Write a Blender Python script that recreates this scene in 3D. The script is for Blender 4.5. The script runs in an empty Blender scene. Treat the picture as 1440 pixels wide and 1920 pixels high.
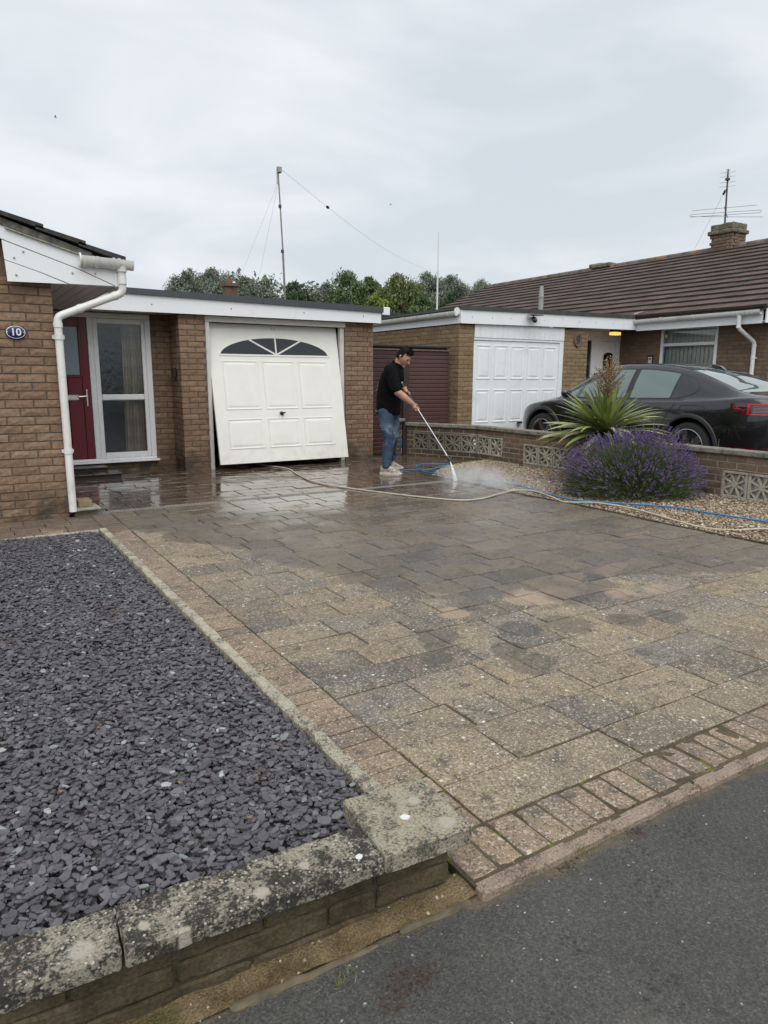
import bpy, bmesh, math, random
import numpy as np
from mathutils import Vector, Matrix, noise as mnoise
random.seed(7); rng = np.random.default_rng(11)
S = bpy.context.scene
COL = S.collection
PI = math.pi

# ------------------------------------------------------------------ camera
CAMH = 1.30
_f, _cx, _cy = 1310.0, 720.0, 960.0
_Y = Vector((-105-_cx, 704-_cy, _f)).normalized()
_X = Vector((2850-_cx, 715-_cy, _f)).normalized()
_X = (_X - _Y*_X.dot(_Y)).normalized()
_Z = _X.cross(_Y)
# rows: world axes written in camera space (x right, y down, z forward)
Rm = Matrix(((_X.x, -_X.y, -_X.z), (_Y.x, -_Y.y, -_Y.z), (_Z.x, -_Z.y, -_Z.z)))
cam = bpy.data.cameras.new('camera'); camo = bpy.data.objects.new('camera', cam); COL.objects.link(camo)
M4 = Rm.to_4x4(); M4.translation = Vector((0, 0, CAMH)); camo.matrix_world = M4
cam.sensor_fit = 'VERTICAL'; cam.sensor_height = 24.0; cam.lens = 24.0*_f/1920.0
cam.clip_start = 0.05; cam.clip_end = 1000
S.camera = camo

# ------------------------------------------------------------------ sky, sun, exposure
W = bpy.data.worlds.new('World'); S.world = W; W.use_nodes = True
wn = W.node_tree.nodes; wl = W.node_tree.links; wn.clear()
out = wn.new('ShaderNodeOutputWorld'); bg = wn.new('ShaderNodeBackground'); wl.new(bg.outputs[0], out.inputs[0])
sky = wn.new('ShaderNodeTexSky'); sky.sky_type = 'NISHITA'; sky.sun_disc = False
SUN_EL, SUN_ROT = math.radians(58), math.radians(200)
sky.sun_elevation = SUN_EL; sky.sun_rotation = SUN_ROT; sky.air_density = 1.2; sky.dust_density = 3.0
tc = wn.new('ShaderNodeTexCoord')
mp = wn.new('ShaderNodeMapping'); mp.inputs['Scale'].default_value = (1.0, 1.0, 3.2); wl.new(tc.outputs['Generated'], mp.inputs[0])
n1 = wn.new('ShaderNodeTexNoise'); n1.inputs['Scale'].default_value = 2.4; n1.inputs['Detail'].default_value = 7; n1.inputs['Roughness'].default_value = .5
n1.inputs['Distortion'].default_value = .5
wl.new(mp.outputs[0], n1.inputs['Vector'])
cr = wn.new('ShaderNodeValToRGB'); wl.new(n1.outputs['Fac'], cr.inputs[0])
cr.color_ramp.elements[0].position = .36; cr.color_ramp.elements[0].color = (4.0, 4.31, 4.62, 1)
cr.color_ramp.elements[1].position = .64; cr.color_ramp.elements[1].color = (5.25, 5.48, 5.70, 1)
mx = wn.new('ShaderNodeMix'); mx.data_type = 'RGBA'; mx.inputs[0].default_value = .94
wl.new(sky.outputs[0], mx.inputs[6]); wl.new(cr.outputs[0], mx.inputs[7])
wl.new(mx.outputs[2], bg.inputs[0]); bg.inputs[1].default_value = 0.10
sun = bpy.data.lights.new('sun', 'SUN'); sun.energy = 1.5; sun.angle = math.radians(75); sun.color = (1.0, .97, .93)
suno = bpy.data.objects.new('sun', sun); COL.objects.link(suno)
_sd = Vector((math.sin(SUN_ROT)*math.cos(SUN_EL), math.cos(SUN_ROT)*math.cos(SUN_EL), math.sin(SUN_EL)))
suno.rotation_euler = _sd.to_track_quat('Z', 'Y').to_euler()
S.view_settings.view_transform = 'Standard'; S.view_settings.look = 'None'
S.view_settings.exposure = 0.78; S.view_settings.gamma = 1.0; S.view_settings.use_curve_mapping = False
S.render.engine = 'CYCLES'
S.cycles.max_bounces = 8; S.cycles.transparent_max_bounces = 12; S.cycles.volume_bounces = 1
S.cycles.caustics_reflective = False; S.cycles.caustics_refractive = False

# ------------------------------------------------------------------ object helpers
def link(o):
    COL.objects.link(o); return o
def thing(name, label, cat, loc=(0, 0, 0), group=None, kind=None):
    o = bpy.data.objects.new(name, None); link(o); o.location = loc; o.empty_display_size = .2
    o['label'] = label; o['category'] = cat
    if group: o['group'] = group
    if kind: o['kind'] = kind
    return o
def wloc(o):
    v = Vector(o.location)
    while o.parent:
        o = o.parent; v += Vector(o.location)
    return v
class MB:
    """collects faces in world coordinates"""
    def __init__(s): s.v = []; s.f = []; s.m = []
    def add(s, vs, fs, mi=0):
        b = len(s.v); s.v += [tuple(p) for p in vs]
        for f in fs: s.f.append(tuple(b+i for i in f)); s.m.append(mi)
        return s
    def box(s, x0, x1, y0, y1, z0, z1, mi=0, M=None):
        vs = [(x0,y0,z0),(x1,y0,z0),(x1,y1,z0),(x0,y1,z0),(x0,y0,z1),(x1,y0,z1),(x1,y1,z1),(x0,y1,z1)]
        if M is not None: vs = [M @ Vector(p) for p in vs]
        return s.add(vs, [(0,3,2,1),(4,5,6,7),(0,1,5,4),(1,2,6,5),(2,3,7,6),(3,0,4,7)], mi)
    def bbox(s, x0, x1, y0, y1, z0, z1, c=.005, mi=0, M=None):
        """box with chamfered edges"""
        bm = bmesh.new(); bmesh.ops.create_cube(bm, size=1)
        for p in bm.verts: p.co = Vector(((x0+x1)/2+p.co.x*(x1-x0), (y0+y1)/2+p.co.y*(y1-y0), (z0+z1)/2+p.co.z*(z1-z0)))
        bmesh.ops.bevel(bm, geom=bm.edges[:], offset=c, segments=1, affect='EDGES', profile=.5)
        return s.bm(bm, mi, M)
    def bm(s, bm, mi=0, M=None):
        bm.verts.index_update()
        vs = [(M @ p.co) if M is not None else p.co.copy() for p in bm.verts]
        fs = [[p.index for p in f.verts] for f in bm.faces]
        bm.free(); return s.add(vs, fs, mi)
    def prism(s, poly, fn, d0, d1, mi=0):
        """poly 2D list, fn(u,v,d)->xyz"""
        n = len(poly); vs = [fn(u, v, d0) for u, v in poly]+[fn(u, v, d1) for u, v in poly]
        fs = [tuple(range(n))[::-1], tuple(range(n, 2*n))]+[(i, (i+1) % n, n+(i+1) % n, n+i) for i in range(n)]
        return s.add(vs, fs, mi)
    def tube(s, pts, r, n=8, caps=True, mi=0, closed=False):
        pts = [Vector(p) for p in pts]; N = len(pts); rs = r if isinstance(r, (list, tuple)) else [r]*N
        vs = []; up = None
        for i, p in enumerate(pts):
            t = (pts[min(i+1, N-1)]-pts[max(i-1, 0)]).normalized()
            if up is None:
                up = Vector((0, 0, 1)) if abs(t.z) < .9 else Vector((1, 0, 0))
            a = t.cross(up).normalized(); b = a.cross(t).normalized(); up = b
            for k in range(n):
                th = 2*PI*k/n; vs.append(p+a*math.cos(th)*rs[i]+b*math.sin(th)*rs[i])
        fs = [(i*n+k, i*n+(k+1) % n, (i+1)*n+(k+1) % n, (i+1)*n+k) for i in range(N-1) for k in range(n)]
        if caps: fs += [tuple(range(n))[::-1], tuple((N-1)*n+k for k in range(n))]
        return s.add(vs, fs, mi)
    def lathe(s, prof, M=None, n=24, mi=0):
        """prof: (r,z) list round local z"""
        vs = []
        for r, z in prof:
            for k in range(n):
                th = 2*PI*k/n; p = Vector((r*math.cos(th), r*math.sin(th), z)); vs.append(M @ p if M is not None else p)
        m = len(prof)
        fs = [(i*n+k, i*n+(k+1) % n, (i+1)*n+(k+1) % n, (i+1)*n+k) for i in range(m-1) for k in range(n)]
        return s.add(vs, fs, mi)
    def mesh(s, name, smooth=False):
        me = bpy.data.meshes.new(name); me.from_pydata(s.v, [], s.f)
        if any(s.m): me.polygons.foreach_set('material_index', s.m)
        if smooth: me.polygons.foreach_set('use_smooth', [True]*len(me.polygons))
        me.update(); return me
def put(name, me, mat, parent=None, label=None, kind=None, loc=None, rot=None, group=None, cat=None):
    """link a mesh as an object; the mesh (or loc) is in world coordinates"""
    if isinstance(me, MB): me = me.mesh(name)
    if mat is not None and len(me.materials) == 0:
        for m in (mat if isinstance(mat, (list, tuple)) else [mat]): me.materials.append(m)
    o = bpy.data.objects.new(name, me); link(o)
    if parent: o.parent = parent
    L = Vector(loc) if loc is not None else Vector((0, 0, 0))
    o.location = L-(wloc(parent) if parent else Vector((0, 0, 0)))
    if rot is not None: o.rotation_euler = rot
    if label: o['label'] = label
    if kind: o['kind'] = kind
    if group: o['group'] = group
    if cat: o['category'] = cat
    return o
def putS(name, mb, mat, parent=None, **k):
    """smooth-shaded, sharp over 35 degrees"""
    me = mb.mesh(name, True) if isinstance(mb, MB) else mb
    try: me.set_sharp_from_angle(angle=math.radians(35))
    except Exception: pass
    return put(name, me, mat, parent, **k)
def npmesh(name, V, F, smooth=False):
    """V (n,3) F (m,k) arrays of equal polygon size"""
    me = bpy.data.meshes.new(name); V = np.asarray(V, np.float32); F = np.asarray(F, np.int32); k = F.shape[1]
    me.vertices.add(len(V)); me.vertices.foreach_set('co', V.ravel())
    me.loops.add(F.size); me.loops.foreach_set('vertex_index', F.ravel())
    me.polygons.add(len(F)); me.polygons.foreach_set('loop_start', np.arange(0, F.size, k, dtype=np.int32))
    try: me.polygons.foreach_set('loop_total', np.full(len(F), k, np.int32))
    except Exception: pass
    if smooth: me.polygons.foreach_set('use_smooth', np.ones(len(F), bool))
    me.update(calc_edges=True); me.validate(); return me

# ------------------------------------------------------------------ material helpers
class NT:
    def __init__(s, name):
        s.mat = bpy.data.materials.new(name); s.mat.use_nodes = True
        s.n = s.mat.node_tree.nodes; s.l = s.mat.node_tree.links; s.n.clear()
        s.out = s.n.new('ShaderNodeOutputMaterial'); s.b = s.n.new('ShaderNodeBsdfPrincipled'); s.l.new(s.b.outputs[0], s.out.inputs[0])
        s.pos = None
    def node(s, t, **k):
        nd = s.n.new(t)
        for a, v in k.items(): setattr(nd, a, v)
        return nd
    def P(s):
        if s.pos is None: s.pos = s.n.new('ShaderNodeNewGeometry')
        return s.pos.outputs['Position']
    def OC(s): return s.n.new('ShaderNodeTexCoord').outputs['Object']
    def rnd(s):
        """random per object plus random per island, 0..1"""
        g = s.n.new('ShaderNodeNewGeometry'); o = s.n.new('ShaderNodeObjectInfo')
        a = s.math('ADD', g.outputs['Random Per Island'], o.outputs['Random']); return s.math('FRACT', a)
    def val(s, sock, v):
        if hasattr(v, 'is_linked') or isinstance(v, bpy.types.NodeSocket): s.l.new(v, sock)
        else:
            if isinstance(v, (tuple, list)) and len(v) == 3 and sock.type == 'RGBA': v = (*v, 1)
            sock.default_value = v
    def math(s, op, a, b=0.0, c=None, clamp=False):
        m = s.n.new('ShaderNodeMath'); m.operation = op; m.use_clamp = clamp
        s.val(m.inputs[0], a); s.val(m.inputs[1], b)
        if c is not None: s.val(m.inputs[2], c)
        return m.outputs[0]
    def noise(s, scale, detail=4, rough=.55, vec=None, dist=0.0, col=False, sc=None):
        t = s.n.new('ShaderNodeTexNoise'); t.inputs['Scale'].default_value = scale; t.inputs['Detail'].default_value = detail
        t.inputs['Roughness'].default_value = rough; t.inputs['Distortion'].default_value = dist
        v = vec if vec is not None else s.P()
        if sc is not None:
            mp = s.n.new('ShaderNodeMapping'); mp.inputs['Scale'].default_value = sc; s.l.new(v, mp.inputs[0]); v = mp.outputs[0]
        s.l.new(v, t.inputs['Vector']); return t.outputs['Color' if col else 'Fac']
    def voro(s, scale, vec=None, feature='F1', out='Distance', rand=1.0):
        t = s.n.new('ShaderNodeTexVoronoi'); t.feature = feature; t.inputs['Scale'].default_value = scale; t.inputs['Randomness'].default_value = rand
        s.l.new(vec if vec is not None else s.P(), t.inputs['Vector']); return t.outputs[out]
    def ramp(s, fac, stops, interp='LINEAR'):
        r = s.n.new('ShaderNodeValToRGB'); r.color_ramp.interpolation = interp; e = r.color_ramp.elements
        while len(e) > 1: e.remove(e[-1])
        for i, (p, c) in enumerate(stops):
            if isinstance(c, (int, float)): c = (c, c, c)
            x = e[0] if i == 0 else e.new(p)
            x.position = p; x.color = (*c, 1)
        s.val(r.inputs[0], fac); return r.outputs[0]
    def mix(s, fac, a, b, mode='MIX'):
        m = s.n.new('ShaderNodeMix'); m.data_type = 'RGBA'; m.blend_type = mode
        s.val(m.inputs[0], fac); s.val(m.inputs[6], a); s.val(m.inputs[7], b); return m.outputs[2]
    def sep(s, v=None):
        x = s.n.new('ShaderNodeSeparateXYZ'); s.l.new(v if v is not None else s.P(), x.inputs[0]); return x.outputs
    def maprange(s, v, a, b, c=0.0, d=1.0, smooth=True):
        m = s.n.new('ShaderNodeMapRange'); m.interpolation_type = 'SMOOTHSTEP' if smooth else 'LINEAR'
        s.val(m.inputs[0], v); 
        for i, x in enumerate((a, b, c, d)): s.val(m.inputs[i+1], x)
        return m.outputs[0]
    def set(s, **k):
        names = dict(base='Base Color', rough='Roughness', metal='Metallic', spec='Specular IOR Level', coat='Coat Weight', coatr='Coat Roughness',
                     trans='Transmission Weight', ior='IOR', alpha='Alpha', emit='Emission Color', emits='Emission Strength', sub='Subsurface Weight', sheen='Sheen Weight')
        for a, v in k.items(): s.val(s.b.inputs[names[a]], v)
        return s
    def bump(s, h, strength=.5, dist=.01, prev=None):
        b = s.n.new('ShaderNodeBump'); s.val(b.inputs['Strength'], strength); b.inputs['Distance'].default_value = dist
        s.val(b.inputs['Height'], h)
        if prev is not None: s.l.new(prev, b.inputs['Normal'])
        s.l.new(b.outputs[0], s.b.inputs['Normal']); return b.outputs[0]
def thin_glass(name, tint, rough=.03, refl=1.0, bumpy=0.0, bscale=30):
    t = NT(name); t.n.remove(t.b); tr = t.node('ShaderNodeBsdfTransparent'); tr.inputs[0].default_value = (*tint, 1)
    gl = t.node('ShaderNodeBsdfGlossy'); gl.inputs['Roughness'].default_value = rough; gl.inputs[0].default_value = (refl, refl, refl, 1)
    fr = t.node('ShaderNodeFresnel'); fr.inputs[0].default_value = 1.5; mx_ = t.node('ShaderNodeMixShader')
    if bumpy:
        b = t.node('ShaderNodeBump'); b.inputs['Strength'].default_value = bumpy; b.inputs['Distance'].default_value = .006
        t.val(b.inputs['Height'], t.noise(bscale, 3, .5, sc=(1, 1, .45), dist=.7)); t.l.new(b.outputs[0], gl.inputs['Normal']); t.l.new(b.outputs[0], fr.inputs['Normal'])
    t.l.new(fr.outputs[0], mx_.inputs[0]); t.l.new(tr.outputs[0], mx_.inputs[1]); t.l.new(gl.outputs[0], mx_.inputs[2]); t.l.new(mx_.outputs[0], t.out.inputs[0]); return t.mat
def simple(name, base, rough=.5, var=.08, scale=12, metal=0, spec=.5, coat=0, bump=0.0, bscale=60, bd=.004, dirt=None):
    t = NT(name); n = t.noise(scale, 5)
    lo = tuple(c*(1-var) for c in base); hi = tuple(min(1, c*(1+var)) for c in base)
    c = t.ramp(n, [(.3, lo), (.7, hi)])
    if dirt:
        f = t.maprange(t.noise(4.0, 6, .65), .5, .75, 0, dirt[1]); c = t.mix(f, c, dirt[0])
    t.set(base=c, rough=t.maprange(t.noise(scale*2.3, 3), .2, .8, max(.02, rough-.08), min(1, rough+.08), False), metal=metal, spec=spec, coat=coat)
    if bump: t.bump(t.noise(bscale, 4), bump, bd)
    return t.mat
# ------------------------------------------------------------------ materials
def brick_mat(name, tones, wet=0.0):
    t = NT(name); r = t.rnd()
    c = t.ramp(r, [(i/(len(tones)-1), k) for i, k in enumerate(tones)])
    n = t.noise(28, 6, .65); c = t.mix(1, c, t.ramp(n, [(.25, .62), (.55, 1.0), (.8, 1.22)]), 'MULTIPLY')
    fine = t.noise(190, 3, .6); c = t.mix(1, c, t.ramp(fine, [(.3, .78), (.6, 1.05)]), 'MULTIPLY')
    z = t.sep()[2]
    spl = t.math('MULTIPLY', t.maprange(t.sep()[1], 8.2, 9.2), t.math('MULTIPLY', t.maprange(t.sep()[0], 7.3, 7.2), t.maprange(t.sep()[0], 6.3, 6.4)))
    c = t.mix(t.math('MULTIPLY', spl, .55), c, (.035, .03, .024))      # soaked by the spray
    low = t.math('MULTIPLY', t.maprange(z, .45, .05, 0, 1), t.maprange(t.noise(5, 5, .6), .35, .62, .1, .9))
    c = t.mix(low, c, (.055, .047, .036))                       # grime and splash-back at the foot of the wall
    fl = t.math('MULTIPLY', t.math('GREATER_THAN', t.noise(75, 2, .5), .70), t.maprange(t.noise(6, 4), .5, .66, 0, .8))
    c = t.mix(fl, c, (.34, .31, .27))
    t.set(base=c, rough=.88, spec=.25); t.bump(t.math('ADD', n, t.math('MULTIPLY', fine, .4)), .7, .008); return t.mat
BR = brick_mat('brick_buff', [(.238, .155, .100), (.275, .183, .12), (.205, .133, .088), (.255, .167, .107), (.295, .203, .137), (.222, .142, .09)])
BRN = brick_mat('brick_golden', [(.245, .17, .098), (.30, .212, .125), (.21, .142, .084), (.27, .188, .11), (.235, .16, .094), (.32, .232, .143)])
BRD = brick_mat('brick_brown', [(.19, .133, .096), (.222, .156, .113), (.165, .115, .083), (.205, .142, .10), (.24, .176, .13)])
MOR = simple('mortar_brown', (.105, .083, .063), .95, .25, 30, bump=.5, bscale=120)
MORL = simple('mortar_pale', (.30, .25, .185), .95, .2, 30, bump=.5, bscale=120)
MORN = simple('mortar_tan', (.17, .12, .075), .95, .2, 30, bump=.5, bscale=120)
UPVC = simple('white_upvc', (.78, .79, .80), .28, .03, 3, spec=.5, dirt=((.5, .5, .47), .25))
FASC = simple('white_fascia', (.80, .82, .84), .30, .02, 2, dirt=((.55, .56, .55), .18))
GUT = simple('white_gutter_plastic', (.74, .735, .71), .3, .04, 6, dirt=((.42, .41, .37), .5))
TRIM = simple('grey_roof_trim', (.060, .065, .072), .42, .1, 4)
FELT = simple('roofing_felt', (.055, .055, .052), .9, .25, 14, bump=.4)
BLACK = simple('black_plastic', (.02, .02, .021), .4, .1)
DARKIN = simple('dark_interior', (.015, .015, .016), .9, .1)
STEEL = simple('satin_steel', (.55, .55, .55), .32, .06, metal=1)
ALU = simple('weathered_aluminium', (.38, .38, .39), .5, .12, 20, metal=.8)
GPLAS = simple('grey_plastic', (.30, .32, .32), .5, .08)
CREAMD = None
def door_cream():
    t = NT('cream_door_paint'); n = t.noise(5, 4)
    c = t.ramp(n, [(.3, (.74, .735, .685)), (.7, (.79, .785, .74))])
    sp = t.math('MULTIPLY', t.math('GREATER_THAN', t.noise(85, 2), .755), t.maprange(t.noise(3, 2), .45, .6, .2, .8))
    c = t.mix(sp, c, (.33, .30, .25))
    z = t.sep()[2]; c = t.mix(t.math('MULTIPLY', t.maprange(z, .5, .05), t.maprange(t.noise(9, 5), .4, .7, 0, .35)), c, (.52, .48, .38))
    t.set(base=c, rough=.38, spec=.45); t.bump(t.noise(70, 3), .06, .002); return t.mat
CREAMD = door_cream()
def blobs(t, centres, edge=.3, nscale=40, namp=.35, zaxis=True):
    """soft-edged patches round given points (x, y, radius)"""
    out_ = None; n = t.math('MULTIPLY', t.math('SUBTRACT', t.noise(nscale, 5, .65), .5), namp*2); xyz = t.sep()
    for (x, y, r) in centres:
        dx = t.math('SUBTRACT', xyz[0], x); dy = t.math('SUBTRACT', xyz[1], y); d = t.math('SQRT', t.math('ADD', t.math('MULTIPLY', dx, dx), t.math('MULTIPLY', dy, dy)))
        q = t.math('ADD', t.math('DIVIDE', d, r), n); k = t.maprange(q, 1.0, 1.0-edge); out_ = k if out_ is None else t.math('MAXIMUM', out_, k)
    return out_
def pave_mat(name, tones, wetmode):
    """weathered concrete paving; wetmode 'drive' dries out towards the road, 'court' is soaked"""
    t = NT(name); r = t.rnd(); xyz = t.sep()
    c = t.ramp(r, [(i/(len(tones)-1), k) for i, k in enumerate(tones)])
    big = t.noise(2.6, 6, .62); mid = t.noise(11, 6, .7); fine = t.noise(260, 3, .6)
    c = t.mix(t.maprange(big, .44, .66, 0, .6), c, (.29, .235, .152))
    c = t.mix(t.maprange(mid, .50, .68, 0, .85), c, (.088, .082, .07))
    c = t.mix(1, c, t.ramp(fine, [(.28, .42), (.5, 1.0), (.75, 1.6)]), 'MULTIPLY')
    agg = t.voro(150, out='Color'); ag = t.sep(agg)[0]
    c = t.mix(t.math('MULTIPLY', t.math('GREATER_THAN', ag, .87), .48), c, (.50, .46, .40))
    c = t.mix(t.math('MULTIPLY', t.math('LESS_THAN', ag, .13), .55), c, (.05, .045, .04))
    # lichen spots, only where the paving was dry for years
    vd = t.math('ADD', t.voro(34), t.math('MULTIPLY', t.noise(130, 2), .12)); vr = t.sep(t.voro(34, out='Color'))
    spot = t.math('MULTIPLY', t.math('LESS_THAN', vd, t.math('MULTIPLY', vr[1], .34)), t.math('GREATER_THAN', vr[0], .50 if name != 'border_block_paving' else .8))
    spot = t.math('MULTIPLY', spot, t.maprange(t.noise(3.4, 3), .40, .56, .35, 1.0))
    # wet front: the line the washing has reached
    fx = t.sep(t.ramp(t.math('DIVIDE', xyz[0], 6.5), [(.19, .62), (.27, .50), (.33, .36), (.40, .30), (.50, .285), (.63, .27), (1.0, .25)]))[0]
    edge = t.math('ADD', t.math('SUBTRACT', xyz[1], t.math('MULTIPLY', fx, 10.0)), t.math('MULTIPLY', t.math('SUBTRACT', t.noise(2.3, 4, .6), .5), 2.1))
    damp = t.maprange(edge, -.06, .14)
    clean = t.maprange(edge, -.2, .1)
    blot = blobs(t, [(1.86, 2.52, .085), (1.93, 2.62, .07), (1.79, 2.47, .05), (2.22, 2.42, .10), (2.16, 2.36, .07), (2.16, 2.22, .115), (2.25, 2.24, .09), (2.72, 2.52, .15), (3.05, 2.40, .12), (2.45, 2.6, .13), (2.02, 2.74, .12), (3.3, 2.33, .12), (1.9, 1.95, .03), (2.75, 2.05, .05)], .18, 16, .42)                      # spilt patches on the dry part
    damp = t.math('MAXIMUM', damp, blot)
    if wetmode == 'court':
        damp = 1.0; clean = 1.0
    c = t.mix(t.math('MULTIPLY', spot, t.math('SUBTRACT', 1.0, t.math('MULTIPLY', clean, .85))), c, (.56, .545, .48))
    # strips that are already blasted clean
    strip = t.math('MAXIMUM', t.math('MULTIPLY', t.maprange(t.noise(1.9, 4, .5, sc=(1.0, 1.6, 1)), .60, .63), t.maprange(xyz[0], 3.0, 3.4)), blobs(t, [(2.86, 2.98, .16), (3.1, 2.96, .13), (2.30, 2.98, .10), (3.4, 2.72, .12), (2.95, 2.86, .08), (3.7, 2.6, .16)], .15, 7, .3))
    strip = t.math('MULTIPLY', t.math('MULTIPLY', strip, t.maprange(xyz[1], 4.3, 3.8)), t.maprange(xyz[1], 2.5, 2.8))
    c = t.mix(t.math('MULTIPLY', strip, .62), c, (.36, .27, .20))
    wc = t.mix(1, c, (.54, .525, .53), 'MULTIPLY') if wetmode != 'court' else t.mix(1, c, (.50, .43, .38), 'MULTIPLY')
    c = t.mix(t.math('MULTIPLY', damp, .92), c, wc)
    if wetmode == 'court':
        film = t.maprange(t.noise(1.35, 5, .6), .36, .52)
        rough = t.math('SUBTRACT', .36, t.math('MULTIPLY', film, .29))
        t.set(base=c, rough=rough, spec=.5, coat=t.math('MULTIPLY', film, .5), coatr=.05)
        h = t.math('ADD', mid, t.math('MULTIPLY', fine, .5)); t.bump(h, .10, .004)
    else:
        far = t.maprange(edge, .6, 2.6)
        film = t.math('MULTIPLY', t.maprange(t.noise(1.6, 5, .6), .40, .60), far); pool = t.math('MULTIPLY', t.math('MULTIPLY', t.maprange(xyz[1], 5.9, 6.4), t.maprange(xyz[0], 2.1, 2.8)), t.maprange(t.noise(1.1, 5, .65), .38, .5))
        rough = t.math('SUBTRACT', t.math('SUBTRACT', .88, t.math('MULTIPLY', damp, .40)), t.math('MAXIMUM', t.math('MULTIPLY', film, .30), t.math('MULTIPLY', pool, .42)))
        t.set(base=c, rough=rough, spec=t.math('ADD', .28, t.math('MULTIPLY', damp, .22)), coat=t.math('MULTIPLY', pool, .7), coatr=.04)
        h = t.math('ADD', mid, t.math('MULTIPLY', fine, .8)); t.bump(h, t.math('SUBTRACT', .6, t.math('MAXIMUM', t.math('MULTIPLY', far, .45), t.math('MULTIPLY', pool, .54))), .006)
    return t.mat
SLAB = pave_mat('weathered_paving', [(.20, .166, .121), (.255, .207, .145), (.126, .115, .102), (.272, .214, .144), (.158, .146, .133), (.226, .177, .12), (.108, .10, .091), (.245, .188, .126), (.174, .16, .141)], 'drive')
SETT = pave_mat('border_block_paving', [(.215, .162, .122), (.255, .188, .135), (.175, .14, .112), (.285, .208, .14), (.185, .142, .113)], 'drive')
COURT = pave_mat('soaked_paving', [(.16, .12, .09), (.13, .10, .08), (.18, .135, .10), (.12, .105, .09)], 'court')
def coping_mat(name, base, dark, lich, discs=(), white=(), cover=.5, spray=False):
    t = NT(name); n = t.noise(11, 6, .65); f = t.noise(150, 4, .7); m = t.noise(75, 8, .78)
    c = t.ramp(n, [(.30, tuple(k*.8 for k in base)), (.5, base), (.7, tuple(k*1.2 for k in base))])
    thr = t.math('ADD', m, t.math('MULTIPLY', t.math('SUBTRACT', n, .5), .7))
    c = t.mix(t.maprange(thr, cover-.075, cover+.06, .92, 0), c, dark)
    c = t.mix(1, c, t.ramp(f, [(.3, .5), (.55, 1.05), (.8, 1.5)]), 'MULTIPLY')
    v2 = t.voro(85); v2r = t.sep(t.voro(85, out='Color'))
    c = t.mix(t.math('MULTIPLY', t.math('MULTIPLY', t.math('LESS_THAN', v2, .26), t.math('GREATER_THAN', v2r[0], .72)), lich), c, (.50, .47, .40))
    c = t.mix(t.math('MULTIPLY', t.math('LESS_THAN', v2, .2), t.math('LESS_THAN', v2r[0], .02)), c, (.40, .20, .07))
    if spray: c = t.mix(t.maprange(t.sep()[1], 8.3, 9.3, 0, .8), c, tuple(k*.28 for k in base))
    if discs: c = t.mix(t.math('MULTIPLY', blobs(t, discs, .45, 70, .35), t.maprange(f, .3, .5, .5, .95)), c, (.42, .385, .32))
    if white: c = t.mix(blobs(t, white, .25, 120, .5), c, (.74, .75, .74))
    t.set(base=c, rough=.93, spec=.2); t.bump(t.math('ADD', n, t.math('ADD', t.math('MULTIPLY', f, .5), m)), .8, .007); return t.mat
COP = coping_mat('lichened_coping', (.27, .245, .195), (.036, .035, .033), .9, [(.125, 1.375, .032), (.50, 1.33, .022), (.32, 1.31, .018), (-.05, 1.42, .03), (.62, 1.36, .016), (.25, 1.37, .016)], [(.748, 1.318, .010)], .515)
COPB = coping_mat('lichened_pier_cap', (.33, .30, .225), (.10, .095, .078), .35, [(1.0, 1.30, .03), (.98, 1.42, .022)], [(.918, 1.372, .0145)], .46)
COPF = coping_mat('grey_coping', (.24, .22, .185), (.09, .085, .075), .3, (), (), .45)
EDGE = coping_mat('concrete_edging', (.40, .365, .285), (.13, .12, .10), .4, (), (), .45)
EDGEP = coping_mat('pink_edging', (.30, .235, .185), (.14, .115, .092), .3, (), (), .43)
CONC = coping_mat('screen_block_concrete', (.40, .375, .305), (.24, .225, .18), .1, (), (), .45, True)
def wallfoot():
    t = NT('mossy_stone'); n = t.noise(7, 6, .65); f = t.noise(120, 3)
    c = t.ramp(n, [(.3, (.035, .030, .018)), (.5, (.080, .064, .038)), (.7, (.125, .10, .065))])
    c = t.mix(t.maprange(t.noise(3.2, 5, .6), .54, .68, 0, .4), c, (.075, .08, .028))
    c = t.mix(1, c, t.ramp(f, [(.3, .7), (.7, 1.2)]), 'MULTIPLY')
    t.set(base=c, rough=.95, spec=.2); t.bump(t.math('ADD', n, f), .7, .006); return t.mat
STONE = wallfoot()
STONEH = simple('tan_haunching', (.115, .094, .062), .95, .5, 14, bump=.5, bscale=90, dirt=((.075, .075, .03), .6))
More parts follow.
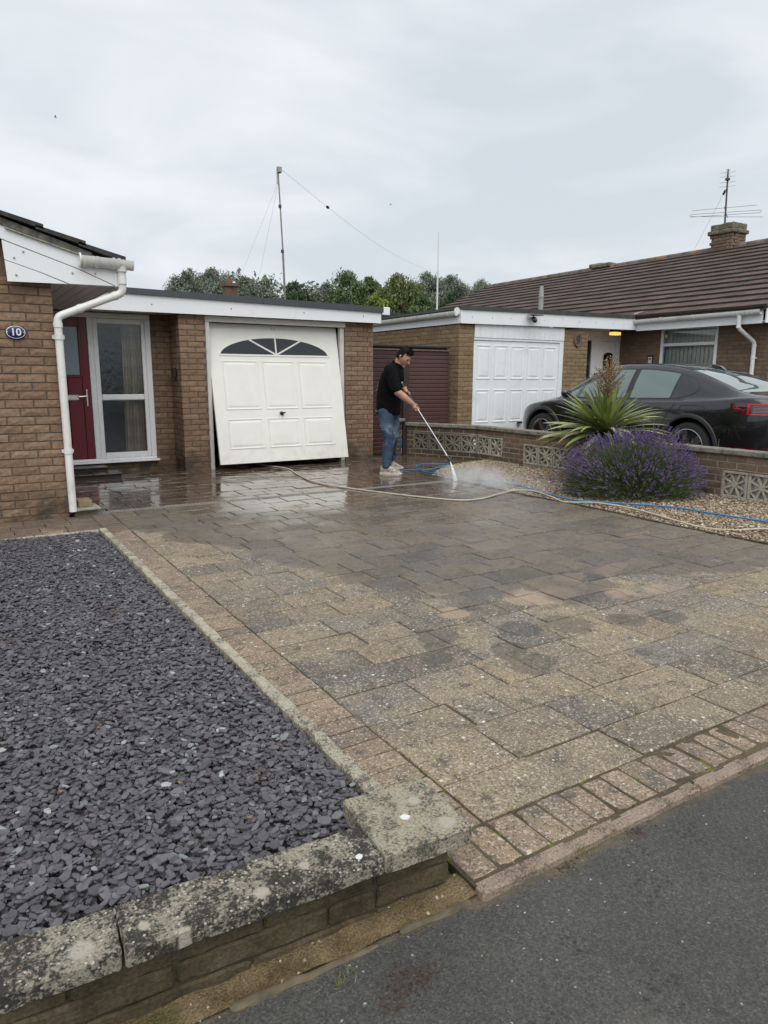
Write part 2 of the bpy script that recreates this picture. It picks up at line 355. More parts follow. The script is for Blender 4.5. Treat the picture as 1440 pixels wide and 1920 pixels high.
def asphalt():
    t = NT('asphalt_footway'); xyz = t.sep(); n = t.noise(3.0, 6, .6); f = t.noise(210, 3, .7); v = t.voro(190, out='Color')
    c = t.ramp(n, [(.3, (.060, .060, .056)), (.7, (.080, .078, .072))])
    vs = t.sep(v)[0]; c = t.mix(1, c, t.ramp(t.sep(v)[1], [(0, .68), (.5, .97), (.85, 1.14), (1, 1.5)]), 'MULTIPLY'); c = t.mix(1, c, t.ramp(f, [(.3, .7), (.55, 1.0), (.8, 1.4)]), 'MULTIPLY')
    c = t.mix(t.math('MULTIPLY', t.math('GREATER_THAN', vs, .9985), .6), c, (.42, .41, .38))
    # damp drops
    d = t.math('MULTIPLY', t.math('LESS_THAN', t.voro(38), .30), t.maprange(t.noise(2.3, 2), .56, .62))
    d = t.math('MULTIPLY', t.math('LESS_THAN', t.voro(55), .34), blobs(t, [(1.47, 1.02, .10), (1.15, .99, .05), (1.55, 1.12, .06), (1.22, .80, .09), (.95, .86, .07), (1.12, .70, .06), (1.75, 1.1, .08)], .6, 12, .5))
    c = t.mix(t.math('MULTIPLY', d, .75), c, (.017, .017, .018))
    # sand washed along the kerb, and brown litter
    off = t.math('ADD', t.maprange(xyz[0], 1.06, .98, 0, .035), t.math('MULTIPLY', t.math('MAXIMUM', t.math('SUBTRACT', 1.0, xyz[0]), 0.0), .07))
    ed = t.math('ADD', t.math('SUBTRACT', xyz[1], off), t.math('MULTIPLY', t.math('SUBTRACT', t.noise(9, 6, .7), .5), .16))
    c = t.mix(t.math('MULTIPLY', t.maprange(ed, 1.165, 1.215), .65), c, (.15, .118, .072))
    lit = t.math('MULTIPLY', blobs(t, [(.74, 1.135, .05), (.80, 1.12, .045), (.70, 1.09, .035), (1.33, 1.17, .03), (1.62, 1.175, .03)], .5, 45, .6), t.maprange(t.noise(160, 3), .42, .55, 0, .8))
    c = t.mix(t.math('MULTIPLY', lit, .8), c, (.050, .033, .025))
    pale = t.maprange(t.noise(2.0, 5, .65), .60, .72); c = t.mix(t.math('MULTIPLY', pale, .32), c, (.22, .20, .165))
    t.set(base=c, rough=t.math('SUBTRACT', .82, t.math('MULTIPLY', d, .3)), spec=.35)
    t.bump(t.math('ADD', t.math('MULTIPLY', f, 1.0), t.math('MULTIPLY', t.voro(150), .9)), .55, .006); return t.mat
ASPH = asphalt()
def soil_mat():
    t = NT('sandy_soil'); n = t.noise(9, 6, .7); f = t.noise(180, 3)
    c = t.ramp(n, [(.3, (.085, .06, .032)), (.55, (.18, .135, .075)), (.75, (.24, .185, .11))])
    c = t.mix(t.maprange(t.noise(4, 5), .58, .68, 0, .6), c, (.06, .07, .02))
    c = t.mix(1, c, t.ramp(f, [(.3, .6), (.7, 1.3)]), 'MULTIPLY'); t.set(base=c, rough=.97, spec=.15); t.bump(t.math('ADD', n, f), .9, .01); return t.mat
SOIL = soil_mat()
def joint_mat():
    t = NT('joint_sand'); n = t.noise(5, 6, .65); f = t.noise(160, 3)
    c = t.ramp(n, [(.35, (.045, .037, .027)), (.6, (.11, .088, .058))])
    c = t.mix(t.math('MULTIPLY', t.maprange(t.noise(7, 5, .65), .57, .66), t.maprange(t.sep()[1], 4.8, 3.4)), c, (.12, .13, .025))
    c = t.mix(1, c, t.ramp(f, [(.3, .6), (.7, 1.3)]), 'MULTIPLY'); t.set(base=c, rough=.95, spec=.15); t.bump(f, .6, .004); return t.mat
JOINT = joint_mat()
def slate_mat():
    t = NT('plum_slate'); r = t.rnd()
    c = t.ramp(r, [(0, (.062, .059, .067)), (.25, (.092, .087, .098)), (.5, (.077, .074, .082)), (.72, (.108, .102, .115)), (.93, (.127, .122, .132)), (.962, (.14, .150, .146)), (.988, (.22, .25, .24)), (1, (.36, .37, .35))])
    c = t.mix(1, c, t.ramp(t.noise(60, 4, .6), [(.3, .8), (.7, 1.15)]), 'MULTIPLY')
    c = t.mix(t.math('MULTIPLY', t.math('GREATER_THAN', t.noise(3.7, 4), .66), t.maprange(t.noise(90, 2), .45, .6)), c, (.10, .052, .035))
    t.set(base=c, rough=.56, spec=.4); t.bump(t.noise(90, 4), .25, .004); return t.mat
SLATE = slate_mat()
def gravel_mat():
    t = NT('golden_gravel'); r = t.rnd()
    c = t.ramp(r, [(0, (.16, .105, .07)), (.2, (.30, .22, .14)), (.38, (.44, .355, .24)), (.55, (.19, .135, .095)), (.7, (.54, .47, .36)), (.84, (.27, .18, .105)), (.95, (.66, .62, .54)), (1, (.11, .085, .068))])
    c = t.mix(1, c, t.ramp(t.noise(90, 3), [(.3, .75), (.7, 1.1)]), 'MULTIPLY'); t.set(base=c, rough=.7, spec=.35); return t.mat
GRAV = gravel_mat()
GRAVB = simple('gravel_bed_soil', (.16, .11, .065), .95, .3, 40, bump=.6, bscale=90)
def tile_mat():
    t = NT('brown_roof_tile'); r = t.rnd()
    c = t.ramp(r, [(0, (.070, .046, .040)), (.5, (.092, .060, .051)), (1, (.110, .074, .062))])
    n = t.noise(2.2, 6, .65); c = t.mix(1, c, t.ramp(n, [(.3, .72), (.7, 1.15)]), 'MULTIPLY')
    c = t.mix(t.math('MULTIPLY', t.math('GREATER_THAN', t.noise(26, 3, .6), .70), .6), c, (.26, .25, .22))
    c = t.mix(t.maprange(t.noise(6, 6, .7), .62, .74, 0, .5), c, (.14, .12, .10))
    t.set(base=c, rough=.8, spec=.3); t.bump(t.noise(70, 4), .35, .006); return t.mat
TILE = tile_mat()
def ridge_mat():
    t = NT('lichened_ridge_tile'); n = t.noise(7, 6, .7)
    c = t.ramp(n, [(.35, (.085, .07, .06)), (.55, (.14, .125, .10)), (.7, (.19, .175, .14))])
    c = t.mix(t.maprange(t.noise(1.4, 4), .60, .68, 0, .8), c, (.26, .13, .05)); t.set(base=c, rough=.92, spec=.2); t.bump(n, .6, .01); return t.mat
RIDGE = ridge_mat()
DTILE = simple('mossy_dark_tile', (.035, .034, .032), .85, .45, 16, bump=.7, bscale=60, dirt=((.10, .095, .08), .5))

# ------------------------------------------------------------------ brickwork
def brick_variant(seed, L=.215, H=.065, D=.10, rust=.0035):
    """local: x along the course, y = depth (face at y=0, back at +D), z up"""
    rr = random.Random(seed); m = MB(); nx, nz = 4, 2; g = {}
    c = .004
    for i in range(nx+1):
        for k in range(nz+1):
            edge = i in (0, nx) or k in (0, nz)
            x = L*i/nx; z = H*k/nz
            if i == 0: x += c*rr.uniform(.3, 1.2)
            if i == nx: x -= c*rr.uniform(.3, 1.2)
            if k == 0: z += c*rr.uniform(.2, 1.0)
            if k == nz: z -= c*rr.uniform(.2, 1.0)
            if not edge: x += rr.uniform(-.012, .012); z += rr.uniform(-.008, .008)
            g[i, k] = len(m.v); m.v.append((x, (rr.uniform(0, rust*.5) if edge else rr.uniform(-rust, rust*.6)), z))
    for i in range(nx):
        for k in range(nz): m.f.append((g[i, k], g[i+1, k], g[i+1, k+1], g[i, k+1])); m.m.append(0)
    ring = [g[i, 0] for i in range(nx+1)]+[g[nx, k] for k in range(1, nz+1)]+[g[i, nz] for i in range(nx-1, -1, -1)]+[g[0, k] for k in range(nz-1, 0, -1)]
    b0 = len(m.v); n = len(ring)
    for q in ring:
        x, y, z = m.v[q]; m.v.append((min(max(x, .001), L-.001) if 0 < x < L else x, c, z))
    # outer ring at chamfer depth: full size
    for j, q in enumerate(ring):
        x, y, z = m.v[q]; x = 0 if x < .006 else (L if x > L-.006 else x); z = 0 if z < .006 else (H if z > H-.006 else z); m.v[b0+j] = (x, c*1.4, z)
    b1 = len(m.v)
    cs = [(0, D, 0), (L, D, 0), (L, D, H), (0, D, H)]; m.v += cs
    for j in range(n): m.f.append((ring[j], b0+j, b0+(j+1) % n, ring[(j+1) % n])); m.m.append(0)
    co = [0, nx, nx+nz, 2*nx+nz]
    for s in range(4):
        a, b = co[s], co[(s+1) % 4] if s < 3 else n
        idx = [b0+(j % n) for j in range(a, b+1)]
        m.f.append(tuple(idx[::-1]+[b1+s, b1+(s+1) % 4][:2]) if False else tuple([b1+s, b1+(s+1) % 4]+idx[::-1])); m.m.append(0)
    m.f.append((b1, b1+1, b1+2, b1+3)[::-1]); m.m.append(0)
    return m
_bv = {}
def variants(L, D, rust=.0035):
    k = (round(L, 3), round(D, 3), rust)
    if k not in _bv:
        ms = [brick_variant(100*int(L*1000)+i, L, D=D, rust=rust) for i in range(6)]
        _bv[k] = [(m, m.mesh('brick')) for m in ms]
    return _bv[k]
class BrickSet:
    """gathers the bricks of one thing, then links the ones that show largest as parts and joins the rest"""
    def __init__(s, mat): s.items = []; s.mat = mat
    def wall(s, p0, p1, z0, n, start=0, cuts=(), thick=.10, mort=MOR, parent=None, recess=.007, name='mortar_bed', pitch=.075, end=0, rust=.0035, prio=0):
        """face from p0 to p1 (outside on the right-hand side when walking p0->p1)"""
        p0 = Vector((*p0, 0)); p1 = Vector((*p1, 0)); u = (p1-p0); L = u.length; u.normalize()
        nin = Vector((-u.y, u.x, 0))                    # inwards
        R = Matrix(((u.x, nin.x, 0), (u.y, nin.y, 0), (0, 0, 1)))
        for c in range(n):
            za = z0+c*pitch; zb = za+pitch-.01
            par = (c+start) % 2
            x = -.1125 if par else 0.0
            segs = []
            while x < L-.02:
                segs.append((x, x+.215)); x += .225
            a0 = .1125 if (par and start >= 2) else 0.0   # start>=2 leaves the corner slot to the other face
            lim = L-(.1125 if (end == 2 and (c % 2)) or (end == 3 and not (c % 2)) else 0)
            for a, b in segs:
                a, b = max(a, a0), min(b, lim)
                parts = [(a, b)]
                for (cu0, cu1, cz0, cz1) in cuts:
                    if zb > cz0+.02 and za < cz1-.02:
                        q = []
                        for (m, nn) in parts:
                            if nn <= cu0 or m >= cu1: q.append((m, nn))
                            else:
                                if m < cu0: q.append((m, cu0-.005))
                                if nn > cu1: q.append((cu1+.005, nn))
                        parts = q
                for (m, nn) in parts:
                    w = nn-m
                    if w < .035: continue
                    base = .215 if w > .15 else .1025
                    v = random.choice(variants(base, thick, rust))
                    loc = p0+u*(m+0)+Vector((0, 0, za))
                    s.items.append((loc, R, w/base, v, prio))
        if mort is not None and parent is not None:
            mb = MB(); H = n*pitch
            us = sorted({0.0, L}|{min(max(q, 0), L) for cu in cuts for q in cu[:2]}); zs = sorted({z0, z0+H}|{min(max(q, z0), z0+H) for cu in cuts for q in cu[2:]})
            for i in range(len(us)-1):
                for k in range(len(zs)-1):
                    cu, cz = (us[i]+us[i+1])/2, (zs[k]+zs[k+1])/2
                    if us[i+1]-us[i] < .002 or zs[k+1]-zs[k] < .002: continue
                    if any(a < cu < b and c_ < cz < d for a, b, c_, d in cuts): continue
                    M = Matrix.Translation(p0) @ R.to_4x4()
                    mb.box(us[i]+(.006 if i == 0 else 0), us[i+1]-(.006 if i == len(us)-2 else 0), recess, thick-.004, zs[k], zs[k+1], M=M)
            put(name, mb, mort, parent)
    def build(s, parent, limit=300, name='brick'):
        cp = Vector((0, 0, CAMH)); s.items.sort(key=lambda t: (t[0]-cp).length+t[4])
        rest = MB()
        for i, (loc, R, sx, (mb, me), _) in enumerate(s.items):
            jit = random.uniform(-.0025, .0025); L = loc+R @ Vector((0, jit, 0))
            if i < limit:
                if not me.materials: pass
                o = bpy.data.objects.new(name, me); link(o); o.parent = parent; o.location = L-wloc(parent)
                o.rotation_euler = R.to_euler(); o.scale = (sx, 1, 1)
                if not me.materials: me.materials.append(s.mat)
                if me.materials[0] != s.mat: o.material_slots[0].link = 'OBJECT'; o.material_slots[0].material = s.mat
            else:
                rest.add([L+R @ Vector((x*sx, y, z)) for x, y, z in mb.v], mb.f)
        if rest.v: put('brickwork', rest, s.mat, parent, kind='stuff')

def rough_block(x0, x1, y0, y1, z0, z1, seed, amp=.004, step=.03, chamf=.008):
    """a stone with worn, uneven faces: box skin subdivided and jittered by noise"""
    bm = bmesh.new(); bmesh.ops.create_cube(bm, size=1)
    for p in bm.verts: p.co = Vector(((x0+x1)/2+p.co.x*(x1-x0), (y0+y1)/2+p.co.y*(y1-y0), (z0+z1)/2+p.co.z*(z1-z0)))
    bmesh.ops.bevel(bm, geom=bm.edges[:], offset=chamf, segments=1, affect='EDGES', profile=.5)
    for ax, (a, b) in enumerate(((x0, x1), (y0, y1), (z0, z1))):
        k = int((b-a)/step)
        for j in range(1, k):
            co = Vector((0, 0, 0)); co[ax] = a+(b-a)*j/k; no = Vector((0, 0, 0)); no[ax] = 1
            bmesh.ops.bisect_plane(bm, geom=bm.verts[:]+bm.edges[:]+bm.faces[:], plane_co=co, plane_no=no)
    for p in bm.verts:
        q = p.co*22+Vector((seed*7.1, 0, 0)); p.co += Vector((mnoise.noise(q), mnoise.noise(q+Vector((9, 3, 1))), mnoise.noise(q+Vector((2, 8, 5)))))*amp
    m = MB(); m.bm(bm); return m
# ------------------------------------------------------------------ ground and footway
gm = MB(); gm.add([(-400, -300, -.30), (500, -300, -.30), (500, 600, -.30), (-400, 600, -.30)], [(0, 1, 2, 3)])
GRASS = simple('rough_grass_ground', (.055, .07, .03), .95, .35, 3, bump=.5, bscale=30)
put('ground', gm, GRASS, kind='structure')
def grid_sheet(x0, x1, y0, y1, step, zf):
    nx = max(2, int((x1-x0)/step)+1); ny = max(2, int((y1-y0)/step)+1); m = MB()
    for j in range(ny):
        for i in range(nx):
            x = x0+(x1-x0)*i/(nx-1); y = y0+(y1-y0)*j/(ny-1); m.v.append((x, y, zf(x, y)))
    for j in range(ny-1):
        for i in range(nx-1): m.f.append((j*nx+i, j*nx+i+1, (j+1)*nx+i+1, (j+1)*nx+i)); m.m.append(0)
    return m
def path_z(x, y):
    t = min(1, max(0, (1.25-x)/1.4)); return -.028-.05*t*t*(3-2*t)+.006*mnoise.noise(Vector((x*1.5, y*1.5, 3)))
put('footpath', grid_sheet(-7, 9, -6, 1.36, .12, path_z).mesh('footpath', True), ASPH, kind='structure')
# loose grit scattered on the footway
m = MB()
for k in range(40):
    x, y = random.uniform(-.1, 2.4), random.uniform(.45, 1.14); r = random.choice((.0012, .0016, .002, .003, .004))
    z = path_z(x, y); vs = [(x+r*random.uniform(.6, 1.3)*math.cos(q), y+r*random.uniform(.6, 1.3)*math.sin(q), z) for q in (0, 1.3, 2.6, 3.9, 5.1)]+[(x, y, z+r)]
    m.add(vs, [(i, (i+1) % 5, 5) for i in range(5)])
t_ = thing('grit', 'scattered pale grit lying loose on the dark asphalt footpath', 'grit', (1.2, .8, -.03), kind='stuff')
put('grit_stones', m, GRAV, t_, kind='stuff')
m = MB()
for k in range(230):
    cx_, cy_ = random.choice(((.74, 1.13), (.80, 1.12), (.70, 1.09), (.76, 1.10), (1.33, 1.185), (1.62, 1.185))); x, y = random.gauss(cx_, .026), random.gauss(cy_, .018 if cy_ < 1.15 else .008); a = random.uniform(0, 6.3); L = random.uniform(.002, .007); w = L*random.uniform(.25, .6); z = path_z(x, y)+random.uniform(.0005, .003)
    d = Vector((math.cos(a), math.sin(a), random.uniform(-.2, .3))); e = Vector((-math.sin(a), math.cos(a), random.uniform(-.3, .3))); p = Vector((x, y, z)); m.add([p-d*L, p+e*w, p+d*L, p-e*w], [(0, 1, 2, 3)])
put('litter', m, simple('brown_litter', (.050, .030, .022), .9, .5, 60), t_, kind='stuff')
# sandy strip between low front wall and footway
def hline(x): return 1.232+.07*max(0, 1.0-x)
def soil_z(x, y): return path_z(x, y)+.006+.012*min(1, max(0, (y-hline(x))/.06))+.008*mnoise.noise(Vector((x*14, y*14, 1)))+.002
_sm = grid_sheet(-1.6, 1.06, 0, .085, .012, lambda x, y: soil_z(x, y+hline(x))); _sm.v = [(a, b+hline(a), c_) for a, b, c_ in _sm.v]
put('soil_strip', _sm.mesh('soil_strip', True), SOIL, kind='structure')
m = MB()
for k in range(120):
    x, y = random.uniform(-.1, 1.1), random.gauss(1.262, .013)+.07*max(0, 1-x); r = random.choice((.0015, .002, .003, .004, .006))
    z = soil_z(x, y); vs = [(x+r*random.uniform(.6, 1.3)*math.cos(q), y+r*random.uniform(.6, 1.3)*math.sin(q), z-.001) for q in (0, 1.3, 2.6, 3.9, 5.1)]+[(x, y, z+r*.9)]
    m.add(vs, [(i, (i+1) % 5, 5) for i in range(5)])
put('pebbles', m, GRAV, kind='stuff')
x = -1.3
while x < .96:
    mb = rough_block(x, min(x+.423, 1.03), 1.216, 1.238, -.16, path_z(x+.2, 1.2)+.009, int(x*50)+7, .005, .03, .008); mb.v = [(a, b+.07*(1.0-a), c_) for a, b, c_ in mb.v]; putS('concrete_haunch', mb, STONEH, kind='structure'); x += .424
# ------------------------------------------------------------------ driveway
drive = thing('driveway', 'weathered buff and grey paved driveway, damp towards the garage', 'driveway', (3.3, 4.2, 0), kind='structure')
m = MB(); m.box(1.05, 7.05, 1.24, 7.04, -.12, -.0065); put('joint_sand', m, JOINT, drive)
def slab_mesh(w, d, seed, h=.05, c=.004):
    rr = random.Random(seed); m = MB(); n = 12; 
    # outline with slightly worn, uneven arrises
    P = []
    for (ax, ay, bx, by) in ((0, 0, w, 0), (w, 0, w, d), (w, d, 0, d), (0, d, 0, 0)):
        for k in range(3):
            t = k/3; P.append((ax+(bx-ax)*t, ay+(by-ay)*t))
    top = []; mid = []
    for i, (x, y) in enumerate(P):
        corner = i % 3 == 0; q = c*rr.uniform(.6, 1.9)*(1.6 if corner else 1)
        ix = x+(q if x < w*.5 else -q) if (x in (0, w) or corner) else x
        iy = y+(q if y < d*.5 else -q) if (y in (0, d) or corner) else y
        top.append((ix, iy, rr.uniform(-.0012, .0008))); j = .0016
        mid.append((x+rr.uniform(-j, j), y+rr.uniform(-j, j), -c))
    m.v = top+mid+[(x, y, -h) for x, y, z in mid]; N = len(P)
    m.f = [tuple(range(N))]+[(i, N+i, N+(i+1) % N, (i+1) % N) for i in range(N)]+[(N+i, 2*N+i, 2*N+(i+1) % N, N+(i+1) % N) for i in range(N)]
    m.m = [0]*len(m.f); return m
def lay(parent, rows, xa, xb, widths, mat, name, limit, zf=0.0, gap=.0062, gx=None, seed=0):
    rr = random.Random(seed); items = []
    for (y0, y1) in rows:
        x = xa+ (0 if rr.random() < .5 else 0); lo, hi = xa, (xb(y0) if callable(xb) else xb)
        while x < hi-.02:
            w = rr.choice(widths)*rr.uniform(.96, 1.04)
            if hi-(x+w) < .10: w = hi-x
            items.append((x, y0, w, y1-y0)); x += w
    items.sort(key=lambda t: (t[0]+t[2]/2)**2+(t[1]+t[3]/2)**2)
    rest = MB()
    for i, (x, y, w, d) in enumerate(items):
        mb = slab_mesh(w-gap, d-gap, i+seed*1000); loc = Vector((x+gap/2, y+gap/2, zf+rr.uniform(-.003, .003)))
        rx, ry = rr.uniform(-.004, .004), rr.uniform(-.004, .004)
        if i < limit: put(name, mb, mat, parent, loc=loc, rot=(rx, ry, rr.uniform(-.003, .003)))
        else: rest.add([loc+Vector(v) for v in mb.v], mb.f)
    if rest.v: put('paving', rest, mat, parent, kind='stuff')
ys = [1.432, 1.644, 1.905, 2.117, 2.384, 2.60, 2.827, 3.028]
while ys[-1] < 6.8: ys.append(ys[-1]+random.choice((.20, .225, .24, .255)))
ys = [y for y in ys if y < 6.86]+[7.03]
GX = 5.46
lay(drive, [(ys[i], ys[i+1]) for i in range(len(ys)-1)], 1.240, lambda y: GX if y > 2.8 else 7.05, (.21, .25, .29, .33, .37, .42), SLAB, 'paving_slab', 300, seed=3)
# border blocks: along the slate bed and along the footway
n = 0
y = 1.432
while y < 6.95:
    d = .0985*random.uniform(.97, 1.03); mb = slab_mesh(.178, d-.007, 5000+n, c=.005)
    put('border_block', mb, SETT, drive, loc=(1.058+random.uniform(-.002, .002), y+.004, random.uniform(-.003, .002)), rot=(random.uniform(-.01, .01), random.uniform(-.01, .01), random.uniform(-.012, .012))); y += d; n += 1
x = 1.058
while x < 7.0:
    d = .096*random.uniform(.97, 1.03); mb = slab_mesh(d-.006, .168, 6000+n, c=.005)
    put('border_block', mb, SETT, drive, loc=(x+.004, 1.259+random.uniform(-.002, .002), -.003+random.uniform(-.003, .002)), rot=(random.uniform(-.01, .01), random.uniform(-.01, .01), random.uniform(-.012, .012))); x += d; n += 1
# thin concrete edging against the footway
x = 1.055
while x < 7.0:
    d = .915; mb = rough_block(x, x+d-.006, 1.206, 1.254, -.15, -.006, int(x*9), .003, .05, .006); putS('edging_kerb', mb, EDGEP, drive); x += d
m = grid_sheet(1.06, 6.3, 1.252, 1.2595, .02, lambda x, y: -.008+.004*mnoise.noise(Vector((x*22, y*20, 4)))); put('joint_moss', m.mesh('joint_moss', True), SOIL, drive)
# slotted drain channel
m = MB(); m.box(.93, 5.42, 7.04, 7.062, -.04, .001); m.box(.93, 5.42, 7.118, 7.14, -.04, .001); m.box(.93, 5.42, 7.062, 7.118, -.06, -.03, 1)
put('drain_channel', m, [simple('drain_grey', (.20, .195, .18), .5, .15), DARKIN], drive)
m = MB()
for k in range(128):
    x = .935+k*.035; m.box(x, x+.017, 7.0625, 7.1175, -.022, -.001)
put('drain_grate', m, simple('drain_bars', (.23, .22, .20), .45, .15), drive, kind='stuff')
# ------------------------------------------------------------------ soaked court in front of the garage
court = thing('forecourt', 'soaked brown block-paved forecourt between slotted drain and garage', 'forecourt', (3.3, 8.6, 0), kind='structure')
m = MB(); m.box(.9, 7.3, 7.145, 10.9, -.12, -.007); put('joint_sand', m, JOINT, court)
yy = [7.145]
while yy[-1] < 9.95: yy.append(yy[-1]+random.choice((.16, .19, .22)))
lay(court, [(yy[i], yy[i+1]) for i in range(len(yy)-1)], .90, lambda y: GX-.02 if y < 8.28 else 6.75, (.24, .28, .33, .38), COURT, 'paving_slab', 260, seed=5, gap=.006)
m = MB(); m.box(.9, 7.3, 9.9, 13, -.13, -.02); put('forecourt_base', m, COURT, court)
# front path along the bungalow (left of the drive)
pth = thing('front_path', 'narrow path of brown paving between slate bed and bungalow wall', 'path', (-.4, 6.6, 0), kind='structure')
m = MB(); m.box(-3, 1.04, 6.2, 7.03, -.12, -.014); put('joint_sand', m, JOINT, pth)
lay(pth, [(6.225, 6.42), (6.42, 6.62), (6.62, 6.82), (6.82, 7.02)], -2.0, 1.055, (.2, .28, .35), SETT, 'paving_slab', 200, seed=9)
# ------------------------------------------------------------------ slate bed
bed = thing('slate_bed', 'bed of loose plum-grey slate chippings edged with concrete kerbs', 'slate bed', (.0, 3.8, 0), kind='structure')
def bed_z(x, y): return .012+.030*min(1, max(0, (4.2-y)/2.5))+.012*mnoise.noise(Vector((x*2, y*2, 0)))-.028*max(0, min(1, (x-.90)/.08))
put('bed_soil', grid_sheet(-2.2, 1.0, 1.42, 6.16, .1, lambda x, y: bed_z(x, y)-.012).mesh('bed_soil', True), simple('bed_soil', (.050, .046, .046), .95, .4, 60), bed)
def chip_poly(r):
    n = int(r.integers(5, 8)); a = np.sort(r.uniform(0, 2*PI, n)+np.linspace(0, 2*PI, n, endpoint=False)*0) if False else (np.linspace(0, 2*PI, n, endpoint=False)+r.uniform(-.36, .36, n))
    rad = r.uniform(.72, 1.08, n); sx = r.uniform(.46, .78)
    return np.stack([np.cos(a)*rad, np.sin(a)*rad*sx], 1)
def chips_raw(N, xr, yr, dens=None):
    out = []
    for i in range(N):
        x = rng.uniform(*xr); y = rng.uniform(*yr)
        size = rng.choice([.0085, .0112, .0138, .0162, .019, .024], p=[.16, .24, .25, .19, .11, .05])
        out.append((x, y, size, rng.uniform(0, 2*PI), rng.normal(0, .20), rng.normal(0, .20), rng.uniform(0, 1)))
    return out
CH = chips_raw(46000, (-.28, 1.0), (1.43, 6.15))+chips_raw(5200, (-2.1, -.28), (1.46, 6.15))
CH = [c for c in CH if not (c[0] > .965 and random.random() < .35)]
CH = [c for c in CH if not (c[1] < 1.462+max(0, .0+(.8-c[0])*.075)*0 and c[0] > .5) and not (c[0] > .765 and c[1] < 1.56)]
CH.sort(key=lambda c: (c[0]**2+c[1]**2)-60*c[2]*c[2]*20-.25*c[6])
polys = [chip_poly(rng) for _ in range(40)]
vis = [c for c in CH if c[1] > 1.5 and c[0] > .0 and c[6] > .62][:300]; vset = set(map(id, vis))
def chip_mb(poly, size, th):
    n = len(poly); m = MB(); inn = poly*.94
    m.v = [(p[0]*size, p[1]*size, th) for p in inn]+[(p[0]*size, p[1]*size, th*.72) for p in poly]+[(p[0]*size*.96, p[1]*size*.96, 0) for p in poly]
    m.f = [tuple(range(n))]+[(i, n+i, n+(i+1) % n, (i+1) % n) for i in range(n)]+[(n+i, 2*n+i, 2*n+(i+1) % n, n+(i+1) % n) for i in range(n)]
    m.m = [0]*len(m.f); return m
from mathutils import Euler
cvar = [chip_mb(polys[k], 1.0, .26) for k in range(24)]; cme = [m.mesh('slate_chip') for m in cvar]
for me in cme: me.materials.append(SLATE)
rest = MB()
for i, (x, y, sz, rz, rx, ry, lay_) in enumerate(CH):
    z = bed_z(x, y)-.010+.026*lay_; top = id(CH[i]) in vset
    if top: z += .006
    k = i % 24
    if top:
        o = bpy.data.objects.new('slate_chip', cme[k]); link(o); o.parent = bed; o.location = Vector((x, y, z))-wloc(bed)
        o.rotation_euler = (rx, ry, rz); o.scale = (sz*1.1, sz*1.1, sz)
    else:
        M = Matrix.Translation((x, y, z)) @ Euler((rx, ry, rz)).to_matrix().to_4x4() @ Matrix.Diagonal((sz, sz, sz, 1))
        rest.add([M @ Vector(v) for v in cvar[k].v], cvar[k].f)
put('slate_chippings', rest, SLATE, bed, kind='stuff')
# kerbs round the bed: along the drive (broken near the road end) and along the path
y = 1.46; segs = [(1.46, 2.33), (2.34, 3.26), (3.266, 4.18), (4.186, 5.1), (5.106, 6.19)]
for i, (a, b) in enumerate(segs):
    m = MB(); n = 14; W0, W1 = .995, 1.049; dx = -.006 if i == 0 else 0
    for j in range(n+1):
        yy_ = a+(b-a)*j/n; e = [random.uniform(-.0035, .0035) for _ in range(4)]; zt = .034+(.010 if i == 0 else 0)
        m.v += [(W0+dx+e[0], yy_, -.1), (W0+dx+e[1], yy_, zt-.006), (W0+dx+.007+e[1], yy_, zt+e[3]), (W1+dx-.006+e[2], yy_, zt+e[3]), (W1+dx+e[2]*.7, yy_, zt-.007), (W1+dx, yy_, -.1)]
    for j in range(n):
        for k in range(5): m.f.append((j*6+k, j*6+k+1, (j+1)*6+k+1, (j+1)*6+k)); m.m.append(0)
    m.f += [tuple(range(6)), tuple(n*6+k for k in range(5, -1, -1))]; m.m += [0, 0]
    put('edging_kerb', m, EDGE, bed)
x = -2.2
while x < .98:
    d = min(.9, .992-x); put('edging_kerb', MB().bbox(x, x+d-.005, 6.165, 6.215, -.1, .022, .006), EDGE, bed); x += .9
# a few fallen leaves and twigs lying on the slate
LEAFD = simple('dry_leaf', (.26, .12, .035), .8, .4, 40)
m = MB()
for x, y in [(.93, 2.55), (.60, 3.3), (.96, 2.05), (.35, 2.5), (.9, 3.2), (.18, 2.15), (.62, 1.72), (.95, 1.62), (.5, 2.0)]:
    a = random.uniform(0, 6); s = random.uniform(.007, .013); z = bed_z(x, y)+.026
    m.add([(x+s*math.cos(a), y+s*math.sin(a), z+.003), (x+s*.5*math.cos(a+1.5), y+s*.5*math.sin(a+1.5), z), (x-s*math.cos(a), y-s*math.sin(a), z+.005), (x-s*.5*math.cos(a+1.5), y-s*.5*math.sin(a+1.5), z+.001)], [(0, 1, 2, 3)])
put('dry_leaves', m, LEAFD, bed, kind='stuff')
m = MB()
for i in range(46):
    x, y = random.uniform(.1, .95), random.uniform(1.55, 3.2); a = random.uniform(0, 6.3); L = random.uniform(.02, .055); z = bed_z(x, y)+.024
    m.tube([(x, y, z), (x+L*.5*math.cos(a), y+L*.5*math.sin(a), z+.004), (x+L*math.cos(a+.3), y+L*math.sin(a+.3), z+.002)], .0008, 4)
put('twigs', m, simple('dry_twig', (.09, .055, .03), .9, .3), bed, kind='stuff')

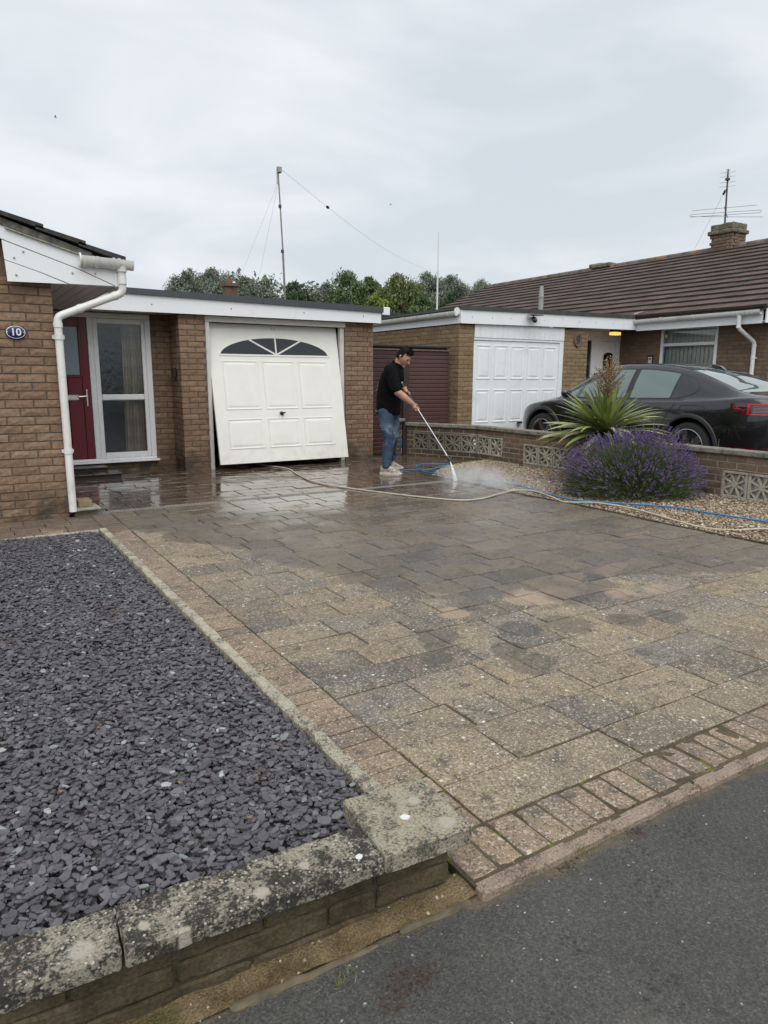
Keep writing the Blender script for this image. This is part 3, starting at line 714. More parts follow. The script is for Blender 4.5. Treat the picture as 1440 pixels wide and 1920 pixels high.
# ------------------------------------------------------------------ low front wall with pier
fw = thing('front_garden_wall', 'low mossy front wall with dark lichened coping and square corner pier', 'garden wall', (.0, 1.38, 0))
def smooth_put(name, m, mat, parent, **k): return putS(name, m, mat, parent, **k)
WROT = Matrix.Translation((1.03, 1.262, 0)) @ Matrix.Rotation(math.radians(-4.2), 4, 'Z') @ Matrix.Translation((-1.03, -1.262, 0))
def wblock(name, x0, x1, y0, y1, z0, z1, s, amp, step, ch, mat, dz=0.0):
    mb = rough_block(x0, x1, y0, y1, z0, z1, s, amp, step, ch); mb.v = [tuple(WROT @ Vector((x, y, z+dz*(x-.8)))) for x, y, z in mb.v]; putS(name, mb, mat, fw)
wblock('coping_stone', .197, .801, 1.262, 1.408, .106, .152, 1, .0032, .02, .005, COP, .008)
wblock('coping_stone', -.41, .192, 1.264, 1.408, .105, .151, 2, .0032, .02, .005, COP, .008)
wblock('coping_stone', -1.03, -.42, 1.264, 1.408, .105, .151, 3, .005, .03, .006, COP, .008)
wblock('coping_stone', -1.7, -1.04, 1.264, 1.408, .105, .151, 4, .005, .03, .006, COP, .008)
wblock('pier_cap', .795, 1.047, 1.250, 1.508, .112, .166, 5, .0035, .018, .005, COPB)
s = 10
for (z0, z1, js) in ((.052, .106, (-1.1, -.72, -.30, .09, .50, .79, 1.004)), (-.010, .047, (-1.0, -.55, -.14, .30, .66, .79, 1.006)), (-.085, -.015, (-1.1, -.6, -.2, .11, .47, .79, 1.004)), (-.17, -.09, (-1.1, -.5, .0, .5, .79, 1.0))):
    for xa, xb in zip(js, js[1:]):
        dz = .008 if xb < .9 else 0; wblock('wall_stone', xa+.002, xb-.002, 1.290+random.uniform(-.003, .003), 1.392 if xb < .9 else 1.48, z0, z1-(.002 if xb < .9 else 0), s, .005, .035, .006, STONE, dz if z0 > 0 else 0); s += 1
mb = MB().box(-1.5, .995, 1.300, 1.388, -.2, .098); mb.v = [tuple(WROT @ Vector(v)) for v in mb.v]; put('mortar_bed', mb, simple('mossy_mortar', (.05, .042, .025), .95, .3, 30), fw)

# ------------------------------------------------------------------ gravel border
gb = thing('gravel_border', 'strip of golden gravel along the foot of the boundary wall', 'gravel border', (6.2, 5.6, 0), kind='structure')
def gx0(y): return GX+.02+(.75*max(0, (y-7.6)/.75) if y > 7.6 else 0)+.02*math.sin(y*3)
def gz(x, y): return -.005+.030*min(1, max(0, (x-gx0(y))/.5))+.012*mnoise.noise(Vector((x*2.2, y*2.2, 7)))
m = MB(); N = 40
for j in range(N+1):
    y = 2.75+(8.45-2.75)*j/N; a, b = gx0(y)-.01, 7.16
    for i in range(12): x = a+(b-a)*i/11; m.v.append((x, y, gz(x, y)-.006 if i else -.02))
for j in range(N):
    for i in range(11): m.f.append((j*12+i, j*12+i+1, (j+1)*12+i+1, (j+1)*12+i)); m.m.append(0)
put('gravel_soil', m.mesh('gravel_soil', True), GRAVB, gb)
oct_v = np.array([(1, 0, 0), (-1, 0, 0), (0, 1, 0), (0, -1, 0), (0, 0, 1), (0, 0, -1)], float); oct_f = np.array([(0, 2, 4), (2, 1, 4), (1, 3, 4), (3, 0, 4), (2, 0, 5), (1, 2, 5), (3, 1, 5), (0, 3, 5)])
def stones(P, sizes, flat=.6, seed=1):
    r = np.random.default_rng(seed); n = len(P); V = np.repeat(oct_v[None], n, 0)+r.normal(0, .22, (n, 6, 3))
    V *= (sizes[:, None, None]*np.stack([r.uniform(.8, 1.4, n), r.uniform(.7, 1.1, n), r.uniform(flat*.7, flat*1.2, n)], 1)[:, None, :])
    a = r.uniform(0, 2*PI, n); c, s_ = np.cos(a), np.sin(a); tl = r.normal(0, .4, n)
    x, y, z = V[..., 0]*c[:, None]-V[..., 1]*s_[:, None], V[..., 0]*s_[:, None]+V[..., 1]*c[:, None], V[..., 2]+V[..., 0]*tl[:, None]*.5
    V = np.stack([x, y, z], -1)+P[:, None, :]
    F = (oct_f[None]+(np.arange(n)*6)[:, None, None]).reshape(-1, 3); return V.reshape(-1, 3), F
P = []
while len(P) < 26000:
    y = random.uniform(2.8, 8.40); x = random.uniform(gx0(y)-.02, 7.12)
    if y > 7.6 and x > 6.95: pass
    P.append((x, y, gz(x, y)+random.uniform(-.004, .008)))
P = np.array(P); sz = rng.choice([.007, .010, .012, .015, .019], len(P), p=[.2, .3, .27, .16, .07])
V, F = stones(P, sz, .62, 3); put('gravel_stones', npmesh('gravel_stones', V, F), GRAV, gb, kind='stuff')
# stray stones washed on to the paving beside the border
P = np.array([(GX-abs(random.gauss(0, .34)), random.uniform(3.0, 7.0), .003) for _ in range(230)]); sz = rng.uniform(.003, .009, len(P))
V, F = stones(P, sz, .6, 4); o = put('stray_stones', npmesh('stray_stones', V, F), GRAV, gb, kind='stuff')
# dark timber edge of the border
m = MB(); 
for j in range(20):
    y0, y1 = 2.8+j*.28, 3.08+j*.28; m.bbox(gx0(y0)-.035, gx0(y0)-.012, y0, y1-.004, -.05, .012, .003)
put('border_edge', m, simple('dark_edge_timber', (.05, .04, .032), .9, .3, 20), gb)

# ------------------------------------------------------------------ boundary wall with pierced screen blocks
bw = thing('boundary_wall', 'low brown brick boundary wall with pierced concrete screen blocks and flat coping', 'garden wall', (7.15, 6, 0))
A = (6.56, 9.94); B = (7.12, 8.72); Cc = (7.12, 1.4)
WZ = -.03; NB = 7
seg1 = (Vector((*B, 0))-Vector((*A, 0))); L1 = seg1.length
bset = BrickSet(BRD)
# blocks positions: distance along each leg
def leg(p, q): p = Vector((*p, 0)); q = Vector((*q, 0)); u = (q-p).normalized(); return p, u, (q-p).length
BLK = .29
legs = {1: leg(A, B), 2: leg(B, Cc)}
row1 = [.18+i*.298 for i in range(4)]              # on the bent leg
row2 = [.03+i*.298 for i in range(2)]
g2 = [8.72-7.62+i*.298 for i in range(4)]          # second group, partly behind the lavender
g3 = [8.72-4.49+i*.298 for i in range(4)]          # third group, right edge of the picture
zb0, zb1 = .105, .405
cuts1 = [(row1[0]-.006, L1+.01, zb0, zb1)]
cuts2 = [(-.01, row2[-1]+.296, zb0, zb1), (g2[0]-.006, g2[-1]+.296, zb0-.045, zb1-.045), (g3[0]-.006, g3[-1]+.296, zb0-.075, zb1-.075)]
bset.wall(A, B, WZ, NB, 0, cuts1, .10, MORL, bw, recess=.004, rust=.003)
bset.wall(B, Cc, WZ, NB, 0, cuts2, .10, MORL, bw, recess=.004, rust=.003)
# return pier at the gate end
bset.wall((6.56-.17, 9.80+.14), (6.56, 9.94), WZ, NB+1, 0, (), .10, MORL, bw, recess=.004)
bset.build(bw, 300)
def screen_block():
    m = MB(); s = .29; h = s/2; D = .088; t = .027
    def bar(x0, z0, x1, z1, w, y0=.006, y1=.082):
        d = Vector((x1-x0, 0, z1-z0)); L = d.length; d.normalize(); n_ = Vector((-d.z, 0, d.x))*w/2
        p = [Vector((x0, 0, z0))+n_, Vector((x0, 0, z0))-n_, Vector((x1, 0, z1))-n_, Vector((x1, 0, z1))+n_]
        q = [a*1 for a in p]; c = .006; nn = n_.normalized()*c
        front = [p[0]-nn, p[1]+nn, p[2]+nn, p[3]-nn]
        m.add([a+Vector((0, y0, 0)) for a in front]+[a+Vector((0, y0+c, 0)) for a in p]+[a+Vector((0, y1, 0)) for a in p],
              [(0, 1, 2, 3), (0, 4, 5, 1), (1, 5, 6, 2), (2, 6, 7, 3), (3, 7, 4, 0), (4, 8, 9, 5), (5, 9, 10, 6), (6, 10, 11, 7), (7, 11, 8, 4)])
    m.bbox(-h, h, 0, D, h-t, h, .004); m.bbox(-h, h, 0, D, -h, -h+t, .004); m.bbox(-h, -h+t, 0, D, -h+t+.001, h-t-.001, .003); m.bbox(h-t, h, 0, D, -h+t+.001, h-t-.001, .003)
    i = h-t+.004; k = .055; e = .0005
    for q, (sx, sz) in enumerate(((1, 1), (1, -1), (-1, -1), (-1, 1))):
        bar(0, 0, sx*k, sz*i, .026, .007+.0004*q, .08); bar(0, 0, sx*i, sz*k, .026, .0085+.0004*q, .079)
        bar(sx*k*1.02, sz*i, sx*i, sz*k*1.02, .020, .0105, .077)
    m.add([Vector((.03*math.cos(a), .004, .03*math.sin(a))) for a in [j*PI/4 for j in range(8)]]+[Vector((.036*math.cos(a), .05, .036*math.sin(a))) for a in [j*PI/4 for j in range(8)]], [tuple(range(8))]+[(j, 8+j, 8+(j+1) % 8, (j+1) % 8) for j in range(8)])
    return m
sbm = screen_block().mesh('screen_block'); sbm.materials.append(CONC)
def place_block(lg, d, zc):
    p, u, L = legs[lg]; nin = Vector((-u.y, u.x, 0)); c = p+u*(d+.145)+Vector((0, 0, zc))-nin*.004
    o = bpy.data.objects.new('screen_block', sbm); link(o); o.parent = bw; o.location = c-wloc(bw); o.rotation_euler = (0, 0, math.atan2(u.y, u.x))
for d in row1: place_block(1, d, (zb0+zb1)/2-.005)
for d in row2: place_block(2, d+.01, (zb0+zb1)/2-.005)
for d in g2: place_block(2, d, (zb0+zb1)/2-.05)
for d in g3: place_block(2, d, (zb0+zb1)/2-.08)
# coping slabs
def cop_seg(p, u, a, b, z0, z1, seed):
    nin = Vector((-u.y, u.x, 0)); mb = rough_block(0, b-a-.006, -.035, .15, z0, z1, seed, .004, .06, .007)
    M = Matrix(((u.x, nin.x, 0), (u.y, nin.y, 0), (0, 0, 1))).to_4x4(); M.translation = p+u*a
    mb.v = [tuple(M @ Vector(v)) for v in mb.v]; putS('coping_stone', mb, COPF, bw)
zc = WZ+NB*.075
p, u, L = legs[1]; a = 0
for b in (.45, .9, L+.012): cop_seg(p, u, a, b, zc, zc+.055, int(a*10)); a = b
p, u, L = legs[2]; a = .02
while a < L-.1: b = min(L, a+.6); cop_seg(p, u, a, b, zc, zc+.055, int(a*10)+3); a = b
cop_seg(Vector((6.35, 9.78, 0)), Vector((.17, .14, 0)).normalized(), 0, .24, zc+.075, zc+.125, 99)
# ------------------------------------------------------------------ bungalow no. 10
b10 = thing('brick_bungalow', 'brown brick bungalow end at left with white gable boards and red front door', 'house', (-.6, 8.0, 0))
GZ = -.03; CX_ = .88; FY = 7.03
wall10 = BrickSet(BR)
wall10.wall((CX_-5.39, FY), (CX_, FY), GZ, 29, 0, (), .10, MOR, b10, rust=.006, end=2)
wall10.items = [it for it in wall10.items]
wall10.wall((CX_, FY), (CX_, 10.05), GZ, 29, 3, (), .10, MOR, b10)
wall10.wall((2.44, 10.16), (2.75, 10.16), GZ, 29, 0, (), .10, MOR, b10)
wall10.wall((CX_+.02, 10.16), (2.44, 10.16), GZ, 3, 0, (), .10, MOR, b10)
wall10.build(b10, 300)
# gable brickwork above, hidden by the boards from here: closed with a wall slab
m = MB(); m.prism([(-8.0, 2.14), (.87, 2.14), (.5, 2.45), (-3.56, 3.7), (-8.0, 2.2)], lambda u, v, d: (u, d, v), FY+.012, FY+.09); m.box(-8.0, -4.4, FY+.002, FY+.09, -.1, 2.14); put('gable_wall', m, BR, b10)
m = MB(); m.box(-8, -7.9, FY+.1, 16, -.1, 2.2); m.box(-8, 2.6, 15.9, 16, -.1, 2.2); m.box(CX_-.1, CX_-.002, 10.3, 15.9, -.1, 2.2); put('rear_wall', m, BR, b10)
# roof: verge in plane Y=6.88, slope 17 degrees, eaves along Y
SL = math.tan(math.radians(17.6)); EX, EZ = 1.50, 2.318       # eaves edge (underside of tile)
RX = -3.56
m = MB(); rz = EZ+(EX-RX)*SL
m.prism([(EX-.05, EZ-.012), (RX, rz-.03), (RX, rz-.06), (EX-.05, EZ-.05)], lambda u, v, d: (u, d, v), 6.95, 15.95)
m.prism([(2*RX-EX+.05, EZ-.012), (RX-.001, rz-.03), (RX-.001, rz-.06), (2*RX-EX+.05, EZ-.05)], lambda u, v, d: (u, d, v), 6.95, 15.95); put('roof_deck', m, DTILE, b10)
TL = .330
verge = []
for r in range(16):
    x1 = EX-r*TL; x0 = x1-TL-.06; 
    if x0 < RX: x0 = RX
    for c in range(28):
        ya = 6.87+c*.325; yb = ya+.322
        z1 = EZ+(EX-x1)*SL; z0 = EZ+(EX-x0)*SL; j = random.uniform(-.004, .004)
        mm = MB(); mm.prism([(x1, z1+.040+j), (x0, z0+.010+j), (x0, z0-.022+j), (x1, z1+.0+j)], lambda u, v, d: (u, d, v), ya, yb)
        verge.append((r+c*.9, mm))
verge.sort(key=lambda t: t[0]); rest = MB()
for i, (_, mm) in enumerate(verge):
    if i < 40: put('roof_tile', mm, DTILE, b10)
    else: rest.add(mm.v, mm.f)
put('roof_tiles', rest, DTILE, b10, kind='stuff')
# mortar bedding under the verge tiles
m = MB(); m.prism([(EX-.28, EZ+.055), (-3.5, EZ+.055+(EX-.28+3.5)*SL-.01), (-3.5, EZ-.02+(EX-.28+3.5)*SL), (EX-.28, EZ-.0)], lambda u, v, d: (u, d, v), 6.905, 6.935); put('verge_mortar', m, simple('verge_mortar', (.12, .115, .10), .95, .6, 18, bump=.8, bscale=60), b10)
m = MB(); m.prism([(.55, 2.518), (1.18, 2.335), (1.18, 2.327), (.55, 2.508)], lambda u, v, d: (u, d, v), 6.896, 6.925); put('undercloak', m, simple('undercloak_board', (.33, .31, .25), .9, .4, 30), b10)
# box end: three white boards with open joints
fn = lambda u, v, d: (u, d, v)
def zt(x): return EZ+.0+(EX-.12-x)*SL*.985-.012
Yb = 6.945
put('bargeboard', MB().prism([(1.405, 2.108), (1.415, 2.275), (1.30, zt(1.30)), (-3.5, zt(-3.5)), (-3.5, zt(-3.5)-.20), (.52, 2.424), (1.11, 2.229), (1.405, 2.108)][:7], fn, Yb-.022, Yb), FASC, b10)
put('box_end_board', MB().prism([(1.10, 2.226), (.52, 2.417), (.518, 2.417), (.526, 2.262), (.80, 2.178), (1.02, 2.098), (1.395, 2.104)], fn, Yb-.019, Yb+.002), FASC, b10)
put('box_end_board', MB().prism([(.527, 2.256), (.535, 2.085), (1.005, 2.095), (.79, 2.175)], fn, Yb-.019, Yb+.002), FASC, b10)
m = MB(); 
for x, z in ((.665, 2.475), (.674, 2.335), (.60, 2.28), (.605, 2.14), (1.05, 2.19), (1.24, 2.20)):
    m.lathe([(0, .006), (.008, .005), (.009, 0)], Matrix.Translation((x, Yb-.019-.003, z)) @ Matrix.Rotation(PI/2, 4, 'X'), 10)
put('screw_caps', m, GPLAS, b10)
# soffit boards (grooved) and eaves fascia running back
for k in range(5):
    x0 = CX_+.004+k*.104; put('soffit_board', MB().bbox(x0, x0+.101, Yb+.004, 9.62, 2.098, 2.108, .003), simple('white_soffit', (.62, .63, .64), .4, .03) if k == 0 else bpy.data.materials['white_soffit'], b10)
put('fascia_board', MB().box(1.405, 1.425, Yb+.002, 15.8, 2.095, 2.29), FASC, b10)
# gutter: short return on the verge with stop end, then along the eaves
def gutter(m, p, q, r=.056, n=10, th=.005, deep=1.45):
    p, q = Vector(p), Vector(q); t = (q-p).normalized(); s_ = t.cross(Vector((0, 0, 1))).normalized(); vs = []
    for P_ in (p, q):
        for rr in (r, r-th):
            for k in range(n+1):
                a = PI+PI*k/n; vs.append(P_+s_*math.cos(a)*rr+Vector((0, 0, math.sin(a)*rr*deep)))
    N = n+1; fs = []
    for k in range(n): fs += [(k, k+1, 2*N+k+1, 2*N+k), (N+k, N+k+1, 3*N+k+1, 3*N+k), (k, k+1, N+k+1, N+k), (2*N+k, 2*N+k+1, 3*N+k+1, 3*N+k)]
    fs += [(0, N, 3*N, 2*N), (n, N+n, 3*N+n, 2*N+n)]; m.add(vs, fs)
def clip(par, p, t, r=.060, w=.022):
    p = Vector(p); t = Vector(t).normalized(); m = MB(); gutter(m, p-t*w/2, p+t*w/2, r, 10, .006); putS('gutter_clip', m, GUT, par)
gr = MB(); Yg = 6.878
gutter(gr, (1.115, Yg, 2.335), (1.56, Yg, 2.322))
gm_ = putS('gutter', gr, GUT, b10)
m = MB()
for x in (1.145, 1.245, 1.385, 1.43): clip(b10, (x, Yg, 2.333), (1, 0, 0), .064, .026)
m.lathe([(0, 0), (.058, 0), (.058, .012), (0, .012)], Matrix.Translation((1.107, Yg, 2.305)) @ Matrix.Rotation(PI/2, 4, 'Y'), 16); putS('stop_end', m, GUT, b10)
m = MB(); gutter(m, (1.475, 6.93, 2.312), (1.475, 15.5, 2.33)); putS('eaves_gutter', m, GUT, b10)
put('corner_trim', MB().bbox(1.398, 1.432, Yb-.03, Yb-.022, 2.10, 2.27, .002), FASC, b10)
# downpipe with two bends
def pipe_path(pts, rad, bend=.055, n=5):
    out = [Vector(pts[0])]
    for i in range(1, len(pts)-1):
        a, b, c = map(Vector, pts[i-1:i+2]); d1 = (a-b).normalized(); d2 = (c-b).normalized()
        p, q = b+d1*bend, b+d2*bend
        for k in range(n+1):
            t = k/n; out.append(p*(1-t)**2+b*2*t*(1-t)+q*t*t)
    out.append(Vector(pts[-1])); return out
px, py = .905, 6.985
path = [(1.46, 6.885, 2.262), (1.46, 6.905, 2.045), (px+.04, py, 1.835), (px, py, 1.72), (px, py, .055)]
m = MB(); m.tube(pipe_path([path[0], path[1], (px, py, 1.815), path[4]], .034, .045, 6), .034, 14); putS('downpipe', m, GUT, b10)
m = MB()
for z, r in ((1.745, .040), (1.64, .041), (.62, .040)): m.lathe([(.030, -.022), (r, -.022), (r, .022), (.030, .022)], Matrix.Translation((px, py, z)), 16)
m.lathe([(.030, -.03), (.0385, -.03), (.0385, .03), (.03, .03)], Matrix.Translation((1.46, 6.893, 2.15)), 16)
m.lathe([(.030, -.02), (.043, -.02), (.050, .03), (.03, .03)], Matrix.Translation((1.46, 6.885, 2.245)), 16)
d = (Vector((px, py, 1.815))-Vector((1.46, 6.905, 2.045))).normalized()
for tt in (.075, .40):
    q = Vector((1.46, 6.905, 2.045))+d*tt*1.0; m.lathe([(.030, -.02), (.0385, -.02), (.0385, .02), (.03, .02)], Matrix.Translation(q) @ d.to_track_quat('Z', 'Y').to_matrix().to_4x4(), 16)
m.box(px-.05, px+.05, py+.02, py+.045, 1.625, 1.655); m.box(px-.05, px+.05, py+.02, py+.045, .605, .635); putS('pipe_collar', m, GUT, b10)
# oval number plate
NAVY = simple('navy_enamel', (.012, .014, .085), .18, .05, coat=.4)
m = MB(); m.lathe([(.0, .010), (.80, .010), (.93, .006), (1.0, 0)], Matrix.Translation((.567, FY-.010, 1.672)) @ Matrix.Rotation(PI/2, 4, 'X') @ Matrix.Diagonal((.083, .060, 1, 1)), 36); pl = putS('number_plate', m, NAVY, b10)
def text_obj(name, s, size, loc, rot, mat, parent, ext=.0015, label=None, align='CENTER', sx=1.0, offset=0.0):
    cu = bpy.data.curves.new(name, 'FONT'); cu.body = s; cu.size = size; cu.extrude = ext; cu.align_x = align; cu.align_y = 'CENTER'; cu.offset = offset
    o = bpy.data.objects.new(name, cu); link(o); dg = bpy.context.evaluated_depsgraph_get(); me = bpy.data.meshes.new_from_object(o.evaluated_get(dg)); bpy.data.objects.remove(o)
    me.materials.clear(); me.materials.append(mat)
    q = put(name, me, mat, parent, label, loc=loc, rot=rot); q.scale = (sx, 1, 1); return q
WHITEP = simple('white_enamel', (.8, .8, .78), .25, .02)
text_obj('digits', '10', .086, (.568, FY-.0215, 1.671), (PI/2, 0, 0), WHITEP, pl, offset=.0012)
m = MB(); 
for x in (.503, .632): m.lathe([(0, .004), (.004, .003), (.0045, 0)], Matrix.Translation((x, FY-.0185, 1.672)) @ Matrix.Rotation(PI/2, 4, 'X'), 8)
m.lathe([(.84, .0), (.84, .002), (.90, .001), (.90, -.001)], Matrix.Translation((.567, FY-.0195, 1.672)) @ Matrix.Rotation(PI/2, 4, 'X') @ Matrix.Diagonal((.083, .060, 1, 1)), 36); put('plate_studs', m, WHITEP, pl)
# entrance screen: door, sidelight
DY = 10.12
RED = simple('dark_red_door', (.125, .004, .012), .35, .06, 3, spec=.45, bump=.05, bscale=40)
scr = MB()
def fr(m, x0, x1, z0, z1, d=.07, y=DY, c=.006): m.bbox(x0, x1, y, y+d, z0, z1, c)
fr(scr, .90, 2.47, 2.055, 2.125); fr(scr, .90, .95, .19, 2.055); fr(scr, 1.655, 1.725, .19, 2.055, .074); fr(scr, 2.395, 2.47, .19, 2.055); fr(scr, .90, 2.47, .155, .19, .074)
put('door_frame', scr, UPVC, b10)
put('sill', MB().bbox(.90, 2.50, DY-.055, DY+.06, .128, .154, .006), UPVC, b10)
sl = MB(); fr(sl, 1.726, 1.785, .192, 2.053, .06, DY+.004); fr(sl, 2.345, 2.394, .192, 2.053, .06, DY+.004); fr(sl, 1.786, 2.344, 1.985, 2.053, .06, DY+.004); fr(sl, 1.786, 2.344, .192, .265, .06, DY+.004); fr(sl, 1.786, 2.344, .975, 1.055, .062, DY+.002, .012)
side = put('sidelight_frame', sl, UPVC, b10)
def glass(name, base, rough=.04, bumpy=0, tr=.0):
    t = NT(name); t.set(base=base, rough=rough, spec=.5, coat=.4, coatr=.03, trans=tr)
    if bumpy: t.bump(t.noise(34, 3, .5, dist=.6), bumpy, .006)
    return t.mat
GDARK = glass('dark_window_glass', (.010, .012, .014), .04)
def obscure():
    t = NT('obscure_glass'); n = t.noise(20, 3, .5, sc=(1, 1, .5), dist=.8)
    t.set(base=(.62, .68, .72), rough=.16, trans=.92, ior=1.12, spec=.5, coat=.35, coatr=.06); t.bump(n, .55, .004); return t.mat
GOBS = thin_glass('obscure_glass', (.84, .88, .93), .10, .9, .5, 26)
put('pane', MB().box(1.780, 2.350, DY+.028, DY+.034, 1.05, 1.990), GOBS, side); put('pane', MB().box(1.780, 2.350, DY+.028, DY+.034, .26, .98), GOBS, side)
dr = MB(); y0 = DY+.012
dr.bbox(.955, 1.012, y0, y0+.05, .195, 2.05, .003); dr.bbox(1.556, 1.652, y0, y0+.05, .195, 2.05, .003); dr.bbox(1.0125, 1.5555, y0, y0+.05, 1.93, 2.05, .003)
for k in range(3): dr.bbox(1.0125+k*.181, 1.0125+(k+1)*.181-.002, y0+.001, y0+.05, .195, 1.29, .005)
dr.bbox(1.06, 1.575, y0-.012, y0, 1.28, 1.315, .005); dr.bbox(1.06, 1.575, y0-.012, y0, 1.93, 1.96, .005); dr.bbox(1.536, 1.575, y0-.0125, y0, 1.3155, 1.9295, .005)
door = put('front_door', dr, RED, b10)
GBLUE = glass('pale_obscured_glass', (.16, .23, .26), .09, .5)
put('door_pane', MB().box(1.013, 1.54, y0+.006, y0+.02, 1.29, 1.93), GBLUE, door)
m = MB(); m.bbox(1.585, 1.612, y0-.012, y0, .90, 1.13, .006); m.tube([(1.598, y0-.01, 1.035), (1.598, y0-.05, 1.035), (1.58, y0-.055, 1.035), (1.49, y0-.052, 1.03)], .009, 8); putS('door_handle', m, STEEL, door)
m = MB(); m.bbox(1.25, 1.50, y0-.010, y0, .985, 1.055, .008); m.bbox(1.27, 1.48, y0-.014, y0-.0105, 1.002, 1.038, .004); put('letterbox', m, STEEL, door)
# the hall behind the sidelight: curtain and dark space
CURT = NT('checked_curtain'); xx = CURT.sep(); chk = CURT.math('GREATER_THAN', CURT.math('FRACT', CURT.math('MULTIPLY', xx[2], 4.2)), .5); chk2 = CURT.math('GREATER_THAN', CURT.math('FRACT', CURT.math('MULTIPLY', xx[0], 9)), .5)
cc = CURT.mix(chk, (.58, .44, .27), (.48, .37, .24)); cc = CURT.mix(CURT.math('MULTIPLY', chk2, .5), cc, (.30, .22, .12)); CURT.set(base=cc, rough=.9)
m = MB(); N = 44
for i in range(N+1):
    x = 2.12+.27*i/N; y = DY+.14+.018*math.sin(i*.9)
    m.v += [(x-.04, y, .2), (x, y, 2.02)]
for i in range(N): m.f.append((2*i, 2*i+2, 2*i+3, 2*i+1)); m.m.append(0)
put('curtain', m.mesh('curtain', True), CURT.mat, b10)
m = MB(); m.box(.95, 2.6, 11.6, 11.65, .1, 2.2); m.box(.9, .95, 10.3, 11.6, .1, 2.2); m.box(2.5, 2.55, 10.3, 11.6, .1, 2.2); m.box(.95, 2.5, 10.3, 11.6, .08, .12); m.box(.95, 2.5, 10.25, 11.6, 2.13, 2.16); put('hall', m, simple('hall_wall', (.16, .19, .23), .8, .1), b10)
# two low steps of dark tiles
STEP = simple('dark_step_tile', (.035, .028, .025), .30, .25, 15, bump=.1)
st = put('doorstep', MB().box(.955, 1.84, 9.46, 10.10, -.02, .05).box(.955, 1.73, 9.80, 10.10, .05, .098), simple('step_base', (.05, .04, .035), .8, .2), b10)
for k in range(5): put('step_tile', MB().bbox(.955+k*.18, .955+k*.18+.175, 9.43, 9.795, .052, .068, .004), STEP, st)
for k in range(4): put('step_tile', MB().bbox(.957+k*.197, .957+k*.197+.192, 9.775, 10.10, .100, .116, .004), STEP, st)
# ------------------------------------------------------------------ loose pieces under the downpipe
BUFFB = simple('buff_block', (.25, .19, .11), .92, .22, 30, bump=.5, bscale=90)
def loose(lab, x0, x1, y0, y1, z0, z1, rz, mat, nm, cat):
    cx_, cy_ = (x0+x1)/2, (y0+y1)/2; mb = rough_block(x0-cx_, x1-cx_, y0-cy_, y1-cy_, 0, z1-z0, int(x0*99), .003, .03, .005); o = putS(nm, mb, mat, None, loc=(cx_, cy_, z0), rot=(0, 0, rz)); o['label'] = lab; o['category'] = cat
    if cat == 'brick': o['group'] = 'loose bricks by the downpipe'
loose('buff brick lying on the paving under the grey slab by the downpipe', .925, 1.14, 7.06, 7.16, -.01, .05, .02, BUFFB, 'loose_brick', 'brick')
loose('thin grey stone slab resting on a brick at the foot of the white downpipe', .885, 1.15, 6.98, 7.24, .051, .074, .05, simple('grey_slab', (.27, .26, .23), .85, .2, 20, bump=.4), 'stone_slab', 'slab')
loose('buff brick standing on the grey slab beside the white downpipe', .965, 1.09, 7.06, 7.25, .075, .138, .0, BUFFB, 'loose_brick', 'brick')

# ------------------------------------------------------------------ attached flat-roofed garage of no. 10
gar = thing('attached_garage', 'flat-roofed brick garage with tilted cream up-and-over door', 'garage', (4.3, 9.9, 0))
gset = BrickSet(BR)
PF = 9.66
gset.wall((2.735, PF), (3.10, PF), GZ, 29, 2, (), .10, MOR, gar)
gset.wall((2.735, 10.14), (2.735, PF), GZ, 29, 0, (), .10, MOR, gar, end=3)
gset.wall((5.30, PF+.06), (5.805, PF+.06), GZ, 29, 0, (), .10, MOR, gar, end=2)
gset.wall((5.805, PF+.06), (5.805, 12.0), GZ, 29, 3, (), .10, MOR, gar)
gset.build(gar, 300)
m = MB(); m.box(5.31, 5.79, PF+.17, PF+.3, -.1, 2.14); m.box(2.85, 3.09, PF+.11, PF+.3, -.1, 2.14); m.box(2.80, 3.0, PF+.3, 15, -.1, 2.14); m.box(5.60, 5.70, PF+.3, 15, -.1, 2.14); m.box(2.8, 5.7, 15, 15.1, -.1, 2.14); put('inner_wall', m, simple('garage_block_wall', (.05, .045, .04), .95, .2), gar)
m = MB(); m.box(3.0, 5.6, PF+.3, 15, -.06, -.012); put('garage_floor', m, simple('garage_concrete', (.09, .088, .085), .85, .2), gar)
# fascia (tapers to the right), trim and roof
fy0 = PF-.075
def taper(z0a, z0b, z1a, z1b, x0, x1, y0, y1): return MB().add([(x0, y0, z0a), (x1, y0, z0b), (x1, y1, z0b), (x0, y1, z0a), (x0, y0, z1a), (x1, y0, z1b), (x1, y1, z1b), (x0, y1, z1a)], [(0, 3, 2, 1), (4, 5, 6, 7), (0, 1, 5, 4), (1, 2, 6, 5), (2, 3, 7, 6), (3, 0, 4, 7)])
put('fascia_board', taper(2.118, 2.122, 2.345, 2.284, 1.435, 5.862, fy0, fy0+.022), FASC, gar)
put('fascia_end', MB().box(5.84, 5.862, fy0+.024, 15.1, 2.122, 2.283), FASC, gar)
put('fascia_corner', MB().bbox(5.8625, 5.868, fy0-.004, fy0+.05, 2.122, 2.28, .001), FASC, gar)
put('roof_trim', taper(2.342, 2.281, 2.412, 2.366, 1.435, 3.91, fy0-.03, fy0+.06) if False else taper(2.342, 2.3085, 2.412, 2.386, 1.435, 3.905, fy0-.03, fy0+.06), TRIM, gar)
put('roof_trim', taper(2.3083, 2.2815, 2.3865, 2.366, 3.908, 5.895, fy0-.032, fy0+.06), TRIM, gar)
put('flat_roof', taper(2.33, 2.275, 2.40, 2.355, 1.43, 5.86, fy0+.062, 15.2), FELT, gar)
put('roof_edge', MB().box(5.86, 5.885, fy0+.062, 15.2, 2.285, 2.362), TRIM, gar)
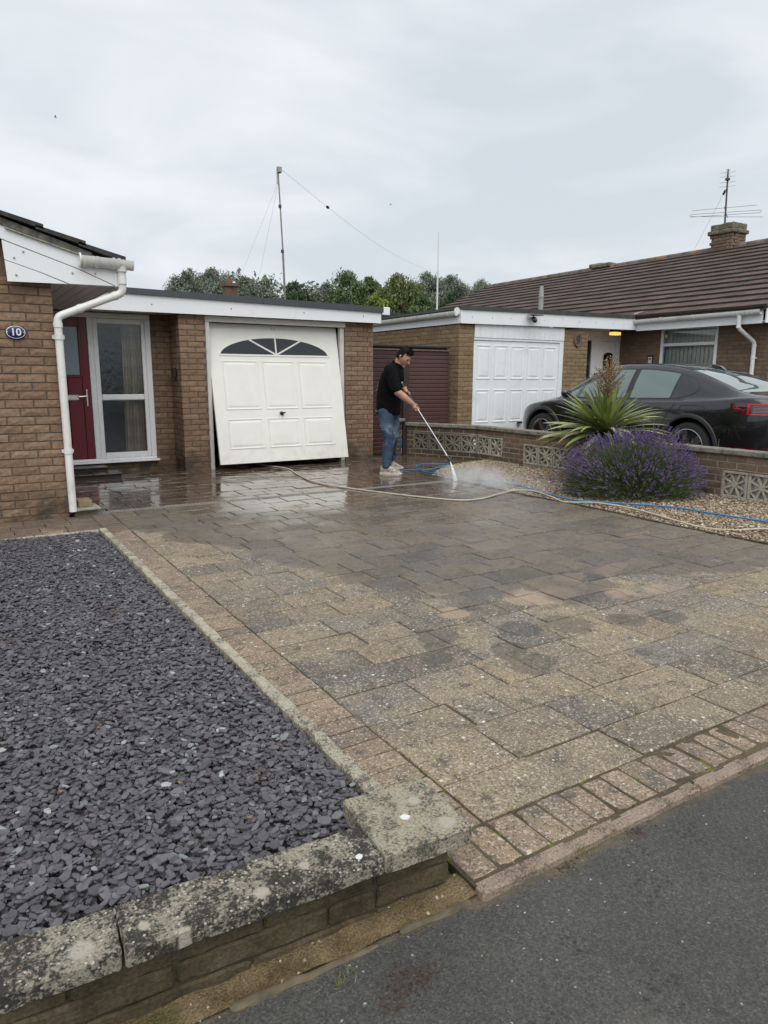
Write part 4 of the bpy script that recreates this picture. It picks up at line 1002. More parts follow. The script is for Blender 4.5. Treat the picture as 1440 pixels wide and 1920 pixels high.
put('soffit', MB().box(1.45, 5.83, fy0+.025, 10.2, 2.135, 2.15), UPVC, gar)
m = MB()
for x in (2.38, 3.45, 4.55, 5.55): m.lathe([(0, .004), (.008, .003), (.009, 0)], Matrix.Translation((x, fy0-.001, 2.215)) @ Matrix.Rotation(PI/2, 4, 'X'), 8)
put('screw_caps', m, BLACK, gar)
# white painted timber frame
OFFW = simple('old_white_paint', (.60, .585, .54), .5, .06, 8, dirt=((.33, .30, .25), .5), bump=.15, bscale=50)
put('door_jamb', MB().bbox(3.105, 3.165, PF+.03, PF+.11, -.01, 2.04, .004), OFFW, gar); put('door_jamb', MB().bbox(5.225, 5.295, PF+.08, PF+.16, .0, 2.04, .004), OFFW, gar)
put('door_head', MB().bbox(3.103, 5.297, PF+.035, PF+.12, 2.042, 2.116, .004), OFFW, gar)
# the door leaf: bottom swung out
DW = 2.035
bl, tl = Vector((3.170, 9.46, .086)), Vector((3.170, 9.85, 2.036))
up = (tl-bl); DH = up.length; up.normalize(); rt = Vector((1, 0, 0)); nrm = rt.cross(up).normalized()
if nrm.y > 0: nrm = -nrm
def DP(u, v, d): return bl+rt*u+up*v+nrm*d        # u across, v up the leaf, d outwards
leaf = MB(); leaf.prism([(0, 0), (DW, 0), (DW, DH), (0, DH)], DP, -.035, 0)
dleaf = put('up_and_over_door', leaf, CREAMD, gar)
def raised_panel(u0, u1, v0, v1, P, mould=.022, lift=.007, field=.045, mb=None):
    m = mb or MB()
    def ringpts(i, d): return [P(u0+i, v0+i, d), P(u1-i, v0+i, d), P(u1-i, v1-i, d), P(u0+i, v1-i, d)]
    rings = [ringpts(0, .0005), ringpts(.004, lift), ringpts(mould*.6, lift), ringpts(mould, -.0+.001), ringpts(mould+.012, .001), ringpts(field+.012, lift*.9)]
    vs = [p for r in rings for p in r]; fs = []
    for k in range(len(rings)-1):
        for j in range(4): fs.append((k*4+j, k*4+(j+1) % 4, (k+1)*4+(j+1) % 4, (k+1)*4+j))
    fs.append(tuple((len(rings)-1)*4+j for j in range(4))); m.add(vs, fs); return m

cols = [(.19, .74), (.80, 1.31), (1.37, 1.86)]
cols = [(.165, .70), (.765, 1.275), (1.335, 1.83)]
for (a, b) in cols:
    put('door_panel', raised_panel(a, b, .765, 1.465, DP), CREAMD, dleaf)
    put('door_panel', raised_panel(a, b, .205, .635, DP), CREAMD, dleaf)
# fan light: four dark panes under a shallow arch, with white glazing bars
fc, f0, FW_, FH = 1.005, 1.555, .845, .245
def arc(u): q = (u-fc)/FW_; return f0+FH*math.sqrt(max(0, 1-q*q))**1.15
GDOOR = glass('dark_door_glass', (.012, .014, .02), .08)
bnds = [fc-FW_, fc-.40, fc, fc+.40, fc+FW_]; hub = (fc, f0)
def ray_u(v, ub): return hub[0]+(ub-hub[0])*(v-f0)/(arc(ub)-f0)
for k in range(4):
    ua, ub = bnds[k], bnds[k+1]; pts = [arc_pt for arc_pt in [(ua+(ub-ua)*j/12, arc(ua+(ub-ua)*j/12)) for j in range(13)]]
    poly = [(fc, f0)]+pts[::-1] if k < 4 else pts
    put('fan_pane', MB().prism(poly, DP, .0008, .0025), GDOOR, dleaf)
m = MB(); N = 40
for j in range(N):
    ua, ub = fc-FW_-.01+(2*FW_+.02)*j/N, fc-FW_-.01+(2*FW_+.02)*(j+1)/N
    def o_(u, e): q = max(-1, min(1, (u-fc)/(FW_+.0))); return arc(fc+q*FW_)+e
    m.prism([(ua, o_(ua, 0)-.001), (ub, o_(ub, 0)-.001), (ub, o_(ub, .022)), (ua, o_(ua, .022))], DP, .0, .009)
m.prism([(fc-FW_-.02, f0-.022), (fc+FW_+.02, f0-.022), (fc+FW_+.02, f0+.002), (fc-FW_-.02, f0+.002)], DP, 0, .009)
for ub in bnds[1:4]:
    d = Vector((ub-fc, arc(ub)-f0)); L = d.length; d.normalize(); n_ = Vector((-d.y, d.x))*.011
    a = Vector((fc, f0)); b = a+d*L; m.prism([tuple(a+n_), tuple(a-n_), tuple(b-n_), tuple(b+n_)], DP, .002, .0085+.001*(ub != fc))
put('glazing_bar', m, CREAMD, dleaf)
m = MB(); m.lathe([(.0, .012), (.026, .010), (.03, 0)], Matrix.Translation(DP(1.00, .70, 0)) @ nrm.to_track_quat('Z', 'Y').to_matrix().to_4x4(), 16)
m.tube([DP(.955, .705, .03), DP(1.045, .705, .03)], .009, 8); m.tube([DP(1.0, .70, .0), DP(1.0, .705, .03)], .009, 8); m.tube([DP(1.0, .70, .028), DP(1.0, .655, .03)], .008, 8)
putS('door_handle', m, simple('dark_handle', (.03, .03, .03), .25, .1, metal=.6), dleaf)
m = MB()
for u in (.97, 1.01): m.lathe([(0, .003), (.007, .002), (.008, 0)], Matrix.Translation(DP(u, DH-.055, 0)) @ nrm.to_track_quat('Z', 'Y').to_matrix().to_4x4(), 8)
put('door_bolts', m, BLACK, dleaf)
# black key safe on the side of the pier
m = MB(); m.bbox(2.675, 2.726, 9.84, 9.93, 1.28, 1.415, .008); m.bbox(2.668, 2.674, 9.855, 9.915, 1.35, 1.40, .002); put('key_safe', m, BLACK, gar)
# chimney-like things far behind are built with the background

# ------------------------------------------------------------------ side gate and fence panel of dark slats
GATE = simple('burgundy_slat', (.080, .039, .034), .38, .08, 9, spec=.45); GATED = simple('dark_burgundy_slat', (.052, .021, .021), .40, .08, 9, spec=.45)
def slatted(name, label, x0, x1, y, z0, z1, n, mat, yaw=0.0):
    t = thing(name, label, 'gate' if name == 'side_gate' else 'fence panel', (x0, y, 0)); p = (z1-z0)/n
    T = Matrix.Translation((x0, y, 0)) @ Matrix.Rotation(yaw, 4, 'Z') @ Matrix.Translation((-x0, -y, 0))
    for k in range(n):
        za = z0+k*p; zb = za+p; m = MB()
        m.prism([(0, za+.004), (-.010, za+.004), (-.013, za+.010), (-.013, zb-.012), (-.009, zb-.004), (.0, zb-.0015)], lambda u, v, d: T @ Vector((d, y+u, v)), x0, x1)
        put('slat', m, mat, t)
    m = MB(); m.box(x0, x1, y+.001, y+.02, z0, z1+.0, M=T); put('backing', m, DARKIN, t)
    return t
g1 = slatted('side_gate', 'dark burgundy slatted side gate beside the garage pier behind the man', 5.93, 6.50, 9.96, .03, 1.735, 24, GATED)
put('top_rail', MB().bbox(5.93, 6.50, 9.93, 9.99, 1.737, 1.758, .003), simple('weathered_rail', (.16, .115, .08), .9, .3, 20), g1)
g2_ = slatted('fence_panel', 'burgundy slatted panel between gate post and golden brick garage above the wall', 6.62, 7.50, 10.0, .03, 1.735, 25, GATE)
put('top_rail', MB().bbox(6.50, 7.50, 9.95, 10.03, 1.737, 1.762, .003), bpy.data.materials['weathered_rail'], g2_)
put('capping_rail', MB().bbox(5.93, 7.49, 9.93, 10.03, 1.790, 1.822, .004).box(5.93, 7.46, 9.99, 10.01, 1.763, 1.789), simple('dark_rail', (.03, .027, .024), .7, .2), g2_)
gp = thing('gate_post', 'dark brown post between the side gate and the slatted panel', 'post', (6.56, 9.95, 0))
put('post', MB().bbox(6.505, 6.615, 9.90, 9.998, -.1, 1.735, .006), simple('dark_post', (.030, .020, .018), .5, .2), gp)

# ------------------------------------------------------------------ neighbour's garage
ng = thing('neighbour_garage', 'golden brick garage with closed white panelled door and flat roof', 'garage', (9.0, 9.9, 0))
NF = 9.82; NX = 7.585
nset = BrickSet(BRN)
nset.wall((NX, NF), (7.905, NF), -.05, 30, 2, (), .10, MORN, ng)
nset.wall((NX, 15.6), (NX, NF), -.05, 30, 1, (), .10, MORN, ng, end=3)
nset.wall((10.10, NF), (10.74, NF), -.05, 30, 0, (), .10, MORN, ng)
nset.build(ng, 300)
m = MB(); m.box(10.62, 10.735, NF+.105, 10.75, -.1, 2.2); m.box(NX, 12.3, 15.6, 15.7, -.1, 2.2); put('inner_wall', m, BRN, ng)
nf0 = NF-.05
put('fascia_board', taper(2.205, 2.258, 2.43, 2.478, NX-.025, 12.03, nf0-.022, nf0), FASC, ng)
put('fascia_corner', MB().bbox(NX-.03, NX-.0, nf0-.025, nf0-.0225, 2.207, 2.428, .0008), FASC, ng)
for k in range(9):
    xa = NX-.03+k*.497; xb = min(xa+.493, 12.02)
    za, zb = 2.43+(xa-NX)*.0108, 2.43+(xb-NX)*.0108; put('roof_edge', taper(za+.001, zb+.001, za+.068, zb+.066, xa, xb, nf0-.05, nf0+.12), simple('felt_edge', (.052, .056, .052), .75, .25, 12) if k == 0 else bpy.data.materials['felt_edge'], ng)
put('flat_roof', taper(2.40, 2.45, 2.46, 2.50, NX-.02, 12.0, nf0+.125, 15.7), FELT, ng)
# side fascia, black edge and gutter running back
put('side_fascia', MB().box(NX-.025, NX-.003, nf0+.002, 15.7, 2.207, 2.40), FASC, ng)
put('side_edge', MB().box(NX-.05, NX+.10, nf0+.125, 15.7, 2.44, 2.475), bpy.data.materials['felt_edge'], ng)
m = MB(); gutter(m, (NX-.085, nf0+.03, 2.405), (NX-.085, 15.7, 2.385)); putS('gutter', m, GUT, ng)
m = MB()
for y in (10.0, 10.6, 11.4, 12.3, 13.3, 14.3): clip(ng, (NX-.085, y, 2.404), (0, 1, 0), .061, .03)
m.lathe([(0, 0), (.06, 0), (.06, .012), (0, .012)], Matrix.Translation((NX-.085, nf0+.02, 2.405)) @ Matrix.Rotation(PI/2, 4, 'X'), 16); putS('stop_end', m, GUT, ng)
m = MB()
for x in (7.8, 8.25, 8.67, 9.08, 9.5, 10.4, 10.85, 11.35, 11.8): m.lathe([(0, .004), (.007, .003), (.008, 0)], Matrix.Translation((x, nf0-.023, 2.315+(x-NX)*.011)) @ Matrix.Rotation(PI/2, 4, 'X'), 8)
put('screw_caps', m, BLACK, ng)
# white cladding above the door
for k in range(17):
    x0 = 7.915+k*.1278; put('cladding_board', MB().bbox(x0, x0+.1258, NF-.012, NF+.01, 1.985, 2.225, .004), UPVC, ng)
m = MB(); m.bbox(7.912, 10.092, NF+.0, NF+.08, 1.945, 1.984, .003); m.bbox(9.985, 10.092, NF+.0, NF+.08, -.05, 1.944, .004); put('door_frame', m, UPVC, ng)
WDOOR = simple('white_door_paint', (.78, .80, .815), .32, .03, 3, dirt=((.52, .53, .52), .3))
x0, x1 = 7.925, 9.982
nd = put('panelled_garage_door', MB().box(x0, x1, NF+.022, NF+.05, -.05, 1.942), WDOOR, ng)
NDP = lambda u, v, d: Vector((x0+u, NF+.022-d, v))
pw = (x1-x0-.06)/5
for k in range(5):
    a = .045+k*pw+.02; b = a+pw-.075
    for (v0, v1) in ((1.27, 1.865), (.50, 1.09), (-.02, .32)): put('door_panel', raised_panel(a, b, v0, v1, NDP, .03, .010, .055), WDOOR, nd)
m = MB(); m.bbox(9.03-.06, 9.03+.06, NF-.03, NF+.0, .46, .495, .006); m.box(9.02, 9.04, NF-.02, NF+.022, .465, .488); m.box(9.018, 9.03, NF+.012, NF+.0215, .385, .43); put('door_handle', m, BLACK, nd)
# solar camera on the fascia
sc_ = MB(); sc_.bbox(9.03, 9.30, nf0-.19, nf0-.05, 2.398, 2.410, .002); sc_.tube([(9.14, nf0-.1, 2.40), (9.14, nf0-.09, 2.37), (9.14, nf0-.03, 2.36)], .010, 6)
T = Matrix.Translation((9.12, nf0-.14, 2.325)) @ Matrix.Rotation(-.4, 4, 'Z') @ Matrix.Rotation(.5, 4, 'X'); sc_.bbox(-.035, .035, -.07, .06, -.035, .035, .012, M=T)
put('security_camera', sc_, BLACK, ng)
# round stone plaque with a figure 9
PLQ = simple('stone_plaque', (.13, .095, .07), .9, .3, 30, bump=.5, bscale=80); PLQD = simple('stone_plaque_dark', (.045, .035, .03), .9, .2)
m = MB(); m.lathe([(0, .018), (.085, .018), (.092, .026), (.108, .026), (.118, .012), (.118, 0)], Matrix.Translation((10.45, NF-.002, 2.015)) @ Matrix.Rotation(PI/2, 4, 'X') @ Matrix.Diagonal((.93, 1.15, 1, 1)), 28); pq = putS('number_plaque', m, PLQ, ng)
text_obj('digit', '9', .21, (10.45, NF-.021, 2.01), (PI/2, 0, 0), PLQD, pq, .006, offset=.004)

# ------------------------------------------------------------------ neighbour's bungalow
nb = thing('neighbour_bungalow', 'golden brick bungalow with long brown tiled roof, chimney and white gutters', 'house', (14, 11, 0))
WX = 12.40; NY0 = 7.15
bs2 = BrickSet(BRD)
bs2.wall((WX, 10.42), (WX, NY0), -.05, 31, 0, [(10.42-9.42, 10.42-8.17, .95, 2.30)], .10, MORN, nb, end=2)
bs2.wall((WX, NY0), (15.2, NY0), -.05, 31, 3, (), .10, MORN, nb, prio=3)
bs2.build(nb, 300)
m = MB(); m.box(15.2, 21.6, NY0+.005, NY0+.1, -.1, 2.25); m.prism([(WX, 2.276), (21.6, 2.276), (17, 4.3)], fn, NY0+.01, NY0+.1); m.box(WX+.01, WX+.1, 10.4, 20, -.1, 2.2); m.box(WX, 21.6, 19.95, 20, -.1, 2.25); m.prism([(WX, 2.25), (21.6, 2.25), (17, 4.3)], fn, 19.93, 20.0); m.box(21.5, 21.6, NY0, 20, -.1, 2.25); put('wall', m, BRD, nb)
# porch screen
PY = 10.42
m = MB(); m.bbox(10.74, 12.40, PY, PY+.07, 2.06, 2.30, .006); m.bbox(11.52, 11.78, PY-.001, PY+.07, -.05, 2.06, .006); m.bbox(12.30, 12.395, PY, PY+.07, -.05, 2.06, .006); m.bbox(11.30, 11.36, PY, PY+.07, -.05, 2.06, .006); put('door_frame', m, UPVC, nb)
put('sidelight_pane', MB().box(11.36, 11.52, PY+.03, PY+.04, .0, 2.06).box(10.74, 11.30, PY+.03, PY+.04, .0, 2.06), glass('green_dark_glass', (.012, .035, .034), .05), nb)
m = MB(); m.bbox(11.785, 12.295, PY+.012, PY+.06, -.03, 2.055, .005); nd2 = put('front_door', m, UPVC, nb)
dp = lambda u, v, d: Vector((u, PY+.012-d, v))
put('door_panel', raised_panel(11.84, 12.24, .2, .9, dp), UPVC, nd2)
arch = [(11.90, 1.15), (12.18, 1.15)]+[(12.04+.14*math.cos(a), 1.78+.05*math.sin(a)) for a in [PI*j/10 for j in range(11)]]
put('door_pane', MB().prism(arch, dp, .001, .006), GDARK, nd2)
arch2 = [(12.04+(u-12.04)*1.35, 1.15+(v-1.15)*1.06+(-.03 if v < 1.2 else .02)) for u, v in arch]
put('door_moulding', MB().prism(arch2, dp, .0, .0008).prism([(arch2[j][0], arch2[j][1]) for j in range(2, 13)]+[(arch[j][0], arch[j][1]) for j in range(12, 1, -1)], dp, 0, .016), UPVC, nd2)
m = MB(); m.bbox(11.62, 11.72, PY-.05, PY-.002, 1.30, 1.40, .006); m.bbox(11.64, 11.70, PY-.04, PY-.002, 1.19, 1.295, .006, 0); put('doorbell', m, simple('doorbell_grey', (.05, .055, .06), .3, .1), nb)
put('letterbox', MB().bbox(11.38, 11.51, PY-.012, PY+.028, 1.25, 1.31, .004), STEEL, nb)
put('key_safe', MB().bbox(12.31, 12.385, PY-.06, PY-.001, 1.34, 1.56, .006), BLACK, nb)
# lit porch lamp under the ceiling
put('porch_ceiling', MB().box(10.74, 12.42, nf0+.01, PY, 2.262, 2.28), UPVC, nb)
lamp = put('porch_lamp', MB().bbox(11.60, 11.80, 9.93, 10.05, 2.215, 2.262, .006), BLACK, nb)
GLOW = NT('lamp_diffuser'); GLOW.set(base=(.9, .5, .15), rough=.4, emit=(1.0, .45, .09), emits=.85)
put('diffuser', MB().bbox(11.595, 11.805, 9.925, 10.055, 2.155, 2.2145, .008), GLOW.mat, lamp)
# number tile
m = MB(); m.bbox(WX-.02, WX, 9.56, 9.70, 1.54, 1.76, .004); nt_ = put('number_tile', m, simple('tile_frame', (.03, .015, .01), .5, .1), nb)
put('tile_face', MB().box(WX-.0225, WX-.0205, 9.585, 9.675, 1.575, 1.725), simple('tile_white', (.66, .67, .66), .3, .25, 90), nt_)
text_obj('digit', '9', .13, (WX-.024, 9.63, 1.65), (PI/2, 0, -PI/2), BLACK, nt_, .001, offset=.004)
# window with vertical blinds
m = MB(); y0, y1, z0, z1 = 8.17, 9.42, .95, 2.30
m.bbox(WX-.005, WX+.07, y0, y0+.06, z0, z1, .005); m.bbox(WX-.005, WX+.07, y1-.06, y1, z0, z1, .005); m.bbox(WX-.005, WX+.07, y0+.06, y1-.06, z1-.06, z1, .005); m.bbox(WX-.005, WX+.07, y0+.06, y1-.06, z0, z0+.06, .005); m.bbox(WX-.006, WX+.07, y0+.06, y1-.06, 1.925, 1.985, .005)
wn_ = put('window', m, UPVC, nb)
GWIN = thin_glass('window_glass', (.93, .955, .94), .02)
put('pane', MB().box(WX+.028, WX+.034, y0+.05, y1-.05, z0+.05, 1.93), GWIN, wn_); put('pane', MB().box(WX+.028, WX+.034, y0+.05, y1-.05, 1.98, z1-.05), GWIN, wn_)
put('sill', MB().bbox(WX-.07, WX+.02, y0-.03, y1+.03, z0-.03, z0-.001, .005), UPVC, wn_)
BLIND = simple('vertical_blind', (.86, .87, .85), .8, .05)
for k in range(13):
    y = y0+.07+k*.09; put('blind_slat', MB().add([(WX+.12, y, .98), (WX+.145, y+.10, .98), (WX+.145, y+.10, 2.26), (WX+.12, y, 2.26)], [(0, 1, 2, 3)]), BLIND, wn_)
put('room', MB().box(WX+.5, WX+.55, 7.6, 9.9, .2, 2.4), simple('room_wall', (.5, .52, .5), .9, .1), nb)
# eaves: soffit, fascia, gutter, downpipe
ex = 12.03
put('eaves_fascia', MB().box(ex, ex+.022, NY0-.02, nf0-.024, 2.235, 2.44), FASC, nb)
put('soffit', MB().box(ex+.023, WX-.002, NY0-.02, 10.42, 2.262, 2.275), UPVC, nb)
m = MB(); gutter(m, (ex-.062, NY0-.02, 2.46), (ex-.062, nf0+.03, 2.445)); putS('gutter', m, GUT, nb)
m = MB()
for y in (7.28, 7.36, 7.55, 7.62, 8.4, 9.1, 9.7): clip(nb, (ex-.062, y, 2.457), (0, 1, 0), .062, .03)

m = MB(); m.tube(pipe_path([(ex-.062, 7.51, 2.41), (ex-.062, 7.51, 2.17), (WX-.05, 7.42, 1.93), (WX-.05, 7.42, -.05)], .034, .07, 6), .036, 14); putS('downpipe', m, GUT, nb)
m = MB()
for z in (1.88, 1.66, .8): m.lathe([(.03, -.02), (.040, -.02), (.040, .02), (.03, .02)], Matrix.Translation((WX-.05, 7.42, z)), 14)
m.lathe([(.03, -.02), (.040, -.02), (.040, .02), (.03, .02)], Matrix.Translation((ex-.062, 7.51, 2.19)), 14); m.box(WX-.06, WX-.0, 7.37, 7.39, 1.65, 1.67); putS('pipe_collar', m, GUT, nb)
# bargeboard on the near gable
RZ = 4.50; RXn = 17.0; EXn = 11.98; EZn = 2.50; SLn = (RZ-EZn)/(RXn-EXn)
put('bargeboard', MB().prism([(ex+.0, 2.24), (ex+.9, 2.245), (RXn, RZ-.26), (RXn, RZ-.03), (ex, EZn-.03)], fn, NY0-.09, NY0-.068), FASC, nb)
put('box_end', MB().box(ex, WX, NY0-.067, NY0-.021, 2.262, 2.275), UPVC, nb)
m = MB(); m.prism([(EXn, EZn-.005), (RXn, RZ-.005), (RXn, RZ-.05), (EXn, EZn-.05)], fn, NY0-.07, 20.2); m.prism([(2*RXn-EXn, EZn-.005), (RXn+.001, RZ-.005), (RXn+.001, RZ-.05), (2*RXn-EXn, EZn-.05)], fn, NY0-.07, 20.2); put('roof_deck', m, TILE, nb)
# tile courses; lower edges coloured near-black for grime and the lips' shadow lines
TEDGE = simple('tile_edge_grime_shade', (.022, .019, .018), .95, .4, 12)
tiles = []; ng_ = 15; gx = (RXn-EXn)/ng_; cw = .33
yA, yB = NY0-.12, 20.25; ncol = int((yB-yA)/cw)
for r in range(ng_):
    xa, xb = EXn-.03+r*gx, EXn-.03+(r+1)*gx+.05
    for c in range(ncol):
        ya = yA+c*cw+(cw/2 if r % 2 else 0); yb = ya+cw-.004
        if ya > yB-.05: continue
        yb = min(yb, yB); j = random.uniform(-.003, .004)
        za, zb = EZn+(xa-EXn)*SLn, EZn+(xb-EXn)*SLn
        tiles.append(((Vector((xa, ya, za))).length, xa, xb, ya, yb, za+j, zb+j))
    if r % 2: tiles.append((30, xa, xb, yA, yA+cw/2-.004, za, zb))
tiles.sort(); rest = MB()
for i, (_, xa, xb, ya, yb, za, zb) in enumerate(tiles):
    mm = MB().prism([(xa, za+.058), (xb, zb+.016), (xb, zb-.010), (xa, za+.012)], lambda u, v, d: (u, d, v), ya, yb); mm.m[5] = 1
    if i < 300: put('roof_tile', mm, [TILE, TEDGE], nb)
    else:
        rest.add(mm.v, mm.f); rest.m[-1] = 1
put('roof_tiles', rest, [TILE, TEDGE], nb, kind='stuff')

k = 0; y = yA
while y < yB-.1:
    m = MB(); m.tube([(RXn, y, RZ-.045), (RXn, y+.44, RZ-.045)], .125, 10); put('ridge_tile', m.mesh('ridge_tile', True), RIDGE, nb); y += .447
m = MB(); m.bbox(RXn-.17, RXn+.17, 14.75, 15.45, RZ+.0, RZ+.13, .03); m.bbox(RXn-.1, RXn+.2, 15.1, 15.6, RZ+.06, RZ+.16, .02); put('ridge_vent', m, simple('mossy_cement', (.14, .13, .10), .95, .4, 9, bump=.5), nb)
# small lead flashing where the flat roof meets the tiles
LEAD = simple('mortar_fillet', (.24, .23, .21), .8, .4, 25, bump=.6)
put('flashing', MB().add([(11.95, nf0-.03, 2.545), (12.07, nf0-.09, 2.52), (12.34, nf0-.02, 2.66), (12.10, nf0+.12, 2.60)], [(0, 1, 2, 3)]), LEAD, nb)
# chimney
CHB = BRD; m = MB(); chx0, chx1, chy0, chy1 = 16.68, 17.24, 10.85, 11.46
chs = BrickSet(BRD); chp = put('chimney', MB().box(chx0+.03, chx1-.03, chy0+.03, chy1-.03, 4.1, 4.98), MORN, nb)
for k in range(10):
    z = 4.22+k*.066
    for (a, b) in (((chx0, chy0), (chx1, chy0)), ((chx0, chy1), (chx0, chy0)), ((chx1, chy0), (chx1, chy1))):
        pass
chs.wall((chx0, chy0), (chx1, chy0), 4.2, 8, 2, (), .05, None, None, end=0); chs.wall((chx0, chy1), (chx0, chy0), 4.2, 8, 3, (), .05, None, None); chs.wall((chx1, chy0), (chx1, chy1), 4.2, 8, 0, (), .05, None, None)
chs.build(chp, 200)
MOSS = simple('mossy_brick_crown', (.15, .135, .095), .95, .45, 14, bump=.8, bscale=50)
putS('chimney_cap', rough_block(chx0-.05, chx1+.05, chy0-.05, chy1+.05, 4.80, 4.90, 7, .012, .08, .02), MOSS, chp); putS('chimney_cap', rough_block(chx0-.005, chx1+.005, chy0-.005, chy1+.005, 4.90, 5.05, 8, .014, .08, .02), MOSS, chp)
# grey vent pipe through the flat roof
m = MB(); m.lathe([(.058, 2.4), (.058, 3.15), (.060, 3.152), (.050, 3.30), (.038, 3.40), (0, 3.40)], Matrix.Translation((12.08, 12.55, .0)), 18); m.lathe([(.062, 3.14), (.068, 3.14), (.068, 3.17), (.062, 3.17)], Matrix.Translation((12.08, 12.55, 0)), 18)
putS('vent_pipe', m, GPLAS, nb)
# neighbour's drive
put('neighbour_drive', MB().box(7.26, 16, -.5, 9.80, -.2, .045), simple('neighbour_tarmac', (.07, .07, .07), .9, .2, 20, bump=.4, bscale=120), kind='structure')
put('neighbour_porch_floor', MB().box(7.6, 12.4, 9.845, 10.6, -.2, -.04), bpy.data.materials['neighbour_tarmac'], kind='structure')
# ------------------------------------------------------------------ black fastback car on the neighbour's drive
car = thing('parked_car', 'glossy black fastback car parked nose-in behind the boundary wall', 'car', (9.40, 7.2, .045))
PAINT = NT('black_car_paint'); PAINT.set(base=(.008, .008, .010), rough=.26, spec=.32, coat=1.0, coatr=.03); PAINT = PAINT.mat
CLAD = simple('dark_wheel_arch', (.035, .036, .038), .45, .1)
CGLASS = NT('tinted_car_glass'); CGLASS.set(base=(.10, .14, .135), rough=.03, spec=.6, coat=1.0, coatr=.02); CGLASS = CGLASS.mat
SEAM = simple('dark_seam', (.003, .003, .003), .7, .1)
CW_X, CAR_Y0, CZ0 = 9.40, 4.875, .045           # centre line, rear end, ground
def lerp(tab, s):
    if s <= tab[0][0]: return tab[0][1]
    n = len(tab)
    for i in range(n-1):
        (a, va), (b, vb) = tab[i], tab[i+1]
        if s <= b:
            def slope(k):
                if k <= 0: return (tab[1][1]-tab[0][1])/(tab[1][0]-tab[0][0])
                if k >= n-1: return (tab[-1][1]-tab[-2][1])/(tab[-1][0]-tab[-2][0])
                d0 = (tab[k][1]-tab[k-1][1])/(tab[k][0]-tab[k-1][0]); d1 = (tab[k+1][1]-tab[k][1])/(tab[k+1][0]-tab[k][0])
                return 0 if d0*d1 <= 0 else 2*d0*d1/(d0+d1)
            h = b-a; t = (s-a)/h; m0, m1 = slope(i)*h, slope(i+1)*h
            return (2*t**3-3*t*t+1)*va+(t**3-2*t*t+t)*m0+(-2*t**3+3*t*t)*vb+(t**3-t*t)*m1
    return tab[-1][1]
T_SH = [(0, .985), (.25, 1.02), (.7, .985), (1.3, .955), (2.2, .935), (3.0, .925), (3.55, .90), (4.05, .84), (4.35, .76), (4.52, .66), (4.60, .56)]
T_HW = [(0, .72), (.06, .80), (.2, .865), (.6, .918), (1.1, .930), (2.3, .922), (3.2, .925), (3.8, .922), (4.15, .885), (4.38, .79), (4.52, .66), (4.60, .50)]
T_RF = [(0, 1.03), (.18, 1.045), (.42, 1.075), (.75, 1.20), (1.15, 1.345), (1.55, 1.435), (2.0, 1.475), (2.4, 1.478), (2.75, 1.43), (3.1, 1.29), (3.45, 1.08), (3.62, .965), (3.8, .925), (4.1, .865), (4.38, .775), (4.53, .67), (4.60, .565)]
T_RW = [(0, .60), (.42, .70), (.75, .66), (1.15, .58), (1.6, .545), (2.3, .545), (2.8, .56), (3.2, .60), (3.62, .70), (3.9, .70), (4.3, .62), (4.6, .38)]
T_BT = [(0, .42), (.15, .30), (.7, .235), (1.2, .20), (3.6, .20), (4.2, .22), (4.45, .26), (4.60, .33)]
def section(s):
    """half cross-section (outwards distance, height) from sill to roof centre"""
    sh, hw, rf, rw, bt = lerp(T_SH, s), lerp(T_HW, s), lerp(T_RF, s), lerp(T_RW, s), lerp(T_BT, s)
    rf = max(rf, sh+.015); cab = max(0, min(1, (rf-sh-.03)/.25))
    P = [(hw-.10, bt), (hw-.025, bt+.05), (hw-.012, bt+.17), (hw-.002, bt+(sh-bt)*.45), (hw, bt+(sh-bt)*.62), (hw-.012, bt+(sh-bt)*.80), (hw-.030, sh-.035), (hw-.048, sh-.010), (hw-.085, sh)]
    bw_ = hw-.105; top = rf-.032*cab-.006
    rwid = min(rw, bw_-.02)
    for k in range(1, 6):
        t = k/6; x = bw_+(rwid-bw_)*(t**1.35 if cab > 0 else t); z = sh+.004+(top-sh-.004)*t; P.append((x, z))
    P += [(rwid, top), (rwid-.045, top+.018*cab+.003), (rwid*.66, rf-.008*cab-.002), (rwid*.33, rf-.003), (0, rf)]
    return P
def side_x(s, z):
    P = section(s)
    for (xa, za), (xb, zb) in zip(P, P[1:]):
        if za <= z <= zb and zb > za: t = (z-za)/(zb-za); return xa+(xb-xa)*t
    return P[-5][0]
def C(x, s, z): return Vector((CW_X-x, CAR_Y0+s, CZ0+z))   # x positive towards the camera side
stn = [0, .03, .08, .15, .22, .3, .42, .5]+[.58+.08*i for i in range(39)]+[3.7, 3.78, 3.86, 3.95, 4.05, 4.15, 4.25, 4.33, 4.40, 4.46, 4.52, 4.56, 4.60]
stn = sorted(set(round(s, 3) for s in stn)); secs = [section(s) for s in stn]; K = len(secs[0])
m = MB()
for s, P in zip(stn, secs):
    row = [(x, z) for x, z in P]+[(-x, z) for x, z in P[-2::-1]]
    for x, z in row: m.v.append(tuple(C(x, s, z)))
N = 2*K-1
for i in range(len(stn)-1):
    for k in range(N-1): m.f.append((i*N+k, i*N+k+1, (i+1)*N+k+1, (i+1)*N+k)); m.m.append(0)
m.f.append(tuple(range(N))); m.m.append(0); m.f.append(tuple((len(stn)-1)*N+k for k in range(N-1, -1, -1))); m.m.append(0)
for i in range(len(stn)-1): m.f.append((i*N, (i+1)*N, (i+1)*N+N-1, i*N+N-1)); m.m.append(0)
RA, FA = 1.045, 3.80     # axles
tmp = put('car_body_tmp', m.mesh('body', True), PAINT)
